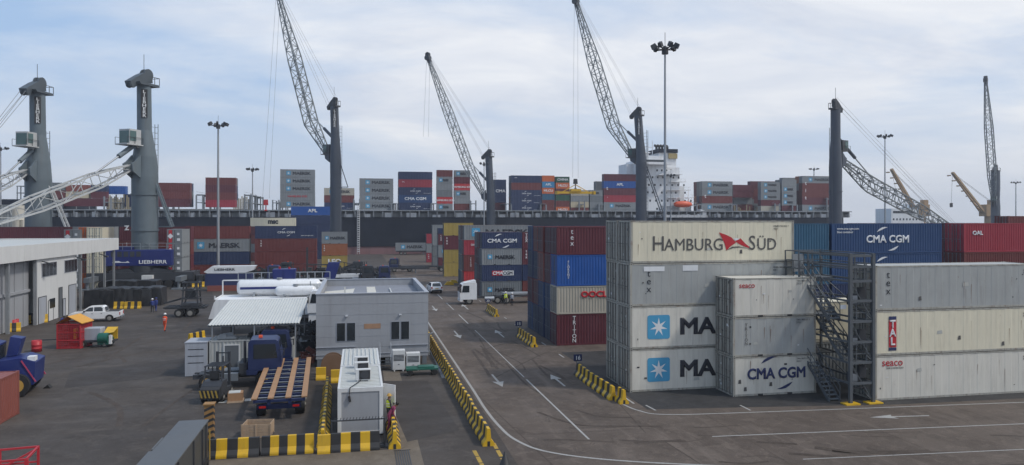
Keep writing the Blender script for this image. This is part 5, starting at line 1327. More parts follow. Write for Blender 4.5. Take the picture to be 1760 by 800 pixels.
tag(MB().box(-.4, -.3, .14, .4, .25, .45, taper=.08).build('packing_sheet', M['tarp'], None, (-5.5, 41.95, 0)), 'dark packing lying inside the wooden crate', 'packing')
t = thing('hazard_post', 'brown and black hazard striped steel post behind the left striped barrier', 'bollard', (-7.6, 40.6, 0))
a = MB(); a.box(-.22, -.22, 0, .22, .22, 2.1); a.cbox(0, 0, 2.1, .55, .55, .06); a.build('post', paint('hazard_brown', (.30, .16, .05), .6, .3, .5), t)
a = MB()
for k in range(6): z = .15+k*.32; a.add([(-.225, -.224, z), (.225, -.224, z+.2), (.225, -.224, z+.34), (-.225, -.224, z+.14)], [(0, 1, 2, 3)]); a.add([(.224, -.225, z+.2), (.224, .225, z), (.224, .225, z+.14), (.224, -.225, z+.34)], [(0, 1, 2, 3)])
a.build('stripe', M['black'], t)
p = G(868, 812); t = thing('traffic_cone', 'black topped cone at the bottom edge beside the yellow road marks', 'traffic cone', (p.x, p.y, 0))
a = MB(); a.lathe([(.40, .04), (.36, .06), (.03, .95), (0, .96)], 18); a.build('cone', M['black'], t); a = MB(); a.box(-.48, -.48, 0, .48, .48, .045); a.build('base', M['rubber'], t)
# dark grey steel box, red stair rails
t = thing('steel_duct', 'long dark grey steel box with hinged lid running out of the bottom edge', 'steel box', (-7.65, 37.2, 0))
a = MB(); a.box(-.62, -13, .25, .62, 0, 2.12); a.build('body', paint('duct_grey', (.05, .053, .056), .5, .3, .35), t, bevel=.02)
a = MB(); a.box(-.66, -13, 2.123, .66, -.02, 2.19); a.box(-.74, -4.5, 2.15, -.661, -2.8, 2.21); a.box(-.8, -13, 2.12, -.661, -4.6, 2.17); a.build('lid', paint('duct_lid', (.085, .09, .095), .5, .25, .3), t, bevel=.01)
a = MB()
for y in (-.6, -1.4, -3.2, -6, -9): a.box(.621, y-.05, .3, .68, y+.05, 2.1)
a.build('rib', M['dark_steel'], t); a = MB()
for y in (-.7, -1.1, -8): a.tube((.45, y, .3), (.75, y, .3), .28, n=14)
a.build('roller', M['rubber'], t)
a = MB(); a.bar((.72, -.15, .3), (.72, -.15, 1.7), .05); a.build('rod', M['line_yellow'], t)
t = thing('stair_landing', 'red steel handrails of a stair landing at the lower left corner', 'handrail', (-10.6, 27.6, 0), R(8))
zt = 4.0
a = MB()
for x in (-2.2, -1.1, 0): a.bar((x, 0, zt-1.05), (x, 0, zt), .07); 
for x in (-2.2, 0): a.bar((x, 0, 0), (x, 0, zt-1.05), .1); a.bar((x, -1.4, 0), (x, -1.4, zt), .1)
a.build('post', M['red_paint'], t); a = MB(); a.bar((-3.6, 0, zt), (.03, 0, zt), .06); a.bar((-3.6, 0, zt-.5), (.0, 0, zt-.5), .05); a.bar((0, 0, zt), (0, -1.4, zt), .06); a.bar((0, 0, zt-.05), (-1.9, -.3, zt-1.0), .06); a.bar((0, -1.4, zt), (-3.6, -1.4, zt), .06)
a.build('rail', M['red_paint'], t); a = MB(); a.box(-3.6, -1.4, zt-1.12, 0, 0, zt-1.05); a.build('platform', M['steel'], t)

# ================================================================== STAIR TOWER
t = thing('stair_tower', 'grey steel stair tower with caged top walkway between the white stacks', 'stair tower', (30.3, 41.3, 0))
SX, SY, TP = 1.62, 5.4, 7.75
zs = [0, 2.6, 5.2, TP]
for x in (0, SX):
    for y in (0, SY): a = MB(); a.bar((x, y, 0), (x, y, TP+1.75 if y == 0 else TP+1.3), .2 if y == 0 else .14, .2 if y == 0 else .14, up=(0, 1, 0)); a.build('post', M['stair'], t)
for x in (0, SX): a = MB(); a.box(x-.5, -.32, 0, x+.5, .3, .09); a.build('foot_plate', M['yellow'], t)
a = MB()
for z in zs[1:]+[TP+.9, 1.3, 3.9, 6.5, TP+1.6]:
    a.bar((0, 0, z), (SX, 0, z), .12, .16); a.bar((0, 0, z), (0, SY, z), .08, .12); a.bar((SX, 0, z), (SX, SY, z), .08, .12); a.bar((0, SY, z), (SX, SY, z), .08, .12)
for z0, z1 in ((0.1, 2.6), (2.6, 5.2), (5.2, TP)): a.bar((SX, 0, z0), (SX, SY, z1), .06); a.bar((0, 0, z1), (SX, 0, z0), .045)
a.build('brace', M['stair'], t)
for z in zs[1:]:
    a = MB(); a.box(-1.0, SY-1.5, z-.09, SX, SY+.1, z-.02); a.box(.05, .05, z-.09, SX-.05, 1.05, z-.02); lo = a.build('landing', M['stair'], t)
    a = MB()
    for q in (.55, 1.1):
        a.bar((-1.0, SY-1.5, z+q), (-1.0, SY+.1, z+q), .045); a.bar((-1.0, SY-1.5, z+q), (0, SY-1.5, z+q), .045); a.bar((-1.0, SY+.1, z+q), (SX, SY+.1, z+q), .045); a.bar((.1, .1, z+q), (SX-.1, .1, z+q), .045)
    for x, y in ((-1, SY-1.5), (-1, SY+.1), (-1, SY-.7), (-.3, SY-1.5), (0, SY-1.5), (.5, .1), (1.2, .1)): a.bar((x, y, z), (x, y, z+1.1), .05)
    a.build('landing_rail', M['stair'], lo)
for i, (z0, z1) in enumerate(zip(zs, zs[1:])):
    a = MB(); lx = -.85 if i % 2 == 0 else .12; n = 12; y0, y1 = .9, SY-1.5
    for x in (lx, lx+.75): a.bar((x, y0, z0), (x, y1, z1-.05), .05, .22)
    fl = a.build('stringer', M['stair'], t); a = MB()
    for k in range(n): f = (k+.6)/n; a.box(lx, y0+(y1-y0)*f-.12, z0+(z1-z0)*f-.02, lx+.75, y0+(y1-y0)*f+.14, z0+(z1-z0)*f+.02)
    a.build('tread', M['steel'], fl); a = MB()
    for x in (lx, lx+.75):
        a.bar((x, y0, z0+1.0), (x, y1, z1+.95), .045); a.bar((x, y0, z0+.5), (x, y1, z1+.45), .035)
        for k in range(4): f = k/3; a.bar((x, y0+(y1-y0)*f, z0+(z1-z0)*f), (x, y0+(y1-y0)*f, z0+(z1-z0)*f+1.0), .04)
    a.build('handrail', M['stair'], fl)
# equipment on the tower: sockets, cable trays, sign plates
for z in (1.2, 3.5, 6.2):
    a = MB(); a.box(.35, .5, z, .95, .85, z+.7); a.box(1.05, .55, z+.3, 1.55, .8, z+1.1); a.box(.3, .45, z-.35, 1.6, .5, z-.25); a.build('socket_box', M['dark_steel'], t)
    a = MB(); a.box(.42, .47, z+.1, .85, .495, z+.6); a.build('socket_cover', M['galv'], t)
a = MB(); a.box(-.25, -.02, 6.35, .1-.24, .02, 6.35); a.box(-.55, .2, 6.0, -.15, .23, 6.25); a.build('notice_plate', M['txt_white'], t)
# caged top walkway running along the stacks
a = MB(); a.box(-1.1, 3.9, TP-.3, SX, SY+.1, TP-.1); 
for x in (-1.1, -.4, .3, 1.0, SX):
    for y in (0 if x > -.2 else 3.9, SY+.1): a.bar((x, y, TP), (x, y, TP+1.75), .07)
for z in (TP+.6, TP+1.1, TP+1.75):
    a.bar((-1.1, SY+.1, z), (SX, SY+.1, z), .06); a.bar((-1.1, 3.9, z), (0, 3.9, z), .06); a.bar((-1.1, 3.9, z), (-1.1, SY+.1, z), .06); a.bar((SX, 0, z), (SX, SY, z), .06)
a.build('walkway_cage', M['stair'], t)
a = MB(); a.box(-.9, SY-.5, TP+.3, -.1, SY-.4, TP+1.5); a.build('gate_panel', M['galv'], t)

# ================================================================== VEHICLES
def wheel(par, x, y, r, w_, rim='rim', z=None):
    z = r if z is None else z
    a = MB(); a.tube((x, y-w_/2, z), (x, y+w_/2, z), r, n=20); a.tube((x, y-w_/2-.015, z), (x, y+w_/2+.015, z), r*.86, n=20); o = a.build('wheel', M['rubber'], par)
    a = MB()
    for s in (-1, 1):
        a.tube((x, y+s*(w_/2+.02), z), (x, y+s*(w_/2+.03), z), r*.58, n=16); a.tube((x, y+s*(w_/2+.03), z), (x, y+s*(w_/2+.07), z), r*.2, n=10)
    a.build('rim', M[rim], o); return o
def inset_body(mb, pts, y0, y1, top_in, z_in, mi=0):
    """side outline extruded across the car, points above z_in pulled inwards"""
    def yy(p, side):
        k = max(0, p[1]-z_in); return (y0+k*top_in) if side == 0 else (y1-k*top_in)
    n = len(pts); vs = [(p[0], yy(p, 0), p[1]) for p in pts]+[(p[0], yy(p, 1), p[1]) for p in pts]
    mb.add(vs, [(i, (i+1) % n, n+(i+1) % n, n+i) for i in range(n)], mi); mb.add(vs, [tuple(range(n))[::-1], tuple(range(n, 2*n))], mi)
def window(par, pts, y0, y1, top_in, z_in, side, name='window'):
    a = MB(); vs = []
    for p in pts:
        k = max(0, p[1]-z_in); y = (y0+k*top_in-.012) if side == 0 else (y1-k*top_in+.012); vs.append((p[0], y, p[1]))
    a.add(vs, [tuple(range(len(pts)))]); a.build(name, M['glass'], par)
def pickup(loc, rz):
    t = thing('pickup_truck', 'white double cab pickup parked beside the workshop wall', 'pickup truck', loc, rz)
    y0, y1 = -.9, .9
    def arch(cx, r): return [(cx+r*math.cos(R(q)), .36+r*math.sin(R(q))) for q in (180, 150, 120, 90, 60, 30, 0)]
    lo = [(-2.62, .42), (-2.62, .78), (-2.45, 1.02), (-1.35, 1.13), (1.05, 1.13), (2.6, 1.13), (2.62, .55), (2.1, .42)]+arch(1.55, .46)[::-1]+[(-1.2, .36)]+arch(-1.7, .46)[::-1]
    a = MB(); inset_body(a, lo, y0, y1, .05, .8); body = a.build('body', M['car_white'], t, bevel=.03)
    cabp = [(-1.42, 1.13), (-.62, 1.72), (.75, 1.76), (.98, 1.60), (1.12, 1.13)]
    a = MB(); inset_body(a, cabp, y0+.05, y1-.05, .26, 1.13); a.build('cab', M['car_white'], t, bevel=.04)
    for s in (0, 1):
        window(t, [(-1.1, 1.2), (-.56, 1.62), (-.15, 1.66), (-.15, 1.2)], y0+.05, y1-.05, .26, 1.13, s); window(t, [(-.05, 1.2), (-.05, 1.66), (.6, 1.67), (.82, 1.56), (.86, 1.2)], y0+.05, y1-.05, .26, 1.13, s)
    a = MB(); a.add([(-1.42, -.72, 1.17), (-1.42, .72, 1.17), (-.66, .6, 1.71), (-.66, -.6, 1.71)], [(0, 1, 2, 3)]); a.add([(1.13, -.7, 1.2), (1.13, .7, 1.2), (1.0, .58, 1.62), (1.0, -.58, 1.62)], [(0, 1, 2, 3)]); a.build('windscreen', M['glass'], t)
    a = MB(); a.box(1.15, -.76, 1.132, 2.52, .76, 1.15); a.build('load_bed', M['black'], t)
    a = MB(); a.box(-2.74, -.86, .38, -2.58, .86, .62); a.box(2.6, -.86, .42, 2.76, .86, .6); a.build('bumper', M['steel'], t)
    for y in (-.72, .72):
        a = MB(); a.box(-2.64, y-.17, .74, -2.5, y+.17, .92); a.build('headlight', M['clear_lamp'], t); a = MB(); a.box(2.59, y-.1+(.08 if y > 0 else -.08), .72, 2.64, y+.1+(.08 if y > 0 else -.08), 1.05); a.build('tail_light', M['red_lamp'], t)
        a = MB(); s = 1 if y > 0 else -1; a.box(-1.1, s*.92, 1.14, -.95, s*1.1, 1.3); a.build('mirror', M['black'], t)
        a = MB(); a.box(-.3, s*.905, .93, -.15, s*.925, .97); a.box(.65, s*.905, .93, .8, s*.925, .97); a.build('door_handle', M['black'], t)
    for x in (-1.7, 1.55):
        for y in (-.8, .8): wheel(t, x, y, .38, .24)
    return t
p = G(166, 552); pickup((p.x, p.y, 0), R(3))
def suv(loc, rz):
    t = thing('suv_car', 'white SUV seen from behind, driving up the road past the office', 'car', loc, rz)
    y0, y1 = -.92, .92
    def arch(cx, r): return [(cx+r*math.cos(R(q)), .34+r*math.sin(R(q))) for q in (180, 150, 120, 90, 60, 30, 0)]
    lo = [(-2.3, .4), (-2.32, .8), (-2.1, 1.0), (-1.2, 1.08), (2.2, 1.1), (2.3, .8), (2.28, .42)]+arch(1.4, .42)[::-1]+arch(-1.45, .42)[::-1]
    a = MB(); inset_body(a, lo, y0, y1, .05, .8); a.build('body', M['car_white'], t, bevel=.04)
    a = MB(); inset_body(a, [(-1.2, 1.08), (-.4, 1.62), (1.7, 1.66), (2.18, 1.1)], y0+.04, y1-.04, .24, 1.08); a.build('cabin', M['car_white'], t, bevel=.05)
    for s in (0, 1): window(t, [(-.95, 1.14), (-.35, 1.56), (1.5, 1.58), (1.85, 1.14)], y0+.04, y1-.04, .24, 1.08, s)
    a = MB(); a.add([(2.16, -.7, 1.14), (2.16, .7, 1.14), (1.78, .6, 1.6), (1.78, -.6, 1.6)], [(0, 1, 2, 3)]); a.add([(-1.16, -.7, 1.14), (-1.16, .7, 1.14), (-.46, .6, 1.6), (-.46, -.6, 1.6)], [(0, 1, 2, 3)]); a.build('windscreen', M['glass'], t)
    a = MB(); a.box(2.27, -.8, .38, 2.38, .8, .6); a.build('bumper', M['black'], t); a = MB(); a.box(2.3, -.26, .72, 2.33, .26, .84); a.build('number_plate', M['yellow'], t)
    for y in (-.78, .78): a = MB(); a.box(2.2, y-.1, .8, 2.33, y+.1, 1.06); a.build('tail_light', M['red_lamp'], t)
    for s in (-1, 1): a = MB(); a.box(-.95, s*.93, 1.05, -.8, s*1.1, 1.2); a.build('mirror', M['car_white'], t)
    for x in (-1.45, 1.4):
        for y in (-.8, .8): wheel(t, x, y, .35, .22)
p = G(749, 505); suv((p.x, p.y+2.2, 0), R(-86))
# white truck with flat trailer
def cab_over(t, x, col, z0=.75, L=2.2, hgt=2.05, w_=1.22, name='cab'):
    a = MB(); inset_body(a, [(x, z0), (x-.05, z0+.9), (x+.28, z0+hgt-.15), (x+.55, z0+hgt), (x+L, z0+hgt+.05), (x+L, z0)], -w_, w_, .04, z0+1.0); c = a.build(name, M[col], t, bevel=.05)
    a = MB(); a.add([(x-.045, -w_+.12, z0+1.0), (x-.045, w_-.12, z0+1.0), (x+.25, w_-.2, z0+hgt-.22), (x+.25, -w_+.2, z0+hgt-.22)], [(0, 1, 2, 3)]); a.build('windscreen', M['glass'], c)
    for s in (0, 1): window(c, [(x+.25, z0+1.0), (x+.42, z0+hgt-.3), (x+L*.55, z0+hgt-.3), (x+L*.55, z0+1.0)], -w_, w_, .04, z0+1.0, s)
    for s in (-1, 1): a = MB(); a.box(x-.02, s*(w_+.06), z0+1.0, x+.12, s*(w_+.26), z0+1.6); a.build('mirror', M['black'], c)
    return c
Yt = 101.5; xt = XA(789, Yt)
t = thing('flatbed_truck', 'white truck with empty flat trailer parked across the end of the road', 'truck', (xt, Yt, 0), 0)
c = cab_over(t, 0, 'car_white', .7, 2.3, 2.2)
a = MB(); a.box(-.05, -1.2, .45, .35, 1.2, .72); a.build('bumper', M['car_white'], t)
a = MB(); a.prism([(.55, 2.95), (2.2, 3.3), (2.2, 2.96)], 'y', -1.0, 1.0); a.build('wind_deflector', M['car_white'], t)
for s in (-.85, .85): a = MB(); a.box(-.08, s-.2, .5, -.04, s+.2, .68); a.build('headlight', M['clear_lamp'], t)
a = MB()
for y in (-.45, .45): a.box(2.3, y-.08, .75, 7.0, y+.08, 1.0)
a.build('chassis', M['dark_steel'], t)
a = MB(); a.box(6.2, -1.25, 1.25, 17.5, 1.25, 1.42)
for k in range(14): a.box(6.3+k*.82, -1.27, 1.20, 6.4+k*.82, 1.27, 1.30)
for y in (-.5, .5): a.box(6.5, y-.1, .9, 17.3, y+.1, 1.25)
a.build('flat_bed', M['galv'], t)
a = MB(); a.tube((3.4, -1.1, .75), (4.7, -1.1, .75), .32, n=14); a.build('fuel_tank', M['galv'], t)
for x in (1.25, 5.2, 6.5, 13.4, 14.7, 16.0):
    for y in (-1.0, 1.0): wheel(t, x, y, .52, .3)

def yard_tractor(loc, rz, lab, col='vehicle_blue', rim='rim_yellow', name='terminal_tractor', sc_=1.0):
    """terminal tractor, cab at -x, open frame behind it"""
    t = thing(name, lab, 'tractor unit', loc, rz); t.scale = (sc_,)*3
    a = MB()
    for y in (-.42, .42): a.box(-2.5, y-.09, .65, 3.2, y+.09, .95)
    for x in (-2.3, -.8, .9, 2.0, 3.0): a.box(x, -.33, .7, x+.15, .33, .9)
    a.build('chassis', M['dark_steel'], t)
    a = MB(); a.prism([(-2.7, .5), (-2.72, 1.2), (-2.3, 1.25), (-.35, 1.25), (-.35, .9), (-1.0, .9), (-1.15, 1.18), (-1.75, 1.18), (-1.95, .9), (-2.2, .5)], 'y', -1.2, 1.2); a.build('fender', M[col], t, bevel=.03)
    a = MB(); x0, x1 = -2.65, -.45; inset_body(a, [(x0, 1.26), (x0-.03, 2.1), (x0+.2, 3.15), (x0+.4, 3.28), (x1-.15, 3.3), (x1, 3.1), (x1, 1.26)], -1.2, 1.2, .05, 2.1); c = a.build('cab', M[col], t, bevel=.06)
    for s in (0, 1): window(c, [(x0+.25, 2.0), (x0+.4, 3.0), (x1-.35, 3.0), (x1-.35, 2.0)], -1.2, 1.2, .05, 2.1, s)
    a = MB(); a.add([(x0-.04, -1.0, 2.0), (x0-.04, 1.0, 2.0), (x0+.17, .95, 3.05), (x0+.17, -.95, 3.05)], [(0, 1, 2, 3)]); a.build('windscreen', M['glass'], c)
    a = MB(); a.box(x1+.001, -.9, 2.0, x1+.015, .9, 2.95); a.build('rear_window', M['glass'], c)
    for y in (-1.32, 1.32): a = MB(); a.bar((x0+.2, y*.9, 2.6), (x0-.15, y, 2.6), .03); a.box(x0-.22, y-.1, 2.2, x0-.15, y+.1, 2.65); a.build('mirror', M['black'], c)
    a = MB(); a.box(x0+.1, -1.21, 1.75, x1-.1, -1.205, 1.79); a.bar((x1-.2, -1.22, 1.5), (x1-.2, -1.22, 2.0), .03); a.build('door_trim', M['galv'], c)
    a = MB(); a.tube((-.2, .6, .9), (-.2, .6, 3.2), .1, n=10); a.box(-.35, -1.05, .95, .15, 1.0, 1.7); a.build('exhaust', M['dark_steel'], t)
    a = MB(); a.box(.2, .55, .55, 1.2, 1.15, 1.05); a.tube((.2, -.95, .8), (1.3, -.95, .8), .3, n=12); a.build('fuel_tank', M['steel'], t)
    a = MB(); a.tube((2.0, 0, 1.0), (2.0, 0, 1.12), .5, n=16); a.box(1.5, -.6, .95, 2.8, .6, 1.0); a.build('fifth_wheel', M['dark_steel'], t)
    a = MB(); a.cbox(-1.2, 0, 3.3, .25, .25, .16); a.build('beacon', M['hi_orange'], c)
    for x in (-1.45, 2.2):
        for y in (-.98, .98): wheel(t, x, y, .53, .34 if x < 0 else .5, rim)
    return t
p = G(413, 668); yard_tractor((p.x, p.y+1.1, 0), R(183), 'blue terminal tractor with open frame, in front of the container workshop door')
p = G(437, 645); yard_tractor((p.x, p.y+1.1, 0), R(181), 'second blue terminal tractor, half hidden behind the first')
p = G(608, 489); yard_tractor((p.x+1, p.y+1, 0), R(180), 'dark yard tractor facing right behind the grey office', 'cloth_dark', 'rim')
p = G(648, 486); yard_tractor((p.x, p.y+1, 0), R(176), 'dark blue yard tractor facing right, second behind the office', 'txt_blue', 'rim', sc_=.92)
p = G(688, 468); yard_tractor((p.x, p.y+1, 0), R(0), 'blue tractor on the quay below the lone pale grey container', 'vehicle_blue', 'rim', sc_=.92)
def chassis_trailer(loc, rz, lab, L=12.2, planks=None, col='dark_steel'):
    t = thing('container_trailer', lab, 'trailer', loc, rz)
    a = MB()
    for y in (-.5, .5): a.box(0, y-.08, .95, L, y+.08, 1.28)
    n = 9
    for k in range(n+1): x = k*(L-.2)/n; a.box(x, -1.22, 1.1, x+.16, 1.22, 1.24)
    for y in (-1.24, 1.16): a.box(0, y, 1.08, L, y+.08, 1.26)
    fr = a.build('frame', M[col], t)
    if planks:
        for y in (-1.2, -.42, .42, 1.2):
            a = MB(); x = 0
            while x < L-.1:
                l_ = min(random.uniform(2.5, 3.4), L-x); a.box(x+.01, y-.14, 1.285, x+l_-.01, y+.14, 1.36); x += l_
            a.build('plank', M['wood'], t)
        a = MB()
        for k in range(n): x = .5+k*(L-.2)/n; a.box(x, -1.05, 1.243, x+.09, 1.05, 1.28)
        a.build('cross_bar', M['galv'], t)
        a = MB()
        for k in range(4): a.box(.02, -1.05, .70+.0*k, .12, 1.05, 1.0)
        a.build('rear_board', M[col], t)
        for y in (-.8, .8): a = MB(); a.box(-.02, y-.16, .78, .015, y+.16, .9); a.build('tail_light', M['red_lamp'], t)
    for x in (1.6, 2.9):
        for y in (-.95, .95): wheel(t, x, y, .5, .45)
    a = MB()
    for y in (-.7, .7): a.box(L-3, y-.07, .05, L-2.86, y+.07, 1.0); a.cbox(L-2.93, y, 0, .3, .3, .05)
    a.build('landing_leg', M['steel'], t)
    return t
random.seed(8)
o = chassis_trailer((-4.55, 44.6, 0), R(92.5), 'blue flat trailer with four rows of brown planks beside the cabins', 12.6, True, 'vehicle_blue'); o.scale = (1, 1.16, 1)
p = G(735, 468); chassis_trailer((p.x+6, p.y+1.5, 0), R(180), 'empty dark skeletal trailer on the quay near the red stack')
p = G(420, 478); chassis_trailer((p.x+6, p.y, 0), R(178), 'empty dark skeletal trailer below the brown containers at left')
p = G(520, 478); chassis_trailer((p.x+6, p.y, 0), R(182), 'empty dark skeletal trailer behind the white tanks')
p = G(352, 545); chassis_trailer((p.x, p.y+1, 0), R(178), 'short black trailer with raised gear on the open yard', 4.6)
t = thing('trailer_gear', 'tall dark spreader frame standing on the short black trailer', 'lifting frame', (p.x-1.6, p.y+1, 1.3))
a = MB()
for x in (-1, .8):
    for y in (-.9, .9): a.bar((x, y, 0), (x*.8, y*.8, 2.8), .16)
for z in (.9, 1.9, 2.8): a.bar((-1, -.85, z), (.8, -.85, z), .14); a.bar((-1, .85, z), (.8, .85, z), .14); a.bar((-1, -.85, z), (-1, .85, z), .14); a.bar((.8, -.85, z), (.8, .85, z), .14)
a.bar((-1, -.9, 0), (.8, -.8, 2.8), .1); a.bar((-3.2, 0, .3), (-1, 0, .9), .2); a.box(-1.1, -1, .0, .9, 1, .35)
a.build('frame', M['dark_steel'], t); a = MB(); a.tube((-.1, -.5, 1.5), (-.1, .5, 1.5), .6, n=16); a.build('winch_drum', M['dark_steel'], t)
# grey star-marked container on the far trailer
Yk = 247; o = stack(XA(680, Yk), Yk, round(XA(733, Yk)-XA(680, Yk), 2), [('pale', ST, 'MAERSK')], 'its trailer on the quay below the hull', 'mid', z0=1.35)[0]; o['label'] = 'pale grey container riding alone on a trailer below the dark hull'
chassis_trailer((XA(681, Yk), Yk+1.2, 0), 0, 'trailer on the quay carrying the lone pale grey container', 12)

# forklift seen from behind with hazard counterweight
def forklift(loc, rz, lab, s=1.0, col='dark_steel', rim='rim'):
    t = thing('forklift_truck', lab, 'forklift', loc, rz); t.scale = (s, s, s)
    a = MB(); a.prism([(-1.2, .35), (-1.25, 1.1), (-.9, 1.35), (-.1, 1.35), (0, .75), (1.0, .7), (1.0, .35)], 'y', -.62, .62); a.build('body', M[col], t, bevel=.04)
    a = MB(); a.prism([(-1.5, .3), (-1.55, .95), (-1.26, 1.1), (-1.26, .3)], 'y', -.6, .6); cw = a.build('counterweight', M['black'], t, bevel=.05)
    a = MB()
    for k in range(5): y = -.55+k*.24; a.add([(-1.556, y, .42), (-1.556, y+.11, .42), (-1.58, y+.23, .9), (-1.58, y+.12, .9)], [(0, 1, 2, 3)])
    a.build('hazard_stripe', M['line_yellow'], cw)
    a = MB()
    for x, y in ((-.9, -.55), (-.9, .55), (.75, -.55), (.75, .55)): a.bar((x, y, 1.0 if x > 0 else 1.3), (x*.8, y*.95, 2.25), .07)
    for k in range(9): a.bar((-.75+k*.17, -.52, 2.27), (-.75+k*.17, .52, 2.27), .05, .03)
    for y in (-.54, .54): a.bar((-.8, y, 2.25), (.68, y, 2.25), .07)
    a.build('overhead_guard', M['dark_steel'], t)
    a = MB(); a.box(-.6, -.28, 1.36, -.1, .28, 1.45); a.box(-.7, -.28, 1.45, -.55, .28, 1.95); a.build('seat', M['black'], t)
    a = MB()
    for y in (-.38, .38): a.bar((1.15, y, .1), (1.12, y, 2.9), .12, .16)
    for z in (.4, 1.5, 2.8): a.bar((1.15, -.38, z), (1.15, .38, z), .08)
    a.tube((1.12, 0, .3), (1.1, 0, 2.6), .06, n=8); ms_ = a.build('mast', M['dark_steel'], t)
    a = MB()
    for y in (-.3, .3): a.box(1.3, y-.06, .08, 2.3, y+.06, .13); a.box(1.25, y-.06, .08, 1.31, y+.06, .8)
    a.build('fork', M['steel'], ms_)
    for x, r in ((-.85, .3), (.75, .36)):
        for y in (-.55, .55): wheel(t, x, y, r, .22, rim)
    return t
p = G(371, 690); forklift((p.x, p.y+.6, 0), R(82), 'grey forklift with hazard striped counterweight beside the blue tractor', 1.0)
p = G(405, 690); t = thing('pallet_box', 'brown timber box with white sheets between forklift and planked trailer', 'box', (p.x, p.y, 0), R(5))
a = MB(); a.box(-.45, -.4, .1, .45, .4, .6); a.build('box', M['wood'], t); a = MB(); a.box(-.5, -.45, 0, .5, .45, .1); a.build('pallet', M['wood_pale'], t); a = MB(); a.box(-1.0, -.3, .02, -.52, .2, .06); a.box(-.4, -.38, .6, .3, .3, .64); a.box(.55, -.3, .02, .95, .3, .05); a.build('sheet', M['roof_white'], t)
# big blue forklift at the left
t = thing('container_forklift', 'large blue container forklift with tall mast at the left edge', 'forklift', (-24.2, 55.2, 0), R(188))
a = MB(); a.prism([(-2.9, .7), (-3.0, 2.2), (-2.2, 2.5), (-.6, 2.35), (-.4, 1.5), (2.4, 1.4), (2.5, .7)], 'y', -1.25, 1.25); a.build('body', M['fork_blue'], t, bevel=.06)
a = MB(); a.prism([(-.7, 1.5), (-.8, 3.4), (-.3, 3.55), (1.0, 3.5), (1.3, 1.5)], 'y', -.9, .9); c = a.build('cab', M['fork_blue'], t, bevel=.05)
a = MB()
for y in (-.92, .905): a.box(-.5, y, 2.2, .8, y+.015, 3.25)
a.add([(1.29, -.75, 2.2), (1.29, .75, 2.2), (1.08, .75, 3.3), (1.08, -.75, 3.3)], [(0, 1, 2, 3)]); a.add([(-.79, -.75, 2.4), (-.79, .75, 2.4), (-.83, .75, 3.3), (-.83, -.75, 3.3)], [(0, 1, 2, 3)]); a.build('window', M['glass'], c)
a = MB(); a.prism([(-1.6, 2.5), (-1.9, 3.6), (-1.2, 3.75), (-.95, 2.4)], 'y', -1.1, -.2); a.build('air_intake', M['fork_blue'], t)
a = MB()
for y in (-.9, .9): a.bar((2.9, y, .2), (2.8, y, 6.0), .35, .4)
for z in (.8, 2.6, 4.4, 5.9): a.bar((2.9, -.9, z), (2.85, .9, z), .25)
a.build('mast', M['dark_steel'], t)
a = MB(); a.bar((1.0, 0, 1.8), (2.7, 0, 3.6), .18); a.build('tilt_cylinder', M['galv'], t)
a = MB(); a.box(-2.2, -1.32, 1.5, -.9, -1.26, 1.62); a.bar((-3.02, -1.26, .9), (-2.2, -1.3, 2.35), .07); a.bar((-3.02, 1.26, .9), (-2.2, 1.3, 2.35), .07); a.build('edge_trim', paint('trim_pink', (.35, .04, .10), .5, .2, .2), t)
a = MB(); a.box(-2.95, .5, 2.25, -2.5, 1.1, 2.55); a.build('rear_lamp_box', M['txt_white'], t)
for y in (-1.2, 1.2): a = MB(); a.cbox(.2, y, 1.55, .35, .3, .8); a.build('air_filter', M['red_paint'], t)
for x, r in ((-2.0, .75), (1.7, .85)):
    for y in (-1.35, 1.35): wheel(t, x, y, r, .55, 'rim_yellow')
a = MB(); a.box(-.5, -1.6, .35, .8, -1.26, .9); a.build('step', M['line_yellow'], t)
# tow pipe lying from the cage, wheel chock
tag(MB().bar((0, 0, .25), (5.6, .8, .25), .12).bar((0, 0, 0), (0, 0, .3), .2).bar((5.6, .8, 0), (5.6, .8, .3), .2).build('tow_bar', M['dark_steel'], None, (G(58, 590).x, G(58, 590).y, 0)), 'dark tow bar lying between the big forklift and the red cage', 'tow bar')
tag(MB().prism([(-.25, 0), (.25, 0), (.05, .25)], 'y', -.2, .2).build('wheel_chock', M['rubber'], None, (G(82, 667).x, G(82, 667).y, 0)), 'black wheel chock behind the rear wheel of the big forklift', 'wheel chock')

# red man cage with yellow roof
p = G(121, 600); t = thing('man_cage', 'red mesh personnel cage with folded yellow roof on the yard', 'cage', (p.x, p.y+1.0, 0), R(-8))
a = MB(); w_, hh = 1.0, 2.2
for x in (-w_, w_):
    for y in (-w_, w_): a.bar((x, y, 0), (x, y, hh), .1)
for z in (.08, .75, 1.45, hh):
    for s in (-w_, w_): a.bar((-w_, s, z), (w_, s, z), .08); a.bar((s, -w_, z), (s, w_, z), .08)
a.build('frame', M['red_paint'], t); a = MB(); k = -w_+.14
while k < w_: 
    for s in (-w_, w_): a.bar((k, s, 0), (k, s, hh), .035); a.bar((s, k, 0), (s, k, hh), .035)
    k += .14
z = .2
while z < hh:
    for s in (-w_, w_): a.bar((-w_, s, z), (w_, s, z), .025); a.bar((s, -w_, z), (s, w_, z), .025)
    z += .2
a.build('mesh', M['red_paint'], t); a = MB(); a.box(-w_, -w_, .02, w_, w_, .07); a.box(-.9, .93, .1, .9, .96, 2.0); a.build('floor', M['red_paint'], t)
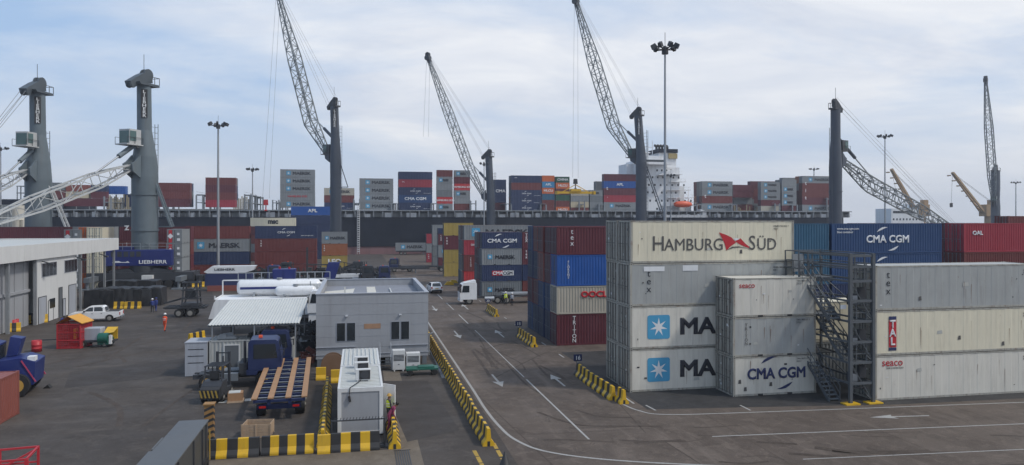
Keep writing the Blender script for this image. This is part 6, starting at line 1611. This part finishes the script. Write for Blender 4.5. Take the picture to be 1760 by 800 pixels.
a = MB(); a.add([(-1.15, -1.1, hh+.05), (-1.15, 1.1, hh+.05), (-.05, 1.1, hh+.75), (-.05, -1.1, hh+.75), (1.2, -1.1, hh+.1), (1.2, 1.1, hh+.1)], [(0, 1, 2, 3), (3, 2, 5, 4)]); a.add([(-1.15, -1.1, hh+.0), (-1.15, 1.1, hh+.0), (-.05, 1.1, hh+.70), (-.05, -1.1, hh+.70), (1.2, -1.1, hh+.05), (1.2, 1.1, hh+.05)], [(3, 2, 1, 0), (4, 5, 2, 3)]); a.build('roof', paint('roof_orange', (.62, .30, .03), .5, .1, .1), t)
p = G(160, 598); t = thing('welding_trailer', 'green and grey generator trailer with yellow cover beside the red cage', 'generator', (p.x, p.y+.8, 0), R(-4))
a = MB(); a.box(-1.7, -.6, .45, 1.7, .6, .6); a.build('frame', M['dark_steel'], t); a = MB(); a.box(-1.2, -.55, .6, .6, .55, 1.75); a.build('housing', M['trim_grey'], t, bevel=.08)
a = MB(); a.tube((.45, -.5, .8), (1.3, -.5, .8), .5, n=18); a.box(.4, -.8, .25, 1.4, .4, .8); a.build('tank', M['green_paint'], t, bevel=.03); a = MB(); a.add([(.8, -.6, 1.2), (1.75, -.6, 1.35), (1.75, .5, 1.7), (.8, .5, 1.7)], [(0, 1, 2, 3)]); a.box(.85, .42, .6, 1.7, .5, 1.65); a.box(-1.75, -.5, .8, -1.55, .1, 1.7); a.build('cover', M['yellow'], t)
a = MB(); a.box(1.4, -.8, .3, 1.6, -.5, 1.1); a.build('panel', M['car_white'], t)
for x in (-.9, 1.0):
    for y in (-.65, .65): wheel(t, x, y, .32, .2)

# more dark vehicles and empty trailers between the yard and the brown containers
for px, py, rz, lab in ((300, 486, 4, 'far dark trailer behind the open yard, left of the lamp mast'), (470, 481, -3, 'far dark trailer under the brown containers'), (575, 474, 3, 'far dark trailer under the orange and yellow stack'), (640, 472, 0, 'far dark trailer beneath the hull ladder')):
    p = G(px, py); chassis_trailer((p.x, p.y+2, 0), R(rz), lab)
for px, py, rz, lab, cc_ in ((330, 484, 0, 'dark tractor unit facing left behind the open yard', 'cloth_dark'), (455, 488, 180, 'dark navy tractor unit facing right behind the tanks', 'txt_blue'), (505, 480, 0, 'dark tractor unit facing left under the brown containers', 'cloth_dark'), (560, 486, 180, 'dark tractor unit facing right, left of the white tray', 'cloth_dark'), (628, 478, 0, 'dark tractor unit facing left beneath the hull ladder', 'cloth_dark')):
    p = G(px, py); yard_tractor((p.x, p.y+1, 0), R(rz), lab, cc_, 'rim')
# black covered piles, yellow crate, cabinet, drums by the workshop
random.seed(12)
LB = ['leftmost black covered pile by the canopy columns', 'second black covered pile from the canopy columns', 'middle black covered pile behind the pickup', 'fourth black covered pile from the canopy columns', 'rightmost black covered pile before the blue machine house', 'black covered pile set back behind the middle one', 'black covered pile set back at the right']
for k, (px, py, w_, hh) in enumerate(((170, 530, 3.6, 2.9), (192, 529, 3.3, 3.1), (215, 528, 3.6, 3.0), (238, 527, 3.0, 2.8), (258, 526, 2.8, 3.0), (205, 515, 4.5, 3.3), (240, 513, 4.5, 3.2))):
    p = G(px, py); a = MB(); nx = 9; vs = []
    prof = [(0, 0), (.0, hh*.5), (.01, hh*.97), (.04, hh), (.5, hh*1.01), (.96, hh), (.99, hh*.97), (1, hh*.5), (1, 0)]
    for i in range(nx):
        f = i/(nx-1); e = .97 if i in (0, nx-1) else 1
        for q, z in prof: vs.append(((f-.5)*w_+random.uniform(-.06, .06), q*3.0+random.uniform(-.08, .08), z*e*.82+random.uniform(-.1, .1)*(z > 0)))
    m_ = len(prof); a.add(vs, [(i*m_+j, i*m_+j+1, (i+1)*m_+j+1, (i+1)*m_+j) for i in range(nx-1) for j in range(m_-1)]+[tuple(range(m_)), tuple(range((nx-1)*m_, nx*m_))], 0)
    tag(a.build('covered_pile', M['tarp'], None, (p.x, p.y, 0)), LB[k], 'covered pile', 'black covered piles by the workshop')
p = G(230, 492); t = thing('tool_container', 'small yellow box container behind the black covered piles', 'box', (p.x-1.6, p.y, 0))
a = MB(); a.box(0, 0, .1, 2.8, 1.4, 1.9); a.build('casing', paint('box_yellow', (.55, .42, .03), .5, .2, .2), t); a = MB()
for k in range(2): a.box(.3+k*1.3, -.02, .3, 1.3+k*1.3, -.001, 1.7)
a.build('door', paint('box_yellow', (0, 0, 0)), t); a = MB(); a.box(.1, .1, 0, 2.7, 1.3, .1); a.build('skid', M['dark_steel'], t)
p = G(253, 496); t = thing('control_cabinet', 'pale control cabinet right of the small yellow box container', 'cabinet', (p.x-.9, p.y, 0))
a = MB(); a.box(0, 0, .1, 1.7, 1.0, 2.2); a.build('casing', M['wall_white'], t); a = MB(); a.box(.1, -.02, .25, .8, -.001, 2.0); a.box(.9, -.02, .25, 1.6, -.001, 2.0); a.build('door', M['wall_white'], t); a = MB(); a.box(.05, .05, 0, 1.65, .95, .1); a.build('plinth', M['dark_steel'], t)

# ================================================================== LIEBHERR CRANE PARTS, TANKS
p = G(375, 552)
t = thing('crane_boom_base', 'long white lettered steel crane section lying behind the pale canopy roof', 'crane section', (-14.2, 78.5, 0))
a = MB(); a.prism([(-.6, 1.7), (-.1, 3.3), (.1, 3.6), (10.6, 3.6), (10.6, 2.5), (9.5, 2.0), (7, 1.7)], 'y', 0, 1.6); a.build('beam', M['ship_white'], t)
letters(t, '.LIEBHERR', .9, 2.62, .95, M['txt_black'], .03, y=-.02, sx=1.35)
a = MB()
for z in (3.6, 5.2): a.bar((0, 4.4, z), (10.6, 4.4, z), .12)
for x in (0, 10.6): a.bar((x, 4.4, 3.6), (x, 4.4, 5.2), .12); a.bar((x, 0, 3.65), (x, 4.4, 3.65), .12); a.bar((x, 0, 3.65), (x, 0, 4.0), .1)
a.box(0, 1.6, 3.45, 10.6, 4.4, 3.6); a.build('deck_frame', M['ship_white'], t)
a = MB()
for x in (1.0, 5.5, 9.8): a.cbox(x, .8, 0, .8, 1.4, 1.75); a.cbox(x, 4.0, 0, .5, .5, 3.45)
a.build('support_block', M['dark_steel'], t)
a = MB(); a.prism([(6.6, 2.5), (7.1, 3.3), (8.2, 3.3), (8.7, 2.5)], 'y', -.06, -.01); a.build('lifting_eye_plate', M['trim_grey'], t)
def tank(x0, y, z, L, r, lab, stripe=True, ladder=False):
    t = thing('storage_tank', lab, 'tank', (x0, y, z), 0, 'white horizontal tanks')
    a = MB(); vs = []; n = 20; pr = [(0, 0), (.08, r*.6), (.25, r*.9), (.45, r), (L-.45, r), (L-.25, r*.9), (L-.08, r*.6), (L, 0)]
    for x, q in pr:
        for k in range(n): b = 2*math.pi*k/n; vs.append((x, q*math.cos(b), r+.15+q*math.sin(b)))
    a.add(vs, [(i*n+k, i*n+(k+1) % n, (i+1)*n+(k+1) % n, (i+1)*n+k) for i in range(len(pr)-1) for k in range(n)], 0, True); sh = a.build('shell', M['car_white'], t)
    a = MB()
    for x in (L*.2, L*.8): a.prism([(-r*.8, 0), (r*.8, 0), (r*.8, r*.65), (-r*.8, r*.65)], 'x', x, x+.2)
    a.build('saddle', M['galv'], t)
    if stripe:
        a = MB(); a.add([(.45, -r-.004, r+.0), (L-.45, -r-.004, r+.0), (L-.45, -r-.004, r+.25), (.45, -r-.004, r+.25)], [(0, 1, 2, 3)]); a.build('stripe', M['crane_blue'], sh)
    a = MB(); a.tube((L*.5, 0, 2*r+.1), (L*.5, 0, 2*r+.35), .28, n=14); a.tube((L*.85, 0, 2*r+.1), (L*.85, 0, 2*r+.6), .05, n=6); a.build('hatch', M['galv'], sh)
    return t
tank(-12.6, 81.6, 3.6, 8.6, .78, 'larger white tank with blue stripe on the white crane section')
tank(-8.6, 79.9, 3.6, 4.2, .5, 'smaller white tank in front of the striped one', False)
t = thing('tank_railing', 'pale railing frame behind the striped white tank', 'railing', (-12.8, 83.9, 0))
a = MB()
for k in range(13): a.bar((k*.8, 0, 0 if k % 3 == 0 else 4.3), (k*.8, 0, 5.9), .09)
a.build('post', M['galv'], t); a = MB()
for z in (4.5, 5.2, 5.9): a.bar((0, 0, z), (9.6, 0, z), .08)
a.build('rail', M['galv'], t); a = MB(); a.box(0, -.1, 4.3, 7, .6, 4.42); a.build('walkway', M['yellow'], t)
t = thing('blue_bin', 'bright blue steel bin standing above the striped white tank', 'bin', (-9.1, 82.9, 0))
a = MB(); a.prism([(0, 4.7), (-.08, 6.3), (2.3, 6.3), (2.2, 4.7)], 'y', 0, 1.6); a.build('body', M['crane_blue'], t, bevel=.03); a = MB()
for x in (0, 1.05, 2.1): a.box(x, -.05, 4.7, x+.08, -.001, 6.28)
a.build('rib', M['crane_blue'], t); a = MB()
for x in (.2, 1.8):
    for y in (.2, 1.3): a.bar((x, y, 0), (x, y, 4.7), .16)
a.build('stand', M['dark_steel'], t); a = MB(); a.tube((.6, .8, 6.3), (.6, .8, 6.55), .12, n=10); a.tube((1.6, .8, 6.3), (1.6, .8, 6.5), .12, n=10); a.build('lug', M['red_paint'], t)
# white box truck between tanks and office
p = G(527, 540); t = thing('box_truck', 'white truck with pale corrugated box body beside the white tanks', 'truck', (-5.3, 77.5, 0), R(0))
c = cab_over(t, .2, 'car_white', 2.3, 1.8, 2.2, 1.0)
a = MB(); a.box(.3, -.9, 1.2, 2.0, .9, 2.3); a.build('engine_cover', M['car_white'], t)
a = MB(); a.box(-1.5, 3.2, 1.5, 2.6, 5.6, 4.9); 
for k in range(14): a.box(-1.45+k*.3, 3.14, 1.6, -1.3+k*.3, 3.2, 4.85)
a.build('box_body', M['wall_white'], t)
a = MB(); a.box(-1.2, -.8, .8, 2.4, 5.5, 1.15); a.build('chassis', M['dark_steel'], t)
for x in (-.6, 1.6):
    for y in (.2, 4.6): wheel(t, x, y, .55, .35)
# dark gear and small machines between canopy and office
p = G(525, 560)
for k, (px, py, lab, m_, s) in enumerate(((527, 600, 'tangled dark machinery left of the grey office, nearest', 'dark_steel', 1.5), (524, 575, 'dark pump set left of the grey office, middle', 'black', 1.6), (527, 552, 'dark machinery by the white truck cab', 'dark_steel', 1.6), (530, 622, 'rusty steel offcuts beside the grey office corner', 'worn', 1.0))):
    p = G(px, py); random.seed(40+k); a = MB()
    for i in range(22):
        c0 = Vector((random.uniform(-1, 1)*s*.6, random.uniform(-1, 1)*s, random.uniform(.1, 1.0)*s)); c1 = c0+Vector((random.uniform(-.7, .7), random.uniform(-.7, .7), random.uniform(-.5, .5)))*s; c1.z = max(.05, c1.z)
        a.bar(c0, c1, random.uniform(.05, .2)*s, random.uniform(.05, .25)*s)
    a.box(-s*.5, -s*.8, 0, s*.5, s*.8, .55*s)
    tag(a.build('machine_parts', M['dark_steel'] if m_ == 'dark_steel' else (cmat('worn_red') if m_ == 'worn' else M['black']), None, (p.x, p.y, 0)), lab, 'machine parts')
p = G(531, 535); t = thing('yellow_cylinder', 'yellow gas cylinder pallet by the white truck cab', 'gas cylinders', (p.x, p.y, 0)); a = MB()
for x in (0, .4, .8): a.lathe([(.16, .1), (.16, 1.4), (.06, 1.6), (.06, 1.75)], 12, 0, (x, 0, 0))
a.build('bottle', M['yellow'], t); a = MB(); a.box(-.25, -.25, 0, 1.05, .25, .1); a.build('pallet', M['wood'], t)
# second lettered crane superstructure further back
t = thing('crane_superstructure', 'low dark blue crane body with white lettered top beam before the brown containers', 'crane body', (XA(352, 128), 128, 0))
t.scale = (.9, 1, .76)
a = MB(); a.prism([(-.2, 4.1), (1.2, 5.3), (8.8, 5.3), (8.4, 4.4), (6.5, 3.7), (.4, 3.8)], 'y', 0, 2); a.build('top_beam', M['ship_white'], t); letters(t, 'LIEBHERR', 1.6, 4.35, .7, M['txt_black'], .02, y=-.02, sx=1.2)
a = MB(); a.prism([(0, 1.2), (.2, 3.7), (8, 3.6), (8.2, 1.2)], 'y', -.3, 2.4); a.build('engine_house', M['txt_blue'], t); a = MB(); a.box(.5, -.4, 0, 8, 2.3, 1.2); a.build('skid', cmat('worn_red'), t)
# tall blue inclined struts
t = thing('blue_chute', 'tall blue inclined steel chute left of the office roof', 'chute', (XA(536, 95), 95, 0)); a = MB(); a.prism([(0, 0), (1.6, 0), (3.4, 6.3), (2.0, 6.3)], 'y', 0, 1.2); a.build('body', M['crane_blue'], t); a = MB(); a.bar((-.6, .6, 0), (-.6, .6, 8.2), .22); a.bar((-.6, .6, 6), (2.2, .6, 6), .16); a.build('post', M['dark_steel'], t)
# far dark yard vehicles / gear
FV = ['far dark spreader rack left of the lamp mast', 'far dark rack behind the black trailer', 'far dark gear below the brown containers, left one', 'far dark gear below the brown containers, middle one', 'far dark gear below the brown containers, right one', 'dark gear rack below the orange and yellow stack', 'dark gear rack between the yard tractors', 'dark rack beneath the ladder on the hull']
for k, (px, py, L, hh) in enumerate(((300, 492, 6, 2.6), (340, 492, 5, 2.8), (445, 486, 6, 3.0), (495, 486, 6, 3.0), (545, 486, 7, 3.2), (585, 482, 7, 2.8), (630, 484, 4, 2.6), (606, 476, 6, 3.2))):
    p = G(px, py); random.seed(70+k); a = MB(); a.box(-L/2, -1, .6, L/2, 1, .95)
    for i in range(6): x = -L/2+.2+i*(L-.4)/5; a.bar((x, -1, 0), (x, -1, hh*random.uniform(.6, 1)), .16); a.bar((x, 1, 0), (x, 1, hh*random.uniform(.6, 1)), .16)
    for i in range(9): a.bar((random.uniform(-L/2, L/2), random.uniform(-1, 1), random.uniform(.9, hh)), (random.uniform(-L/2, L/2), random.uniform(-1, 1), random.uniform(.9, hh)), random.uniform(.1, .3))
    for i in range(4): a.tube((-L/2+.8+i*.9, -1.1, .5), (-L/2+.8+i*.9, -.7, .5), .5, n=12)
    for i in range(3): x = random.uniform(-L/2, L/2-1.2); a.box(x, -.8, .95, x+random.uniform(.8, 1.6), .8, random.uniform(1.5, hh*.9))
    tag(a.build('gear_rack', M['dark_steel'] if k % 2 else M['black'], None, (p.x, p.y, 0)), FV[k], 'gear rack', 'dark gear racks in the middle distance')
p = G(578, 487); t = thing('white_pickup_bed', 'low white open box body behind the office roof', 'load bed', (p.x-1.6, p.y, 0)); a = MB(); a.box(0, 0, 1.0, 6.2, 2, 1.15); a.box(0, 0, 1.15, 6.2, .08, 1.6); a.box(0, 1.92, 1.15, 6.2, 2, 1.6); a.build('tray', M['ship_white'], t); a = MB()
for x in (.8, 5): a.cbox(x, 1, 0, .4, 1.8, 1.0)
a.build('trestle', M['dark_steel'], t)
a = MB(); p = G(790, 485)
for k, (px, py, lab) in enumerate(((779, 487, 'yellow marker block beneath the yellow stack by the road'), (772, 490, 'small yellow chock on the road verge before the yellow stack'))):
    p = G(px, py); tag(MB().prism([(-.9, 0), (.9, 0), (.5, .55), (-.3, .6)], 'y', -.3, .3).build('marker_block', M['yellow'], None, (p.x, p.y, 0)), lab, 'marker block')

# haze over the harbour
hz = MB(); hz.box(-2550, -420, -6.5, 2550, 2600, 104)
hm = bpy.data.materials.new('haze'); hm.use_nodes = True; hm.node_tree.nodes.clear()
ho_ = hm.node_tree.nodes.new('ShaderNodeOutputMaterial'); pv = hm.node_tree.nodes.new('ShaderNodeVolumePrincipled')
pv.inputs['Color'].default_value = (.86, .91, 1, 1); pv.inputs['Density'].default_value = .0003; pv.inputs['Anisotropy'].default_value = .2
hm.node_tree.links.new(pv.outputs[0], ho_.inputs['Volume'])
tag(hz.build('haze', hm), kind='stuff')

# ================================================================== PEOPLE
def person(label, loc, rz, top, legs, hat=None, vest=None, pose='stand', cat='person', s=1.0, group=None):
    J = {}; E = []
    def j(n, p, r): J[n] = (Vector(p), r)
    lean = .62 if pose == 'bend' else (.08 if pose == 'walk' else 0)
    ca, sa = math.cos(lean), math.sin(lean)
    def up(x, y, z): dz = z-.95; return (x, y*ca-dz*sa, .95+dz*ca+y*sa)        # torso leans towards -y
    j('pelvis', (0, 0, .95), .145); j('waist', up(0, 0, 1.10), .125); j('chest', up(0, 0, 1.30), .15); j('upper', up(0, 0, 1.42), .11); j('neck', up(0, -.01, 1.50), .055)
    j('h0', up(0, -.02, 1.58), .078); j('h1', up(0, -.02, 1.68), .09); j('nose', up(0, -.125, 1.615), .014); E += [('pelvis', 'waist'), ('waist', 'chest'), ('chest', 'upper'), ('upper', 'neck'), ('neck', 'h0'), ('h0', 'h1'), ('h0', 'nose')]
    st_ = {'stand': (.03, -.03), 'walk': (.26, -.24), 'bend': (.08, -.08)}[pose]
    for k, (n, sx_) in enumerate((('l', 1), ('r', -1))):
        f = st_[k]; j('hip'+n, (.10*sx_, 0, .90), .105); j('knee'+n, (.11*sx_, -f*.55-.03, .49), .068); j('ank'+n, (.11*sx_, -f+(.04 if f < 0 else 0), .09+(.05 if f < -.1 else 0)), .05)
        j('toe'+n, (.12*sx_, -f-.16, .045+(.01 if f < -.1 else 0)), .042)
        E += [('pelvis', 'hip'+n), ('hip'+n, 'knee'+n), ('knee'+n, 'ank'+n), ('ank'+n, 'toe'+n)]
        sw = {'stand': -.02, 'walk': .2*(1 if k else -1), 'bend': -.25}[pose]
        j('sh'+n, up(.19*sx_, 0, 1.41), .062); el = Vector(up(.235*sx_, 0, 1.14)); el.y += sw*.6 if pose != 'bend' else -.06
        wr = Vector((.24*sx_, el.y+(sw*.9-.05 if pose != 'bend' else -.12), el.z-.25)); 
        j('el'+n, el, .043); j('wr'+n, wr, .031); hn = wr+Vector((0, -.01, -.075)); j('ha'+n, hn, .034)
        E += [('upper', 'sh'+n), ('sh'+n, 'el'+n), ('el'+n, 'wr'+n), ('wr'+n, 'ha'+n)]
        for q, (dy, ln) in enumerate(((-.032, .075), (-.011, .085), (.010, .08), (.031, .062))):
            a_ = 'f%s%d' % (n, q); j(a_, hn+Vector((-.004*sx_, dy, -.035-ln*.45)), .009); j(a_+'t', hn+Vector((-.016*sx_, dy, -.035-ln)), .008); E += [('ha'+n, a_), (a_, a_+'t')]
        j('th'+n, hn+Vector((-.01*sx_, -.05, -.02)), .011); j('tt'+n, hn+Vector((-.02*sx_, -.062, -.06)), .009); E += [('ha'+n, 'th'+n), ('th'+n, 'tt'+n)]
    names = list(J); me = bpy.data.meshes.new('person'); me.from_pydata([J[n][0] for n in names], [(names.index(a), names.index(b)) for a, b in E], [])
    o = bpy.data.objects.new('person', me); COL.objects.link(o); md = o.modifiers.new('skin', 'SKIN')
    for i, n in enumerate(names):
        sv = me.skin_vertices[0].data[i]; r = J[n][1]
        sv.radius = (r*1.25, r*.85) if n in ('pelvis', 'waist', 'chest', 'upper') else (r, r); sv.use_root = (n == 'pelvis')
    o.modifiers.new('sub', 'SUBSURF').levels = 1
    dg = bpy.context.evaluated_depsgraph_get(); m2 = bpy.data.meshes.new_from_object(o.evaluated_get(dg)); o.modifiers.clear(); o.data = m2; bpy.data.meshes.remove(me)
    m2.materials.clear()
    for m_ in (M[top], M[legs], M['skin'], M['boots']): m2.materials.append(m_)
    hands = [J['hal'][0], J['har'][0]]; hc_ = J['h0'][0]; nk = J['neck'][0]
    for f in m2.polygons:
        c = f.center; f.use_smooth = True
        if min((c-h_).length for h_ in hands) < .13 and min((c-h_).z for h_ in hands) < .05: f.material_index = 2
        elif (c-hc_).length < .19 and (c-nk).dot(hc_-nk) > -.001: f.material_index = 2
        elif c.z < .14: f.material_index = 3
        elif c.z < .98 and abs(c.x) < .22: f.material_index = 1
        else: f.material_index = 0
    o.location = loc; o.rotation_euler.z = rz; o.scale = (s, s, s); tag(o, label, cat, group)
    top_ = J['h1'][0]; Mx = Matrix.Translation(top_) @ Matrix.Rotation(lean, 4, 'X')
    a = MB()
    if hat: a.lathe([(.15, .0), (.125, .015), (.12, .05), (.10, .10), (.05, .13), (0, .135)], 16); a.box(-.07, -.19, -.0, .07, -.1, .015); nm = 'hard_hat'
    else: a.lathe([(.085, -.06), (.105, 0), (.10, .06), (.06, .10), (0, .11)], 14); nm = 'hair'
    a.v = [tuple(Mx @ Vector(v)) for v in a.v]; a.build(nm, M[hat] if hat else M['boots'], o)
    if vest:
        a = MB(); vs = []; n = 16; lv = [(1.04, .175, .125, 0), (1.10, .17, .125, 1), (1.15, .175, .13, 0), (1.24, .19, .14, 1), (1.29, .19, .14, 0), (1.40, .165, .13, 0), (1.455, .12, .10, 0)]
        for z, rx, ry, _ in lv:
            for k in range(n): t_ = 2*math.pi*k/n; vs.append(up(rx*math.cos(t_)*1.04, ry*math.sin(t_)*1.04, z))
        for i in range(len(lv)-1): a.add(vs, [(i*n+k, i*n+(k+1) % n, (i+1)*n+(k+1) % n, (i+1)*n+k) for k in range(n)], lv[i][3], True)
        a.build('vest', [M[vest], M['txt_white']], o)
    e = MB()
    for x in (-.033, .033): e.tube((x, -.0, 0), (x, -.008, 0), .013, n=8)
    Me = Matrix.Translation(Vector(up(0, -.098, 1.645))) @ Matrix.Rotation(lean, 4, 'X'); e.v = [tuple(Me @ Vector(v)) for v in e.v]; e.build('eye', M['black'], o)
    return o
p = G(283, 570); person('person in orange work suit and white helmet walking across the yard', p, R(165), 'hi_orange', 'hi_orange', 'hat_white', 'hi_orange', 'walk', s=1.06)
p = G(262, 538); person('person in blue overalls walking, left one of two by the covered piles', p, R(200), 'cloth_blue', 'cloth_dark', 'hat_white', None, 'walk')
p = G(268, 536); person('person in blue overalls walking, right one of two by the covered piles', p, R(170), 'cloth_blue', 'cloth_blue', 'cloth_blue', None, 'walk')
p = G(869, 524); person('person in yellow vest by the flat trailer, left one of two', p, R(20), 'hi_yellow', 'cloth_dark', 'hat_white', 'hi_yellow')
p = G(880, 526); person('person in pale vest by the flat trailer, right one of two', p, R(-30), 'trim_grey', 'cloth_dark', 'hat_white', 'trim_grey')
person('person in dark clothes and yellow vest standing at the open cabin door', (1.62, 42.35, 0), R(115), 'cloth_dark', 'cloth_dark', 'rim_yellow', 'hi_yellow', 'stand')
person('person in magenta top stooping below the open cabin door', (1.58, 41.0, 0), R(100), 'cloth_pink', 'cloth_pink', None, None, 'bend')
p = G(621, 488); person('person in red standing behind the office roof among dark machines', (p.x, p.y, 0), R(60), 'red_paint', 'red_paint', 'hat_white', None, 'stand', s=1.05)
p = G(102, 572); person('person in blue crouched behind the red personnel cage', (p.x-.3, p.y+1, 0), R(80), 'cloth_blue', 'cloth_dark', None, None, 'bend')
p = G(355, 535)
